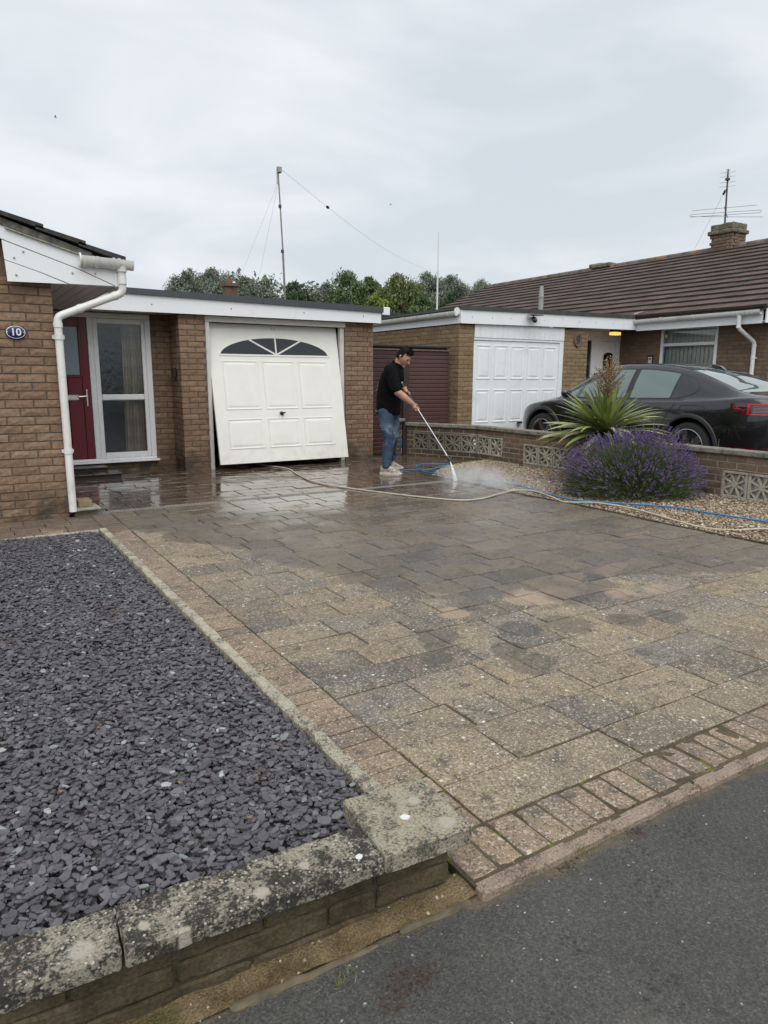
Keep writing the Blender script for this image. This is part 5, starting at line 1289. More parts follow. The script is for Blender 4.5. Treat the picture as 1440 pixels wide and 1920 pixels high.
bm = bmesh.new(); bm.from_mesh(tmp.data); bmesh.ops.recalc_face_normals(bm, faces=bm.faces[:]); bm.to_mesh(tmp.data); bm.free()
cut = MB()
for s in (RA, FA): cut.lathe([(0, -1.1), (.405, -1.1), (.405, 1.1), (0, 1.1)], Matrix.Translation(C(0, s, .335)) @ Matrix.Rotation(PI/2, 4, 'Y'), 40)
cutm = cut.mesh('cut'); cutter = bpy.data.objects.new('cutter', cutm); link(cutter)
bm = bmesh.new(); bm.from_mesh(cutm); bmesh.ops.remove_doubles(bm, verts=bm.verts[:], dist=1e-5); bmesh.ops.recalc_face_normals(bm, faces=bm.faces[:]); bm.to_mesh(cutm); bm.free()
md = tmp.modifiers.new('b', 'BOOLEAN'); md.operation = 'DIFFERENCE'; md.object = cutter; md.solver = 'EXACT'
dg = bpy.context.evaluated_depsgraph_get(); bme = bpy.data.meshes.new_from_object(tmp.evaluated_get(dg))
bpy.data.objects.remove(tmp); bpy.data.objects.remove(cutter)
bme.materials.clear(); bme.materials.append(PAINT)
try: bme.set_sharp_from_angle(angle=math.radians(40))
except Exception: pass
body = put('body', bme, PAINT, car)
def side_patch(m, s0, s1, zb, zt, n, rows=4, off=.004, sg=1, mi=0):
    base = len(m.v)
    for i in range(n+1):
        s = s0+(s1-s0)*i/n; a, b = zb(s), max(zb(s)+.0005, zt(s))
        for k in range(rows+1):
            z = a+(b-a)*k/rows; m.v.append(tuple(C(sg*(side_x(s, z)+off), s, z)))
    for i in range(n):
        for k in range(rows): q = base+i*(rows+1)+k; m.f.append((q, q+1, q+rows+2, q+rows+1)); m.m.append(mi)
def beltz(s): return lerp(T_SH, s)+.035
def roofz(s): return lerp(T_RF, s)-.10
def dlo_top(s):
    z = roofz(s)
    if s > 2.6: z = min(z, lerp([(2.6, 1.345), (3.30, 1.035), (3.42, .965)], s))
    if s < 1.45: z = min(z, lerp([(1.02, 1.10), (1.10, 1.20), (1.25, 1.275), (1.45, 1.335)], s))
    return z
def dlo_bot(s):
    z = beltz(s)
    if s < 1.30: z = max(z, lerp([(1.02, 1.10), (1.15, 1.03), (1.30, .995)], s))
    return z
for sg in (1, -1):
    m = MB(); side_patch(m, 1.02, 3.42, lambda s: dlo_bot(s)-.016, lambda s: dlo_top(s)+.016, 60, 4, .003, sg); putS('window_surround', m, BLACK, car)
    m = MB(); side_patch(m, 1.42, 2.10, dlo_bot, dlo_top, 24, 4, .007, sg); putS('side_window', m, CGLASS, car)
    m = MB(); side_patch(m, 2.20, 3.34, dlo_bot, dlo_top, 30, 4, .007, sg); putS('side_window', m, CGLASS, car)
    m = MB(); side_patch(m, 1.05, 1.385, dlo_bot, dlo_top, 14, 4, .006, sg); putS('quarter_panel', m, PAINT, car)
    # mirror
    m = MB(); cpt = C(sg*1.02, 3.17, 1.02); bm = bmesh.new(); bmesh.ops.create_icosphere(bm, subdivisions=2, radius=1); m.bm(bm, 0, Matrix.Translation(cpt) @ Matrix.Diagonal((.11, .06, .075, 1)))
    m.tube([C(sg*.86, 3.19, .96), C(sg*1.0, 3.18, 1.0)], .022, 6); putS('wing_mirror', m, PAINT, car)
    # arch cladding
    for s_, nm in ((RA, 0), (FA, 1)):
        m = MB(); n = 40; rows = []
        for i in range(n+1):
            a = PI*(-.10)+PI*1.20*i/n; pts = []
            for rr, off in ((.400, -.06), (.402, .010), (.425, .016), (.452, .012), (.458, .001)):
                s = s_+rr*math.cos(a); z = .335+rr*math.sin(a); z_ = max(z, .21); x = side_x(s, min(max(z_, .25), lerp(T_SH, s)-.04)); pts.append(C(sg*(x+off), s, z_))
            rows.append(pts); m.v += [tuple(p) for p in pts]
        for i in range(n):
            for k in range(4): m.f.append((i*5+k, i*5+k+1, (i+1)*5+k+1, (i+1)*5+k)); m.m.append(0)
        putS('wheel_arch', m, CLAD, car)
    # door handles, shut lines and flap
    if True:
        m = MB()
        for s in (1.62, 2.62): M_ = None; side_patch(m, s-.12, s+.12, lambda q: .828, lambda q: .855, 8, 2, .012, sg)
        putS('door_handle', m, BLACK, car)
        def line(pts, w=.0035):
            m = MB()
            for (sa, za), (sb, zb_) in zip(pts, pts[1:]):
                d = Vector((sb-sa, zb_-za)); L = d.length
                if L < 1e-6: continue
                d.normalize(); n_ = Vector((-d.y, d.x))*w; k = max(2, int(L/.03))
                for j in range(k):
                    a = Vector((sa, za))+d*L*j/k; b = Vector((sa, za))+d*L*(j+1)/k
                    q0 = len(m.v); m.add([C(sg*(side_x(p.x, p.y)+.0016), p.x, p.y) for p in (a+n_, a-n_, b-n_, b+n_)], [(0, 1, 2, 3)])
            put('shut_line', m, SEAM, car)
        line([(1.26, .985), (1.27, .93), (1.36, .80), (1.45, .62)], .004); line([(2.14, .95), (2.13, .6), (2.12, .3)]); line([(3.33, .92), (3.36, .75), (3.33, .35)]); line([(1.55, .30), (3.3, .30)])
        fl = [(1.17, .895), (.86, .895), (.83, .885), (.825, .86), (.90, .76), (.95, .735), (1.12, .735), (1.19, .76), (1.21, .80), (1.19, .87), (1.17, .895)]
        line(fl, .0035); line([(.10, .62), (.38, .60), (.62, .62)], .0028)
# screens
def top_patch(m, s0, s1, f0, f1, n=16, cols=10, off=.004):
    base = len(m.v)
    for i in range(n+1):
        s = s0+(s1-s0)*i/n; P = section(s); tp = P[-5:]
        def at(x):
            x = abs(x)
            for (xa, za), (xb, zb) in zip(tp, tp[1:]):
                if xb <= x <= xa: t = (x-xa)/(xb-xa) if xb != xa else 0; return za+(zb-za)*t
            return tp[0][1]
        w = tp[0][0]*(f0+(f1-f0)*i/n)
        for k in range(cols+1): x = -w+2*w*k/cols; m.v.append(tuple(C(x, s, at(x)+off)))
    for i in range(n):
        for k in range(cols): q = base+i*(cols+1)+k; m.f.append((q, q+1, q+cols+2, q+cols+1)); m.m.append(0)
m = MB(); top_patch(m, .46, 1.265, .90, .95); putS('rear_window', m, CGLASS, car)
m = MB(); top_patch(m, 1.285, 2.55, .93, .92); putS('glass_roof', m, CGLASS, car)
m = MB(); top_patch(m, 2.72, 3.58, .92, .93); putS('windscreen', m, CGLASS, car)
m = MB(); m.prism([(1.17, 1.36), (1.36, 1.425), (1.34, 1.452), (1.22, 1.425), (1.15, 1.375)], lambda u, v, d: C(d, u, v), -.028, .028); putS('roof_antenna', m, PAINT, car)
# wheels
TYRE = simple('tyre_rubber', (.022, .022, .022), .8, .15); RIMD = simple('wheel_black', (.02, .02, .021), .35, .1, metal=.3); RIMS = simple('wheel_machined', (.42, .42, .43), .28, .06, metal=1)
for sg in (1, -1):
    for s in (RA, FA):
        M = Matrix.Translation(C(sg*.80, s, .335)) @ Matrix.Rotation(-sg*PI/2, 4, 'Y')
        w = putS('wheel', MB().lathe([(.24, -.11), (.30, -.115), (.325, -.105), (.338, -.07), (.338, .07), (.325, .105), (.30, .115), (.245, .108), (.24, .06)], M, 40), TYRE, car)
        m = MB(); m.lathe([(0, .055), (.05, .06), (.06, .05), (.22, .045), (.232, .06), (.232, -.1)], M, 36); putS('rim', m, RIMD, w)
        m = MB(); m.lathe([(.232, .085), (.246, .105), (.248, .108), (.240, .112), (.228, .092)], M, 36)
        for k in range(5):
            a = 2*PI*k/5+.3
            for da in (-.13, .13):
                R2 = M @ Matrix.Rotation(a+da, 4, 'Z'); m.add([R2 @ Vector(p) for p in ((.05, -.016, .085), (.05, .016, .085), (.234, .024, .098), (.234, -.024, .098), (.05, -.02, .05), (.05, .02, .05), (.234, .028, .05), (.234, -.028, .05))], [(0, 1, 2, 3), (0, 4, 5, 1), (1, 5, 6, 2), (2, 6, 7, 3), (3, 7, 4, 0)])
        m.lathe([(0, .095), (.045, .09), (.06, .07)], M, 18); put('spokes', m, RIMS, w)
        m = MB(); m.lathe([(.0, -.10), (.402, -.10)], M, 30); m.lathe([(.403, -.10), (.403, .06)], M, 30); put('arch_liner', m, SEAM, car)
# tail light wrapping round the corner
LRED = NT('tail_light_red'); LRED.set(base=(.055, .002, .004), rough=.08, coat=1.0); LRED = LRED.mat
LBRT = NT('tail_light_bright'); LBRT.set(base=(.42, .008, .015), rough=.1, coat=1.0); LBRT = LBRT.mat
m = MB()
for sg in (1, -1): side_patch(m, .012, .47, lambda s: lerp([(0, .80), (.30, .805), (.38, .83), (.47, .90)], s), lambda s: lerp([(0, .945), (.30, .950), (.47, .945)], s), 18, 4, .006, sg)
m.add([C(x, -.006, z) for z in (.80, .95) for x in (.72, .36, 0, -.36, -.72)], [(k, k+1, 5+k+1, 5+k) for k in range(4)]); tl_ = putS('tail_light', m, LRED, car)
m = MB()
for sg in (1, -1):
    side_patch(m, .0, .25, lambda s: .806, lambda s: .82, 10, 1, .010, sg); side_patch(m, .0, .25, lambda s: .930, lambda s: .944, 10, 1, .010, sg); side_patch(m, .225, .255, lambda s: .806, lambda s: .944, 2, 3, .011, sg); side_patch(m, .33, .42, lambda s: .875, lambda s: .882, 3, 1, .010, sg)
m.add([C(x, -.010, z) for z in (.925, .945) for x in (.72, 0, -.72)], [(0, 1, 4, 3), (1, 2, 5, 4)]); put('light_strip', m, LBRT, tl_)
m = MB()
for k in range(5): side_patch(m, .03, .19, lambda s, k=k: .835+k*.018, lambda s, k=k: .839+k*.018, 6, 1, .012, 1)
put('light_louvres', m, simple('louvre_grey', (.25, .25, .26), .3, .1), tl_)
# bumper crease, reflector, plate and exhaust-side trim
m = MB(); side_patch(m, .0, .62, lambda s: .555, lambda s: .575, 14, 1, .010, 1); putS('bumper_crease', m, PAINT, car)
m = MB(); m.bbox(CW_X-.26, CW_X+.26, CAR_Y0-.02, CAR_Y0-.001, .60, .71, .004); put('number_plate', m, simple('plate_yellow', (.6, .45, .05), .4, .05), car)
m = MB(); side_patch(m, .02, .45, lambda s: .36, lambda s: .40, 8, 1, .008, 1); put('rear_reflector', m, LRED, car)

# ------------------------------------------------------------------ man with the pressure washer
O = Vector((5.10, 8.12, 0)); fD = Vector((.55, -.835, 0)).normalized(); lD = Vector((-fD.y, fD.x, 0))
def L3(a, b, z): return O+fD*a+lD*b+Vector((0, 0, z))
man = thing('person', 'man in black polo shirt, blue jeans and pale trainers bending over a lance', 'person', tuple(O))
def loft(m, rows, n=20):
    """rows: (centre, ra, rb, axis) ellipse rings, ra along the facing direction or given vectors"""
    base = len(m.v)
    for c, U, V_ in rows:
        for k in range(n): t = 2*PI*k/n; m.v.append(tuple(Vector(c)+U*math.cos(t)+V_*math.sin(t)))
    for i in range(len(rows)-1):
        for k in range(n): m.f.append((base+i*n+k, base+i*n+(k+1) % n, base+(i+1)*n+(k+1) % n, base+(i+1)*n+k)); m.m.append(0)
    m.f += [tuple(base+k for k in range(n-1, -1, -1)), tuple(base+(len(rows)-1)*n+k for k in range(n))]; m.m += [0, 0]
def hz(a, b, z, ra, rb, tilt=0.0, sq=0): return (L3(a, b, z), fD*ra+Vector((0, 0, tilt*ra)), lD*rb)
def limb(m, pts, rs, n=14):
    """tapered limb through points, closed with rounded ends"""
    pts = [Vector(p) for p in pts]; P = []; R = []
    for i in range(len(pts)-1):
        for k in range(6): t = k/6; P.append(pts[i].lerp(pts[i+1], t)); R.append(rs[i]+(rs[i+1]-rs[i])*t)
    P.append(pts[-1]); R.append(rs[-1])
    for _ in range(2): P = [P[0]]+[(P[i-1]+P[i]*2+P[i+1])/4 for i in range(1, len(P)-1)]+[P[-1]]
    d0 = (P[0]-P[1]).normalized(); d1 = (P[-1]-P[-2]).normalized()
    P = [P[0]+d0*R[0]*.6, P[0]+d0*R[0]*.4]+P+[P[-1]+d1*R[-1]*.4, P[-1]+d1*R[-1]*.6]; R = [R[0]*.3, R[0]*.8]+R+[R[-1]*.8, R[-1]*.3]
    m.tube(P, R, n)
def fuse(name, m, mat, parent, vox=.010, it=6, fac=.5, label=None, disp=None):
    o = put(name, m.mesh(name), mat); r = o.modifiers.new('r', 'REMESH'); r.mode = 'VOXEL'; r.voxel_size = vox
    s_ = o.modifiers.new('s', 'SMOOTH'); s_.factor = fac; s_.iterations = it
    dg = bpy.context.evaluated_depsgraph_get(); me = bpy.data.meshes.new_from_object(o.evaluated_get(dg)); bpy.data.objects.remove(o)
    if disp:
        for v in me.vertices: v.co += disp(v.co, v.normal)
    me.polygons.foreach_set('use_smooth', [True]*len(me.polygons)); me.materials.clear(); me.materials.append(mat); me.name = name
    return put(name, me, mat, parent, label)
# joint positions
SHR, SHL = L3(.105, -.20, 1.385), L3(.045, .19, 1.375)
ELR, HR = L3(.225, -.245, 1.115), L3(.43, -.055, .905)
ELL, HL = L3(.03, .25, 1.12), L3(.27, .10, 1.07)
HEAD = L3(.205, .0, 1.562)
SKIN = NT('skin'); sn = SKIN.noise(30, 4); sc0 = SKIN.ramp(sn, [(.3, (.40, .215, .150)), (.7, (.50, .285, .205))])
dist = SKIN.node('ShaderNodeVectorMath', operation='DISTANCE'); SKIN.l.new(SKIN.P(), dist.inputs[0]); dist.inputs[1].default_value = tuple(ELR.lerp(HR, .80))
tat = SKIN.math('MULTIPLY', SKIN.maprange(dist.outputs['Value'], .085, .05), SKIN.math('GREATER_THAN', SKIN.noise(75, 2, .5), .53)); sc1 = SKIN.mix(SKIN.math('MULTIPLY', tat, .6), sc0, (.10, .10, .11))
SKIN.set(base=sc1, rough=.5, sub=.08); SKIN.b.inputs['Subsurface Radius'].default_value = (.01, .004, .002); SKIN = SKIN.mat
# head frame: looks down and along fD
hf = (fD*.80+Vector((0, 0, -.60))).normalized(); hl = lD; hu = hf.cross(hl).normalized()
if hu.z < 0: hu = -hu
def HP(a, b, c): return HEAD+hf*a+hl*b+hu*c
m = MB()
limb(m, [L3(.095, 0, 1.38), L3(.135, 0, 1.46), HP(-.015, 0, -.06)], [.068, .060, .062])
bm = bmesh.new(); bmesh.ops.create_uvsphere(bm, u_segments=32, v_segments=24, radius=1)
for v in bm.verts:
    x, y, z = v.co; x *= .098; y *= .077; z *= .118
    if z < -.02: k = (-.02-z)/.1; y *= 1-.28*k; x = x*(1-.10*k)+.020*k           # jaw
    if x > 0 and -.035 < z < .03: x += .003
    v.co = (x, y, z)
Mh = Matrix(((hf.x, hl.x, hu.x), (hf.y, hl.y, hu.y), (hf.z, hl.z, hu.z))).to_4x4(); Mh.translation = HEAD
m.bm(bm, 0, Mh)
limb(m, [HP(.092, 0, .012), HP(.116, 0, -.022)], [.010, .015], 8); limb(m, [HP(.108, -.012, -.026), HP(.108, .012, -.026)], [.008, .008], 8)       # nose
limb(m, [HP(.086, -.02, -.056), HP(.093, 0, -.054), HP(.086, .02, -.056)], [.006, .010, .006], 8)                                                # lips
limb(m, [HP(.078, 0, -.098), HP(.084, 0, -.086)], [.018, .016], 8)
limb(m, [HP(.082, -.045, .026), HP(.094, 0, .026), HP(.082, .045, .026)], [.008, .010, .008], 8)                                                  # brow ridge
for s_ in (1, -1):
    limb(m, [HP(-.008, s_*.078, .018), HP(-.014, s_*.086, .006), HP(-.006, s_*.080, -.024)], [.012, .014, .008], 8)
# arms
limb(m, [SHR, ELR], [.055, .050]); limb(m, [ELR, ELR.lerp(HR, .35), ELR.lerp(HR, .86)], [.049, .050, .030])
limb(m, [SHL, ELL], [.055, .050]); limb(m, [ELL, ELL.lerp(HL, .35), ELL.lerp(HL, .86)], [.049, .049, .030])
# lance line
NOZ = Vector((5.43, 7.175, .262)); 
gdir = (NOZ-HR).normalized(); LTOP = HR-gdir*.50
GRIPL = HR-gdir*.30
HL2 = GRIPL
def hand(m, wrist, grip, axis, side):
    """palm plus four curled fingers and a thumb closed round a bar through grip along axis"""
    ax = axis.normalized(); back = (wrist-grip); back = (back-ax*back.dot(ax)).normalized(); n_ = ax.cross(back).normalized()*side
    limb(m, [wrist, grip+back*.030+n_*.012], [.030, .034], 10)
    for k in range(4):
        o_ = ax*(-.033+.022*k); L_ = (.9, 1.0, .95, .8)[k]; r = .0098
        pts = [grip+o_+back*.034+n_*.022, grip+o_+n_*.030*L_+back*.004, grip+o_+n_*.014-back*.027*L_, grip+o_-n_*.016-back*.018]
        limb(m, pts, [r*1.1, r, r*.95, r*.8], 8)
    limb(m, [grip+back*.034-ax*.030-n_*.006, grip-ax*.040-n_*.024+back*.004, grip-ax*.030-n_*.020-back*.018], [.013, .0115, .009], 8)
hand(m, ELR.lerp(HR, .86), HR, gdir, 1); 
ELL2 = ELL; hand(m, ELL.lerp(GRIPL, .80), GRIPL, gdir, -1); limb(m, [ELL, ELL.lerp(GRIPL, .82)], [.047, .031])
body_ = fuse('body', m, SKIN, man, .0055, 3, .4)
# eyes, brows, mouth line
EYEW = simple('eye_white', (.6, .58, .55), .3, .02); DARKB = simple('dark_brown_hair', (.006, .005, .0045), .7, .2, spec=.15)
for s_ in (1, -1):
    m = MB(); bm = bmesh.new(); bmesh.ops.create_icosphere(bm, subdivisions=2, radius=.0115); m.bm(bm, 0, Matrix.Translation(HP(.0835, s_*.031, .004))); putS('eye', m, DARKB, body_)
    m = MB(); limb(m, [HP(.094, s_*.014, .026), HP(.098, s_*.030, .031), HP(.086, s_*.050, .026)], [.004, .0048, .003], 8); putS('eyebrow', m, DARKB, body_)
m = MB(); limb(m, [HP(.092, -.018, -.056), HP(.0985, 0, -.055), HP(.092, .018, -.056)], [.0018, .0024, .0018], 6); putS('mouth', m, simple('lip', (.20, .075, .06), .5, .1), body_)
# hair: short sides, tousled volume on top
m = MB(); bm = bmesh.new(); bmesh.ops.create_icosphere(bm, subdivisions=4, radius=1)
for v in list(bm.verts):
    x, y, z = v.co
    lim = .50 if x > .25 else (-.02 if x > -.05 else -.42)
    if z < lim-.0 and not (x < .12 and z > -.45 and abs(y) > .5 and x > -.3 and z > -.05): 
        bm.verts.remove(v)
for v in bm.verts:
    d = v.co.normalized(); r = 1.06+.24*max(0, d.z)**1.5+.10*mnoise.noise(d*6)+.05*mnoise.noise(d*17); v.co = Vector((d.x*.094*r, d.y*.080*r, d.z*.118*r+.004))
m.bm(bm, 0, Mh)
for k in range(320):
    th = random.uniform(0, 2*PI); ph = random.uniform(.05, 1.05); d = Vector((math.sin(ph)*math.cos(th), math.sin(ph)*math.sin(th), math.cos(ph)))
    if d.x > .55 and d.z < .66: continue
    p = Vector((d.x*.112, d.y*.090, d.z*.135)); q = p+Vector((random.gauss(.012, .012), random.gauss(0, .014), .020+random.gauss(0, .010)))
    m.tube([Mh @ (p*.88), Mh @ p, Mh @ q], [.008, .006, .001], 4)
putS('hair', m, DARKB, man)
# shirt
def folds(amp, sc):
    return lambda co, n: n*amp*(mnoise.noise(Vector((co.x*sc, co.y*sc, co.z*sc*.9)))+.6*mnoise.noise(Vector((co.x*sc*2.2, co.y*sc*2.2, co.z*sc*3))))
m = MB()
loft(m, [hz(-.010, 0, .795, .152, .190), hz(-.010, 0, .84, .158, .194), hz(-.008, 0, .95, .162, .192), hz(.000, 0, 1.08, .160, .195), hz(.025, 0, 1.22, .152, .205, -.1), hz(.055, 0, 1.32, .138, .205, -.25), hz(.080, 0, 1.40, .112, .180, -.35), hz(.100, 0, 1.445, .082, .115, -.4), hz(.118, 0, 1.470, .068, .078, -.4)], 28)
limb(m, [L3(.085, -.15, 1.39), SHR, SHR.lerp(ELR, .92)], [.085, .088, .074]); limb(m, [L3(.06, .13, 1.385), SHL, SHL.lerp(ELL, .92)], [.085, .085, .072])
SHIRT = simple('black_jersey', (.0045, .0045, .0055), .92, .3, 60, spec=.12)
shirt = fuse('polo_shirt', m, SHIRT, man, .012, 5, .5, disp=folds(.006, 11))
m = MB(); loft(m, [(L3(.112, 0, 1.452), fD*.080+Vector((0, 0, -.035)), lD*.084), (L3(.128, 0, 1.492), fD*.070+Vector((0, 0, -.03)), lD*.072)], 20); m.f = m.f[:-2]; m.m = m.m[:-2]; putS('collar', m, SHIRT, shirt)
# print on the back of the shirt: small pale blue and yellow bars seen edge-on
PB = simple('print_pale_blue', (.42, .55, .75), .7, .1); PY_ = simple('print_yellow', (.65, .45, .08), .7, .1)
def backprint(z, b0, b1, h, mat):
    m = MB(); n = 6; vs = []
    for i in range(n+1):
        b = b0+(b1-b0)*i/n
        for zz in (z, z+h):
            t = (zz-1.08)/.14 if zz < 1.22 else 1+(zz-1.22)/.10; a0 = (0+.025*min(1, t)+.03*max(0, t-1)); ra = .160-.008*min(1, t)-.014*max(0, t-1); vs.append(L3(a0-ra*math.sqrt(max(0, 1-(b/.2)**2))-.012, b, zz))
    m.add(vs, [(2*i, 2*i+2, 2*i+3, 2*i+1) for i in range(n)]); put('back_print', m, mat, shirt)
for z, b0, b1, h in ((1.255, -.12, -.055, .028), (1.215, -.125, -.05, .03), (1.178, -.13, -.075, .026), (1.215, -.03, .1, .03), (1.255, -.03, .08, .028)): backprint(z, b0, b1, h, PB)
backprint(1.125, -.135, -.10, .022, PY_)
# jeans
m = MB()
AR, AL = Vector((4.965, 7.955, .085)), Vector((5.285, 8.42, .085))
HPR, HPL = L3(-.015, -.095, .86), L3(-.005, .095, .86)
KR = HPR.lerp(AR, .50)+fD*.055+Vector((0, 0, .0)); KL = HPL.lerp(AL, .50)+fD*.055
loft(m, [hz(-.012, 0, .98, .138, .168), hz(-.014, 0, .90, .145, .178), hz(-.016, 0, .82, .142, .180), hz(-.012, 0, .76, .115, .165)], 24)
limb(m, [HPR, HPR.lerp(KR, .5), KR, KR.lerp(AR, .35)+fD*(-.015), AR+Vector((0, 0, .03))], [.105, .100, .078, .074, .060], 18); limb(m, [HPL, HPL.lerp(KL, .5), KL, KL.lerp(AL, .35)+fD*(-.015), AL+Vector((0, 0, .03))], [.105, .098, .078, .074, .060], 18)
DEN = NT('blue_denim'); dn = DEN.noise(7, 5, .6); dz = DEN.sep()[2]
kn = DEN.math('MULTIPLY', DEN.maprange(DEN.math('ABSOLUTE', DEN.math('SUBTRACT', dz, .56)), .20, .02), DEN.maprange(dn, .40, .62))
dc = DEN.ramp(dn, [(.3, (.028, .048, .080)), (.7, (.056, .086, .13))]); dc = DEN.mix(DEN.math('MULTIPLY', kn, .75), dc, (.25, .31, .38)); dc = DEN.mix(1, dc, DEN.ramp(DEN.noise(120, 2), [(.3, .75), (.7, 1.15)]), 'MULTIPLY')
DEN.set(base=dc, rough=.9, spec=.2); DEN.bump(DEN.noise(160, 2), .3, .002)
def jfold(co, n):
    k = .5+.5*max(0, 1-abs(co.z-.47)/.16)+.9*max(0, 1-abs(co.z-.16)/.10)
    return n*(.0065*k*mnoise.noise(Vector((co.x*7, co.y*7, co.z*24)))+.004*mnoise.noise(co*14))
jeans = fuse('jeans', m, DEN.mat, man, .010, 3, .5, disp=jfold)
m = MB(); 
for zz in (.845, .86): m.box(-.002, .002, -.03, .03, zz, zz+.003, M=Matrix.Translation(L3(-.10, -.152, 0)) @ Matrix.Rotation(math.atan2(lD.y, lD.x), 4, 'Z') @ Matrix.Rotation(.5, 4, 'Z'))
put('pocket_label', m, simple('label_white', (.5, .5, .5), .7, .1), jeans)
# trainers
SHOE = NT('muddy_trainer'); c_ = SHOE.ramp(SHOE.noise(38, 4, .7), [(.36, (.14, .115, .095)), (.52, (.36, .32, .275)), (.7, (.52, .49, .44))]); SHOE.set(base=c_, rough=.7); SHOE.bump(SHOE.noise(70, 3), .4, .004); SHOE = SHOE.mat
SOLE = simple('trainer_sole', (.50, .46, .40), .8, .2, 30)
def shoe(A_, d):
    d = Vector(d).normalized(); l = Vector((-d.y, d.x, 0)); G = Vector((A_.x, A_.y, 0))
    def Q(a, b, z): return G+d*a+l*b+Vector((0, 0, z))
    m = MB(); prof = [(-.085, .028, .04, .070), (-.06, .036, .05, .10), (-.01, .040, .055, .108), (.05, .044, .052, .085), (.10, .049, .042, .058), (.15, .047, .034, .040), (.19, .034, .028, .024), (.205, .018, .024, .014)]
    loft(m, [(Q(a, 0, zc), l*w, Vector((0, 0, h))) for a, w, zc, h in prof], 16); limb(m, [Q(-.015, 0, .09), Q(-.01, 0, .125)], [.045, .048], 12)
    up_ = fuse('trainer', m, SHOE, man, .006, 3, .5)
    m = MB(); outl = [(-.098, 0), (-.09, .028), (-.05, .040), (.02, .042), (.09, .053), (.15, .052), (.195, .036), (.216, 0)]; outl = outl+[(a, -b) for a, b in outl[-2:0:-1]]
    n = len(outl); rows = [[Q(a*k, b*k, z) for a, b in outl] for k, z in ((.97, .0), (1.0, .012), (1.02, .028), (.96, .042))]
    m.v = [tuple(p) for r in rows for p in r]; m.f = [(i*n+j, i*n+(j+1) % n, (i+1)*n+(j+1) % n, (i+1)*n+j) for i in range(3) for j in range(n)]+[tuple(range(n))[::-1]]; m.m = [0]*len(m.f)
    putS('sole', m, SOLE, up_)
    m = MB()
    for k in range(4): a = .035+k*.026; zz = .118-k*.016; m.tube([Q(a, -.036, zz-.022), Q(a+.006, 0, zz+.016), Q(a, .036, zz-.022)], .0045, 5)
    putS('laces', m, simple('lace_white', (.7, .69, .66), .8, .1), up_)
shoe(AR+Vector((.0, .0, 0)), (.62, -.78, 0)); shoe(AL, (.90, -.44, 0))

# ------------------------------------------------------------------ pressure washer lance, jet and mist
lance = thing('pressure_lance', 'long steel pressure washer lance with black trigger grip held by the man', 'pressure lance', tuple(HR))
CHROME = simple('bright_steel', (.52, .52, .53), .30, .05, metal=1)
m = MB(); m.tube([HR-gdir*.06, NOZ-gdir*.13], .0068, 8); put('lance_tube', m, CHROME, lance)
bend = (gdir+Vector((.15, -.05, -.35))).normalized(); e0 = NOZ-gdir*.14
m = MB(); m.tube([e0, e0+gdir*.03, e0+gdir*.03+bend*.05], [.0085, .0085, .009], 8); put('lance_tube', m, CHROME, lance)
nz0 = e0+gdir*.03+bend*.05; nz1 = nz0+bend*.085
m = MB(); m.tube([nz0, nz0+bend*.01, nz0+bend*.03, nz0+bend*.06, nz1], [.010, .016, .020, .019, .013], 12); putS('nozzle', m, BLACK, lance)
m = MB(); m.tube([LTOP+gdir*.10, HR-gdir*.05], .015, 10); m.tube([LTOP, LTOP+gdir*.10], [.020, .022], 10)
gp_ = (Vector((0, 0, -1))+fD*-.35).normalized(); m.tube([GRIPL, GRIPL+gp_*.06, GRIPL+gp_*.13], [.016, .018, .016], 8); putS('trigger_grip', m, BLACK, lance)
m = MB(); m.tube([LTOP+gdir*.02, LTOP+gdir*.09], .0235, 10); putS('grip_collar', m, CHROME, lance)
IMP = Vector((5.40, 6.995, 0))
t = NT('water_jet'); al = t.math('MULTIPLY', t.maprange(t.noise(60, 4, .6, sc=(1, 1, .25)), .30, .66, .12, .85), 1.0)
t.set(base=(.86, .88, .89), rough=.25, alpha=al); JET = t.mat
jet = thing('water_jet', 'white jet of water spraying from the lance nozzle on to the paving', 'water jet', tuple(IMP))
m = MB(); P0 = nz1; P1 = IMP
side_ = (P1-P0).cross(Vector((.517, .835, 0))).normalized(); dep = side_.cross((P1-P0).normalized())
rows = []
for i in range(9):
    t_ = i/8; c = P0.lerp(P1, t_)+Vector((0, 0, .018*math.sin(t_*PI))); rows.append((c, side_*(.005+.024*t_), dep*(.005+.010*t_)))
loft(m, rows, 12); putS('jet', m, JET, jet)
DROP = NT('water_drop'); DROP.set(base=(.85, .88, .9), rough=.1, alpha=.55); DROP = DROP.mat
P = []; Sz = []
for k in range(420):
    a = random.uniform(0, 2*PI); r = abs(random.gauss(0, .14)); z = abs(random.gauss(0, .05)); P.append((IMP.x+.06+r*math.cos(a)*1.3, IMP.y-.03+r*math.sin(a), z+.004)); Sz.append(random.uniform(.0012, .0035))
V, F = stones(np.array(P), np.array(Sz), .9, 12); put('droplets', npmesh('droplets', V, F), DROP, jet, kind='stuff')
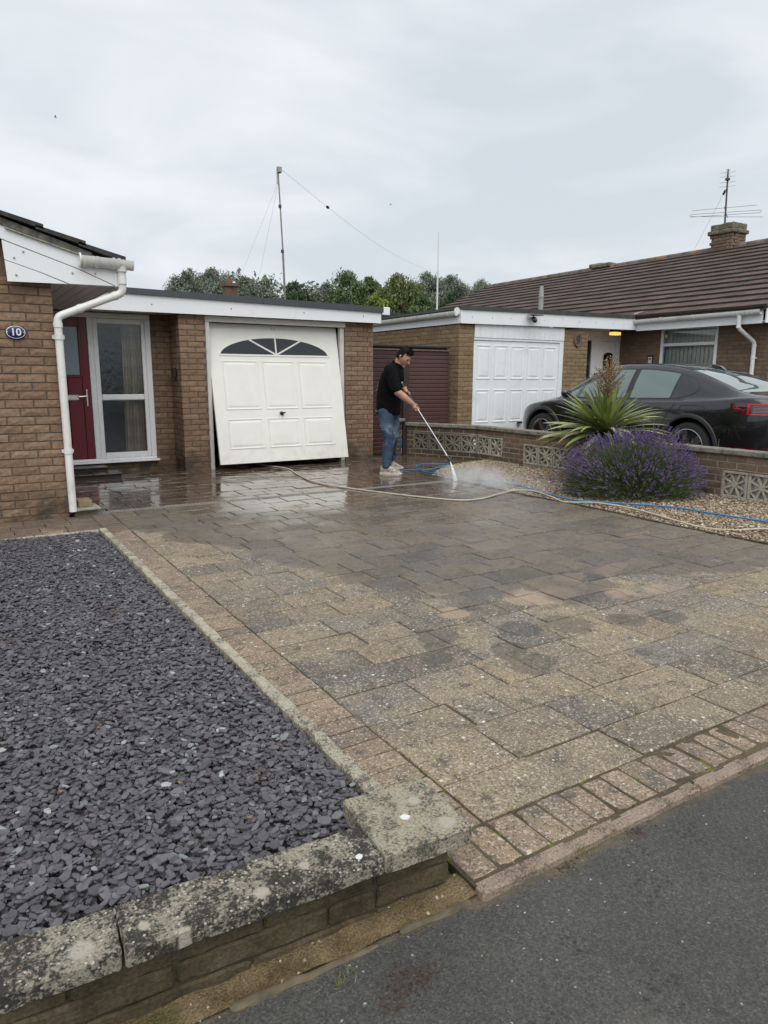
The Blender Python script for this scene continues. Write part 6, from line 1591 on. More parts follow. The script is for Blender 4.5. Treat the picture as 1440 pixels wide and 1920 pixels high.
# mist drifting off the paving: a volume with soft edges
def mist(name, c, r, dens, seed, parent):
    t = NT(name); t.n.remove(t.b); vol = t.n.new('ShaderNodeVolumePrincipled'); vol.inputs['Color'].default_value = (.96, .97, .98, 1); vol.inputs['Anisotropy'].default_value = .2
    sub = t.node('ShaderNodeVectorMath', operation='SUBTRACT'); t.l.new(t.P(), sub.inputs[0]); sub.inputs[1].default_value = c
    dv = t.node('ShaderNodeVectorMath', operation='DIVIDE'); t.l.new(sub.outputs[0], dv.inputs[0]); dv.inputs[1].default_value = r
    ln = t.node('ShaderNodeVectorMath', operation='LENGTH'); t.l.new(dv.outputs[0], ln.inputs[0])
    f = t.math('POWER', t.maprange(ln.outputs['Value'], 1.0, .0, 0, 1, False), 1.6); nn = t.maprange(t.noise(4.0, 4, .6, dist=.6), .35, .72)
    t.val(vol.inputs['Density'], t.math('MULTIPLY', t.math('MULTIPLY', f, nn), dens)); t.l.new(vol.outputs[0], t.out.inputs['Volume'])
    m = MB(); bm = bmesh.new(); bmesh.ops.create_icosphere(bm, subdivisions=3, radius=1); m.bm(bm, 0, Matrix.Translation(c) @ Matrix.Diagonal((*r, 1)))
    m.v = [(x, y, max(z, .012)) for x, y, z in m.v]
    o = put(name, m, t.mat, parent, kind='stuff'); return o
ms = thing('water_mist', 'pale mist of spray drifting over the wet paving beside the lance', 'mist', (5.6, 6.6, 0), kind='stuff')
mist('spray_cloud', (5.50, 6.72, .05), (.55, .62, .24), 12.0, 1, ms)
mist('spray_haze', (5.48, 6.2, .06), (.62, .85, .22), 3.6, 2, ms)

# ------------------------------------------------------------------ hoses
def smoothpath(pts, sub=8):
    pts = [Vector(p) for p in pts]; out = []
    for i in range(len(pts)-1):
        p0, p1, p2, p3 = pts[max(i-1, 0)], pts[i], pts[i+1], pts[min(i+2, len(pts)-1)]
        for k in range(sub):
            t = k/sub; out.append(.5*((2*p1)+(p2-p0)*t+(2*p0-5*p1+4*p2-p3)*t*t+(3*p1-p0-3*p2+p3)*t**3))
    out.append(pts[-1]); return out
HB = simple('beige_hose', (.42, .365, .285), .55, .12, 14); HBL = simple('blue_hose', (.030, .165, .36), .35, .1, 14)
r = .0098
pts = [(3.9, 10.6, r), (3.92, 9.95, r), (3.94, 9.62, r), (4.05, 9.16, r), (3.93, 8.6, r), (3.82, 7.97, r), (3.83, 7.55, r), (3.90, 7.27, r), (4.18, 6.52, r), (4.52, 5.88, r), (4.81, 5.79, r), (5.2, 5.93, r), (5.45, 5.99, r+.01), (5.60, 5.81, r+.02), (5.53, 5.45, r+.01), (5.46, 5.18, r), (5.58, 4.85, r+.03), (5.62, 4.38, r+.03), (5.56, 3.72, r), (5.66, 3.45, r), (5.86, 3.23, r+.03), (6.1, 2.9, r+.02), (6.35, 2.4, r), (6.5, 1.7, r), (6.55, 1.25, r), (6.6, .6, r-.05), (6.75, -.6, r-.03), (6.9, -2.5, r-.03)]
t = put('beige_hose', MB().tube(smoothpath(pts), r, 8).mesh('beige_hose', True), HB); t['label'] = 'beige hose snaking from under the garage door across the paving'; t['category'] = 'hose'
r = .0090
pts = [LTOP, L3(-.02, .22, .80), L3(.0, .42, .35), (5.45, 8.60, r+.05), (5.42, 8.30, r), (5.50, 8.16, r), (5.72, 8.06, r), (6.02, 8.10, r+.03), (6.20, 8.22, r+.035), (6.12, 8.38, r+.03), (5.88, 8.44, r+.03), (5.70, 8.32, r+.025), (5.60, 8.18, r+.022), (5.585, 7.9, r), (5.58, 7.5, r), (5.60, 7.1, r), (5.68, 6.6, r+.02), (5.68, 6.09, r+.03), (5.55, 5.25, r+.02), (5.64, 4.90, r+.03), (5.95, 4.30, r+.045), (6.02, 3.79, r+.045), (6.08, 3.36, r+.045), (6.22, 2.85, r+.03), (6.5, 2.3, r), (6.72, 1.7, r), (6.78, 1.25, r), (6.82, .6, r-.05), (6.95, -.6, r-.03), (7.1, -2.5, r-.03)]
t = put('blue_hose', MB().tube(smoothpath(pts), r, 8).mesh('blue_hose', True), HBL); t['label'] = 'blue hose looped by the man and running along the gravel edge'; t['category'] = 'hose'
# ------------------------------------------------------------------ plants
def blade_mesh(L, w, droop, fold=.25, n=9, twist=0.0):
    """sword leaf along +x, rising; droop bends it down towards the tip"""
    m = MB(); x = z = 0.0; a = 0.0
    for i in range(n+1):
        t = i/n; ww = w*(.55+.45*min(1, t*3))*(1-t**3)**.9 if t < 1 else .0006
        ang = -droop*t*t; 
        if i: x += L/n*math.cos(ang); z += L/n*math.sin(ang)
        m.v += [(x, -ww, z+ww*fold), (x, 0, z), (x, ww, z+ww*fold)]
    for i in range(n):
        for k in range(2): m.f.append((i*3+k, i*3+k+1, (i+1)*3+k+1, (i+1)*3+k)); m.m.append(0)
    return m
def leafmat(name, stops, rough=.5, trans=.0, vein=0.0, sc=1.0):
    t = NT(name); c = t.ramp(t.rnd(), stops)
    c = t.mix(1, c, t.ramp(t.noise(9*sc, 4), [(.3, .8), (.7, 1.2)]), 'MULTIPLY'); t.set(base=c, rough=rough, spec=.35)
    t.b.inputs['Transmission Weight'].default_value = 0.0
    return t.mat
CORD = leafmat('cordyline_leaf', [(0, (.13, .18, .055)), (.35, (.20, .25, .085)), (.6, (.28, .33, .12)), (.8, (.38, .40, .18)), (1, (.17, .21, .07))], .38)
CORDOLD = leafmat('cordyline_old_leaf', [(0, (.16, .20, .075)), (.5, (.24, .25, .11)), (1, (.27, .24, .13))], .5)
cp_ = Vector((6.93, 5.98, .66))
cord = thing('cordyline', 'spiky green cordyline with brown flower head behind the lavender', 'cordyline', (6.95, 5.95, 0))
m = MB(); m.tube([(6.95, 5.98, -.02), (6.95, 5.97, .3), tuple(cp_)], [.055, .05, .045], 10); put('trunk', m, simple('cordyline_trunk', (.09, .07, .05), .95, .3, 30, bump=.6), cord)
rr = random.Random(5)
bl_ = [blade_mesh(1, .036, d, .30) for d in (.15, .35, .6, .9, 1.2)]; blm = [b.mesh('leaf') for b in bl_]
for b in blm: b.materials.append(CORD); b.polygons.foreach_set('use_smooth', [True]*len(b.polygons))
for k in range(200):
    az = k*2.39996; t = (k+.5)/200                           # inner upright to outer drooping
    el = math.radians(86-92*t**.48+rr.gauss(0, 5)); L = rr.uniform(.46, .56)+.30*min(1, t*1.7); j = min(4, int(t*2.6+rr.random()*1.2))
    o = bpy.data.objects.new('leaf', blm[j]); link(o); o.parent = cord; p = cp_+Vector((.03*math.cos(az), .03*math.sin(az), .06-.16*t)); o.location = p-wloc(cord)
    o.rotation_euler = (rr.gauss(0, .25), -el, az); o.scale = (L, rr.uniform(.75, 1.1), L)
    if t > .78: o.material_slots[0].link = 'OBJECT'; o.material_slots[0].material = CORDOLD
m = MB(); m.tube([cp_, cp_+Vector((.01, 0, .35)), cp_+Vector((.02, 0, .75))], [.014, .011, .007], 6)
hc = cp_+Vector((.02, 0, .63)); 
STK = simple('dried_flower', (.20, .13, .06), .9, .35, 30); fl_ = MB()
for k in range(92):
    t = k/92; az = k*2.4; z0 = .36+.36*t; base = cp_+Vector((.015, 0, z0)); rad = (.205*math.sin(PI*(.18+.78*t))**.8)*rr.uniform(.75, 1.1); top = base+Vector((rad*math.cos(az), rad*math.sin(az), .10+.12*rr.random()))
    m.tube([base, base.lerp(top, .5)+Vector((0, 0, -.01)), top], [.004, .003, .002], 4)
    for q in range(13):
        u = .25+.75*q/12; p = base.lerp(top, u)+Vector((rr.gauss(0, .008), rr.gauss(0, .008), rr.gauss(0, .008))); s_ = rr.uniform(.005, .010)
        fl_.add([p+Vector(v)*s_ for v in oct_v], oct_f.tolist())
put('flower_stalks', m, STK, cord); 
BUD = leafmat('dry_bud', [(0, (.14, .085, .035)), (.5, (.24, .155, .07)), (.85, (.34, .25, .14)), (1, (.5, .44, .33))], .9); put('flower_buds', fl_, BUD, cord, kind='stuff')
# lavender
lav = thing('lavender_bush', 'rounded lavender bush in purple flower on the gravel by the wall', 'lavender', (6.42, 5.20, 0))
LC = Vector((6.37, 5.09, .0)); cr_ = Vector((.851, -.526, 0)); cd_ = Vector((.526, .851, 0))
stem = MB(); spk_v = []; leaf_v = []
def lavdir():
    az = random.uniform(0, 2*PI); ct = random.uniform(.0, 1) ; st = math.sqrt(1-ct*ct); return az, ct, st
pts_ = []
nst = 0
stems = []; spikes = []; 
for k in range(2700):
    az, ct, st = lavdir(); 
    rad = Vector((math.cos(az)*st*.80, math.sin(az)*st*.62, ct*.63+.04))
    rad *= random.uniform(.86, 1.06)*(1+.16*mnoise.noise(Vector((math.cos(az)*2, math.sin(az)*2, ct*3)))+.08*mnoise.noise(Vector((math.cos(az)*6, math.sin(az)*6, ct*8))))
    if mnoise.noise(Vector((math.cos(az)*3.4+9, math.sin(az)*3.4, ct*5))) < -.33: continue
    tip = LC+cr_*rad.x+cd_*rad.y+Vector((0, 0, max(.06, rad.z+.03)))
    root = LC+cr_*rad.x*.25+cd_*rad.y*.25+Vector((0, 0, .05)); mid = root.lerp(tip, .55)+Vector((0, 0, .05))
    d = (tip-mid).normalized(); d = (d+Vector((0, 0, .35))).normalized(); end = tip
    stems.append((mid, end)); 
    if ct > .34 or random.random() < (.20+.6*max(0, ct)): spikes.append((end, d, random.uniform(.030, .062)))
V = []; F = []
def addtri(a, b, w):
    a, b = Vector(a), Vector(b); d = (b-a).normalized(); s1 = d.cross(Vector((.3, .9, .2))).normalized()*w; s2 = d.cross(s1).normalized()*w; i = len(V)
    V.extend([a+s1, a-s1*.5+s2*.86, a-s1*.5-s2*.86, b+s1*.5, b-s1*.25+s2*.43, b-s1*.25-s2*.43]); F.extend([(i, i+1, i+4, i+3), (i+1, i+2, i+5, i+4), (i+2, i, i+3, i+5)])
for a, b in stems: addtri(a, b, .0016)
LST = leafmat('lavender_stem', [(0, (.085, .11, .045)), (.5, (.12, .145, .065)), (1, (.155, .165, .085))], .7)
put('stems', npmesh('stems', np.array([tuple(v) for v in V]), np.array(F)), LST, lav, kind='stuff')
P = []; Sz = []; Dr = []
for e, d, L in spikes:
    n = 7
    for j in range(n):
        t = j/(n-1); p = e+d*(L*(t-.15)); P.append((p.x+random.gauss(0, .0035), p.y+random.gauss(0, .0035), p.z+random.gauss(0, .003))); Sz.append(random.uniform(.0055, .0085)*(1-.35*t))
V, F = stones(np.array(P), np.array(Sz), 1.0, 21)
LVF = leafmat('lavender_flower', [(0, (.060, .038, .105)), (.3, (.095, .062, .165)), (.55, (.135, .092, .22)), (.8, (.19, .14, .29)), (1, (.08, .052, .13))], .8, sc=.3); put('flower_spikes', npmesh('flower_spikes', V, F), LVF, lav, kind='stuff')
V = []; F = []
for k in range(24000):
    az, ct, st = lavdir(); q = random.uniform(.35, .95)**.7
    rad = Vector((math.cos(az)*st*.74, math.sin(az)*st*.57, ct*.54+.03))*q
    p = LC+cr_*rad.x+cd_*rad.y+Vector((0, 0, max(.015, rad.z))); d = Vector((rad.x, rad.y, rad.z+.12)); d = (cr_*d.x+cd_*d.y+Vector((0, 0, d.z))).normalized(); d = (d+Vector((random.gauss(0, .4), random.gauss(0, .4), random.gauss(.1, .35)))).normalized()
    L = random.uniform(.03, .07); w = random.uniform(.0022, .0040); s1 = d.cross(Vector((random.gauss(0, 1), random.gauss(0, 1), random.gauss(0, 1)))).normalized()*w; i = len(V)
    V.extend([p-s1*.5, p+s1*.5, p+d*L*.6+s1, p+d*L, p+d*L*.6-s1]); F.append((i, i+1, i+2, i+3)); F.append((i, i+3, i+4, i))
F4 = np.array([f if len(set(f)) == 4 else f for f in F]); me = bpy.data.meshes.new('foliage'); me.from_pydata([tuple(v) for v in V], [], [tuple(dict.fromkeys(f)) for f in F]); me.update()
LVL = leafmat('lavender_leaf', [(0, (.055, .085, .035)), (.5, (.085, .12, .05)), (.85, (.12, .15, .07)), (1, (.17, .15, .085))], .75); put('foliage', me, LVL, lav, kind='stuff')
m = MB()
for k in range(110):
    az = random.uniform(0, 2*PI); r0 = random.uniform(.05, .3); e = LC+cr_*math.cos(az)*random.uniform(.3, .62)+cd_*math.sin(az)*random.uniform(.25, .5)+Vector((0, 0, random.uniform(.05, .25)))
    m.tube([LC+cr_*math.cos(az)*r0*.4+cd_*math.sin(az)*r0*.4, e], [.006, .002], 4)
put('woody_stems', m, simple('lavender_wood', (.10, .075, .05), .95, .3), lav)
# weeds behind the wall
WEED = leafmat('weed_green', [(0, (.12, .16, .06)), (.6, (.20, .22, .10)), (1, (.30, .26, .15))], .8)
def weed(u_y, h, n, lab, x=7.36):
    t = thing('weed', lab, 'weed', (x, u_y, -.03), 'weeds behind the boundary wall'); m = MB(); top = .50+h
    m.tube([(x, u_y, -.05), (x+.005, u_y+.003, top*.6), (x-.004, u_y, top)], [.005, .004, .0015], 5); put('stalk', m, WEED, t); q = MB()
    for k in range(n):
        z = .42+(top-.42)*k/n; a = k*2.4; L = random.uniform(.012, .030)*(1.15-k/n*.8); p = Vector((x, u_y, z)); d = Vector((math.cos(a), math.sin(a), .4)); s_ = d.cross(Vector((0, 0, 1))).normalized()*L*.3
        q.add([p, p+d*L*.5+s_, p+d*L, p+d*L*.5-s_], [(0, 1, 2, 3)])
    put('leaves', q, WEED, t, kind='stuff')
weed(5.60, .36, 46, 'tallest weed spike standing behind the wall in front of the rear wheel'); weed(5.28, .20, 30, 'shorter weed spike behind the wall right of the tall one'); weed(5.86, .15, 14, 'small brown-tipped weed behind the wall left of the tall spike'); weed(4.72, .13, 10, 'little weed poking above the wall near the car bumper'); weed(5.05, .12, 8, 'tiny weed stub above the coping between two spikes')
# little tufts of moss and grass in the paving joints
V = []; F = []
def tuft(x, y, n, h, z=0.0, sp=.012):
    for k in range(n):
        a = random.uniform(0, 6.3); p = Vector((x+random.gauss(0, sp), y+random.gauss(0, sp*.6), z)); d = Vector((math.cos(a)*.6, math.sin(a)*.6, 1)).normalized(); L = h*random.uniform(.5, 1.2); s_ = Vector((-math.sin(a), math.cos(a), 0))*.0011; i = len(V); V.extend([p-s_, p+s_, p+d*L]); F.append((i, i+1, i+2))
for x, y, n, h in [(3.9, 4.2, 16, .03), (4.6, 4.9, 14, .03), (3.3, 3.6, 10, .022), (1.35, 1.435, 26, .010), (1.50, 1.265, 46, .014), (1.72, 1.262, 30, .012), (1.245, 2.1, 26, .010), (1.243, 2.45, 18, .008), (2.2, 1.436, 20, .010), (1.24, 2.7, 14, .008), (1.42, 1.19, 60, .012), (2.1, 1.26, 26, .012), (1.9, 1.64, 10, .008), (.63, 1.205, 44, .022), (2.05, 2.12, 8, .008), (1.6, 1.9, 12, .008)]: tuft(x, y, n, h, 0 if y > 1.3 else (-.01 if x > 1.05 else -.05), .02)
t = thing('moss_tufts', 'tiny tufts of moss and grass growing in the paving joints', 'moss', (1.6, 1.6, 0), kind='stuff')
put('tufts', npmesh('tufts', np.array([tuple(v) for v in V]), np.array(F)), leafmat('moss_green', [(0, (.10, .13, .02)), (.6, (.17, .19, .03)), (1, (.26, .22, .07))], .9), t, kind='stuff')

# ------------------------------------------------------------------ masts, aerials, wires
def ray_pt(u, v, Yw):
    c = Vector((u-_cx, v-_cy, _f)); d = Vector((_X.dot(c), _Y.dot(c), _Z.dot(c))); return Vector((0, 0, CAMH))+d*(Yw/d.y)
MASTM = simple('mast_galvanised', (.21, .20, .18), .55, .25, 8, metal=.3); WIRE = simple('thin_wire', (.36, .37, .38), .6, .1)
mY = 14.5; mb0 = ray_pt(535, 575, mY); mt = ray_pt(521.5, 322, mY); 
mast = thing('radio_mast', 'tall thin radio mast with small grey box on top behind the garage', 'mast', (mb0.x, mb0.y, 0))
m = MB(); foot = Vector((mb0.x+.03, mb0.y, -.3)); j1 = mb0.lerp(mt, .42)+Vector((.012, 0, 0)); m.tube([foot, mb0, j1], [.028, .025, .023], 8); m.tube([j1, mt], [.017, .014], 8); put('pole', m, MASTM, mast)
m = MB(); m.bbox(mt.x-.02, mt.x+.07, mt.y-.05, mt.y+.05, mt.z-.02, mt.z+.10, .012); m.bbox(mt.x-.03, mt.x-.021, mt.y-.02, mt.y+.02, mt.z-.25, mt.z+.10, .003); put('box', m, simple('mast_box', (.32, .32, .31), .5, .1), mast)
m = MB()
for z in (.42, .75): q = mb0.lerp(mt, z); m.lathe([(.02, -.03), (.034, -.03), (.034, .03), (.02, .03)], Matrix.Translation(q), 8)
put('clamp', m, simple('clamp_dark', (.05, .05, .05), .5, .1), mast)
g_top = mb0.lerp(mt, .93)
for (u, v) in ((450, 520), (486, 518)):
    e = ray_pt(u, v, 17.0); e2 = e+(e-g_top).normalized()*1.5; e2 = g_top.lerp(e, 1.35); m = MB(); m.tube([g_top, e2], .0017, 4, False); put('guy_wire', m, WIRE, mast)
wY = 30.0; far = ray_pt(800, 505, wY); a = mt+Vector((.05, 0, .07)); pts = []
for i in range(25):
    t = i/24; p = a.lerp(far, t); p.z -= .30*math.sin(PI*t)*(1-.1*t); pts.append(p)
aw = thing('aerial_wire', 'thin aerial wire sloping down from the mast top towards the trees', 'wire', tuple(a))
put('wire', MB().tube(pts, .0032, 4, False), WIRE, aw)
p = pts[6]; 
best = min(pts, key=lambda q: abs((q-camo.matrix_world.translation).normalized().dot((ray_pt(617, 385, 20)-camo.matrix_world.translation).normalized())-1))
m = MB(); dd = (pts[8]-pts[6]).normalized(); m.tube([best-dd*.10, best-dd*.05, best+dd*.05, best+dd*.10], [.012, .036, .036, .012], 8); put('insulator', m, BLACK, aw)
wp = thing('white_aerial_pole', 'slim white aerial pole rising behind the neighbouring flat roof', 'pole', (9.45, 13.0, 0))
b0 = ray_pt(819, 592, 13.0); b1 = ray_pt(822.5, 436, 13.0); m = MB(); m.tube([Vector((b0.x, b0.y, 2.3)), b0, b0.lerp(b1, .55)], .020, 8); m.tube([b0.lerp(b1, .55), b1], [.013, .009], 8); put('pole', m, simple('white_pole', (.66, .66, .65), .4, .05), wp)
# television aerial on the chimney
ta = thing('television_aerial', 'television and radio aerial mast on the bungalow chimney', 'aerial', (16.95, 11.15, 4.9))
AB = Vector((16.83, 11.18, 5.0)); cY = 11.18; AT = ray_pt(1365.5, 317, cY); AB = ray_pt(1358.5, 428, cY); AM = AB.lerp(AT, .86)
DK = simple('aerial_dark', (.06, .055, .06), .5, .2); m = MB(); m.tube([AB-Vector((0, 0, .25)), AB, AM, AT], [.022, .022, .020, .014], 8); put('mast', m, DK, ta)
Rv = Vector((.851, -.526, 0))
def el(m, c, half, dz=0.0, r=.006): m.tube([c-Rv*half-Vector((0, 0, dz)), c+Rv*half+Vector((0, 0, dz))], r, 5)
EM = simple('aerial_element', (.16, .165, .17), .5, .2, metal=.4)
m = MB(); Fv = Vector((.30, .30, .32))
for f_, half, dz in ((-.55, .88, .0), (-.1, .85, .055), (.35, .80, .07)):
    c = AB.lerp(AT, .29)+Fv*f_; el(m, c, half, dz, .0055)
c = AB.lerp(AT, .29)+Fv*-.1; el(m, c+Vector((0, 0, -.06)), .85, .055, .0055)
for s_ in (1, -1): e_ = c+Rv*.85*s_+Vector((0, 0, .055*s_)); m.tube([e_, e_+Rv*.03*s_-Vector((0, 0, .03)), e_-Vector((0, 0, .06))], .0055, 5)
put('radio_elements', m, EM, ta); m = MB(); m.tube([AB.lerp(AT, .29)-Fv*.62, AB.lerp(AT, .29)+Fv*.42], .010, 6); put('boom', m, DK, ta)
m = MB()
for t, half in ((.995, .05), (.97, .06), (.945, .19), (.92, .055), (.90, .055), (.875, .19), (.855, .055), (.78, .19), (.71, .19)): el(m, AB.lerp(AT, t), half, half*.1, .004)
put('tv_elements', m, EM, ta); m = MB(); q = AB.lerp(AT, .83); m.bbox(q.x-.05, q.x+.05, q.y-.04, q.y+.04, q.z-.03, q.z+.03, .01); put('junction_box', m, DK, ta)
m = MB(); q0 = AB.lerp(AT, .70); q1 = ray_pt(1303, 466, 13.4); m.tube([q0, q1], .003, 4, False); m.tube([q0.lerp(q1, .05), q0.lerp(q1, .10)], .028, 8); put('stay_wire', m, DK, ta)
# ------------------------------------------------------------------ trees beyond the roofs
BARK = simple('grey_bark', (.10, .085, .065), .95, .3, 12, bump=.5)
def leaf_mat(name, a, b, c):
    t = NT(name); col = t.ramp(t.rnd(), [(0, a), (.5, b), (1, c)]); col = t.mix(1, col, t.ramp(t.noise(.9, 4), [(.3, .75), (.7, 1.25)]), 'MULTIPLY')
    t.set(base=col, rough=.65, spec=.25); return t.mat
TM = {'willow': leaf_mat('willow_leaf', (.11, .135, .10), (.165, .195, .145), (.24, .27, .21)), 'green': leaf_mat('broad_leaf', (.055, .095, .035), (.09, .14, .052), (.14, .19, .075)),
      'dark': leaf_mat('dark_leaf', (.032, .058, .03), (.052, .085, .042), (.085, .12, .06)), 'bright': leaf_mat('bright_leaf', (.13, .18, .035), (.19, .25, .05), (.25, .31, .075)), 'olive': leaf_mat('olive_leaf', (.085, .11, .04), (.13, .16, .055), (.18, .21, .08))}
def tree(label, u, vtop, Yw, width_px, kind, seed, vlow=600, n=24000, leaf=.16, openness=.25, weep=0.0):
    r = np.random.default_rng(seed); top = ray_pt(u, vtop, Yw); low = ray_pt(u, vlow, Yw); cz = (_Y*0).length or (top-Vector((0, 0, CAMH))).dot(Vector((.517, .835, -.19)))
    W_ = width_px/_f*cz/2; zc = top.z; x0, y0 = top.x, top.y; Hc = min(zc-1.2, 5.0)
    t = thing('tree', label, 'tree', (x0, y0, -.3), 'trees beyond the roofs'); m = MB(); base = Vector((x0, y0, -.3)); tr = max(.10, W_*.07)
    m.tube([base, base+Vector((.05, 0, zc*.35)), base+Vector((-.1, .1, zc*.7))], [tr*1.3, tr, tr*.5], 8)
    cl = []
    ncl = 46
    for k in range(ncl):
        d = r.normal(size=3); d /= np.linalg.norm(d); rad = r.uniform(.35, 1)**.5
        p = np.array([x0+d[0]*W_*.9*rad, y0+d[1]*W_*.9*rad, zc-W_*.2-Hc*.45+d[2]*Hc*.46*rad]); tt = (p[2]-(zc-Hc))/Hc
        if tt > .75: p[0] = x0+(p[0]-x0)*(1.75-tt); p[1] = y0+(p[1]-y0)*(1.75-tt)
        cl.append((p, W_*r.uniform(.30, .55)))
        if k < 12: m.tube([base+Vector((0, 0, zc*r.uniform(.25, .55))), Vector(p)], [tr*.45, tr*.12], 5)
    cl.append((np.array([x0, y0, zc-W_*.25]), W_*.28))
    put('trunk', m, BARK, t)
    per = n//len(cl); Ps = []
    for p, R_ in cl:
        d = r.normal(size=(per, 3)); d /= np.linalg.norm(d, axis=1)[:, None]; rr_ = R_*r.uniform(.15, 1.0, per)**.55*(1+.5*r.normal(size=per)*openness); q = p+d*rr_[:, None]*np.array([1, 1, .82]); 
        if weep: q[:, 2] -= weep*r.uniform(0, 1, per)*R_*.8
        Ps.append(q)
    Ps = np.concatenate(Ps); N_ = len(Ps); a = r.normal(size=(N_, 3)); a /= np.linalg.norm(a, axis=1)[:, None]; b = r.normal(size=(N_, 3)); b -= a*(a*b).sum(1)[:, None]; b /= np.linalg.norm(b, axis=1)[:, None]
    if weep: a[:, 2] *= 1.3
    s_ = leaf*r.uniform(.55, 1.25, N_)[:, None]; V = np.stack([Ps-a*s_, Ps+b*s_*.42, Ps+a*s_, Ps-b*s_*.42], 1).reshape(-1, 3); F = np.arange(N_*4).reshape(-1, 4)
    put('crown', npmesh('crown', V, F), TM[kind], t)
TREES = [('silvery willow farthest left above the garage roof', 352, 503, 46, 90, 'willow', 1), ('tall broad willow second from the left, left of the mast', 397, 497, 48, 92, 'willow', 2), ('rounded willow between the red chimney and the mast', 458, 516, 47, 68, 'willow', 3),
         ('narrow pale tree just left of the mast', 500, 521, 45, 48, 'willow', 4), ('dense dark round tree directly behind the mast', 552, 527, 40, 84, 'dark', 5), ('low pale grey tree right of the dark round one', 612, 527, 50, 62, 'willow', 6),
         ('leafy green tree left of the olive centre tree', 655, 511, 46, 84, 'green', 7), ('feathery mid-green tree between two broad crowns', 692, 517, 52, 60, 'green', 8), ('large olive green tree at the middle of the row', 744, 511, 40, 104, 'olive', 9),
         ('low bright yellow-green shrub by the garage roof corner', 704, 553, 34, 58, 'bright', 10), ('tall willow behind the white aerial pole', 800, 505, 46, 84, 'willow', 11), ('grey-green willow right of the white aerial pole', 845, 512, 48, 74, 'willow', 12),
         ('rightmost willow rising behind the tiled roof ridge', 902, 520, 50, 78, 'willow', 13), ('dark green tree low beside the tiled roof verge', 792, 552, 38, 66, 'green', 14), ('green underwood tree beneath the tall willows on the left', 425, 540, 44, 80, 'green', 15), ('dark tree filling the gap behind the flat roof', 640, 552, 38, 76, 'dark', 16), ('dark green tree low between the willow and tiled roof', 850, 546, 42, 70, 'dark', 17)]
for lab, u, vt, Yw, wpx, kind, sd in TREES: tree(lab, u, vt, Yw, wpx, kind, sd, weep=.8 if kind == 'willow' else .15, leaf=.085 if kind == 'willow' else .10)
# leafy twigs peeping over the flat roof at far left
#tree('small treetop barely showing over the flat roof at left', 248, 533, 36, 40, 'green', 30, n=2500, leaf=.05)
# distant wood as one mass behind
V = []; r = np.random.default_rng(99); n = 42000; 
a0 = ray_pt(430, 560, 62); a1 = ray_pt(900, 560, 62); tt = r.uniform(.0, 1.15, n); Ps = np.stack([a0.x+(a1.x-a0.x)*tt, 62+r.normal(0, 1.2, n), r.uniform(-.3, 1, n)**.8*0+r.uniform(0, 1, n)*(9.6+.7*np.sin(tt*23)+.6*np.sin(tt*51+1))], 1)
a = r.normal(size=(n, 3)); a /= np.linalg.norm(a, axis=1)[:, None]; b = r.normal(size=(n, 3)); s_ = .20*r.uniform(.5, 1.2, n)[:, None]; V = np.stack([Ps-a*s_, Ps+b*s_*.4, Ps+a*s_, Ps-b*s_*.4], 1).reshape(-1, 3)
t = thing('distant_wood', 'dense wood far behind the row of trees', 'wood', (30, 62, 0), kind='stuff'); put('leaf_mass', npmesh('leaf_mass', V, np.arange(n*4).reshape(-1, 4)), TM['willow'], t, kind='stuff')
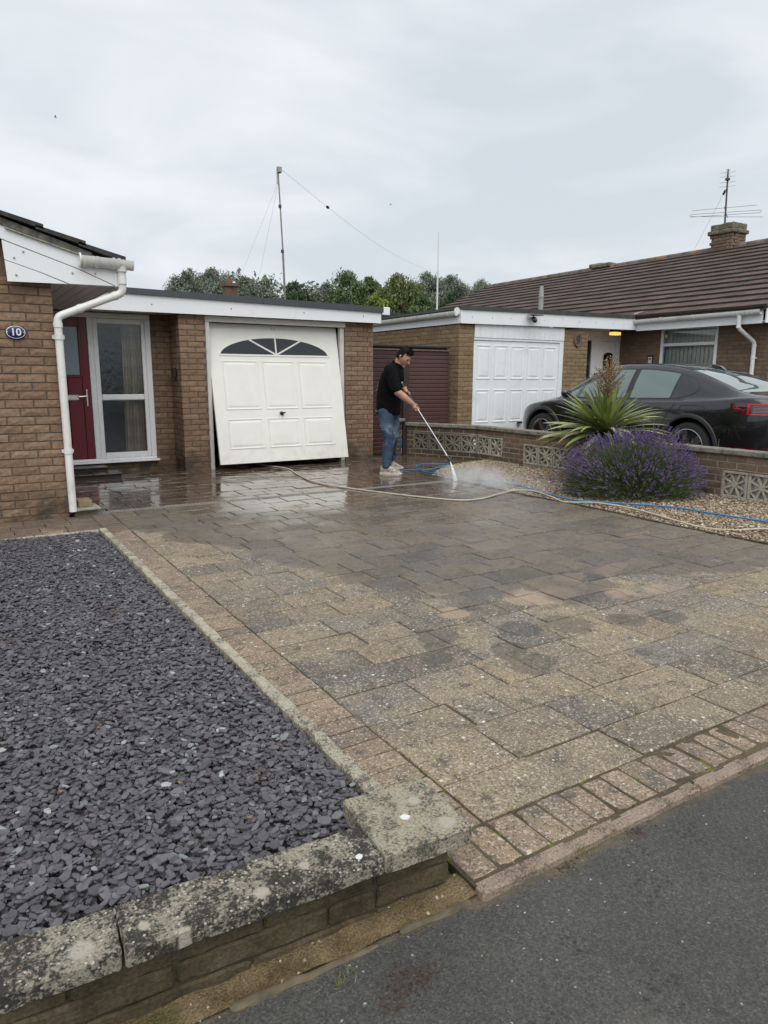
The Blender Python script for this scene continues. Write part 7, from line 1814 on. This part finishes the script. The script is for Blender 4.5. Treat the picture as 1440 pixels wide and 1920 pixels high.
# far house with a brick chimney behind the garage
fh = thing('far_house', 'distant house whose brick chimney shows over the flat garage roof', 'house', (10.8, 31, 0))
q = ray_pt(431, 545, 30); m = MB(); m.box(q.x-4, q.x+4, 30, 36, -.3, 2.6); put('wall', m, BR, fh); m = MB(); m.prism([(30-.3, 2.5), (36.3, 2.5), (33, 4.2)], lambda u, v, d: (d, u, v), q.x-4.3, q.x+4.3); rf_ = put('roof', m, DTILE, fh)
cz = ray_pt(431, 538, 33); ct = ray_pt(431, 531, 33); m = MB(); m.box(cz.x-.27, cz.x+.27, 32.7, 33.3, 3.9, cz.z); m.box(cz.x-.33, cz.x+.33, 32.6, 33.4, cz.z, cz.z+.14); put('chimney', m, simple('far_brick', (.13, .085, .06), .9, .3, 8), rf_); put('chimney_pot', MB().lathe([(.12, cz.z+.14), (.11, cz.z+.40), (.08, cz.z+.40)], Matrix.Translation((cz.x, 33, 0)), 10), simple('terracotta', (.19, .085, .055), .8, .2), rf_)
# outbuilding with a white bargeboard glimpsed between the garages
q = ray_pt(716, 592, 24); ob = thing('outbuilding', 'tiled outbuilding glimpsed between the two garages', 'outbuilding', (q.x, 24, 0))
m = MB(); m.box(q.x-2, q.x+2.5, 24, 27, -.3, q.z-.3); put('wall', m, BRN, ob); m = MB(); m.prism([(q.x-2.2, q.z-.35), (q.x+2.8, q.z-.35), (q.x+.2, q.z+.18), (q.x-.1, q.z+.18)], lambda u, v, d: (u, d, v), 23.8, 27.2); put('roof', m, DTILE, ob)
m = MB(); m.bbox(q.x-.12, q.x+.22, 23.74, 23.79, q.z+.0, q.z+.30, .02); put('gable_board', m, FASC, ob)
# two birds high in the grey sky
def bird(u, v, Yw, s, lab):
    p = ray_pt(u, v, Yw); t = thing('bird', lab, 'bird', tuple(p), 'birds in the sky'); m = MB(); m.tube([p-Vector((.2*s, 0, 0)), p, p+Vector((.22*s, 0, .02*s))], [.01, .05*s, .015], 6); 
    for k in (1, -1): m.add([p+Vector((.05*s, 0, .02)), p+Vector((-.08*s, 0, .02)), p+Vector((-.16*s, k*.55*s, .12*s)), p+Vector((.0, k*.5*s, .14*s))], [(0, 1, 2, 3)])
    put('plumage', m, simple('bird_grey', (.06, .06, .065), .8, .1) if 'bird_grey' not in bpy.data.materials else bpy.data.materials['bird_grey'], t)
bird(104, 220, 60, .5, 'tiny bird high in the sky above the left bungalow roof'); bird(732, 384, 60, .5, 'tiny bird in the sky right of the aerial wire')
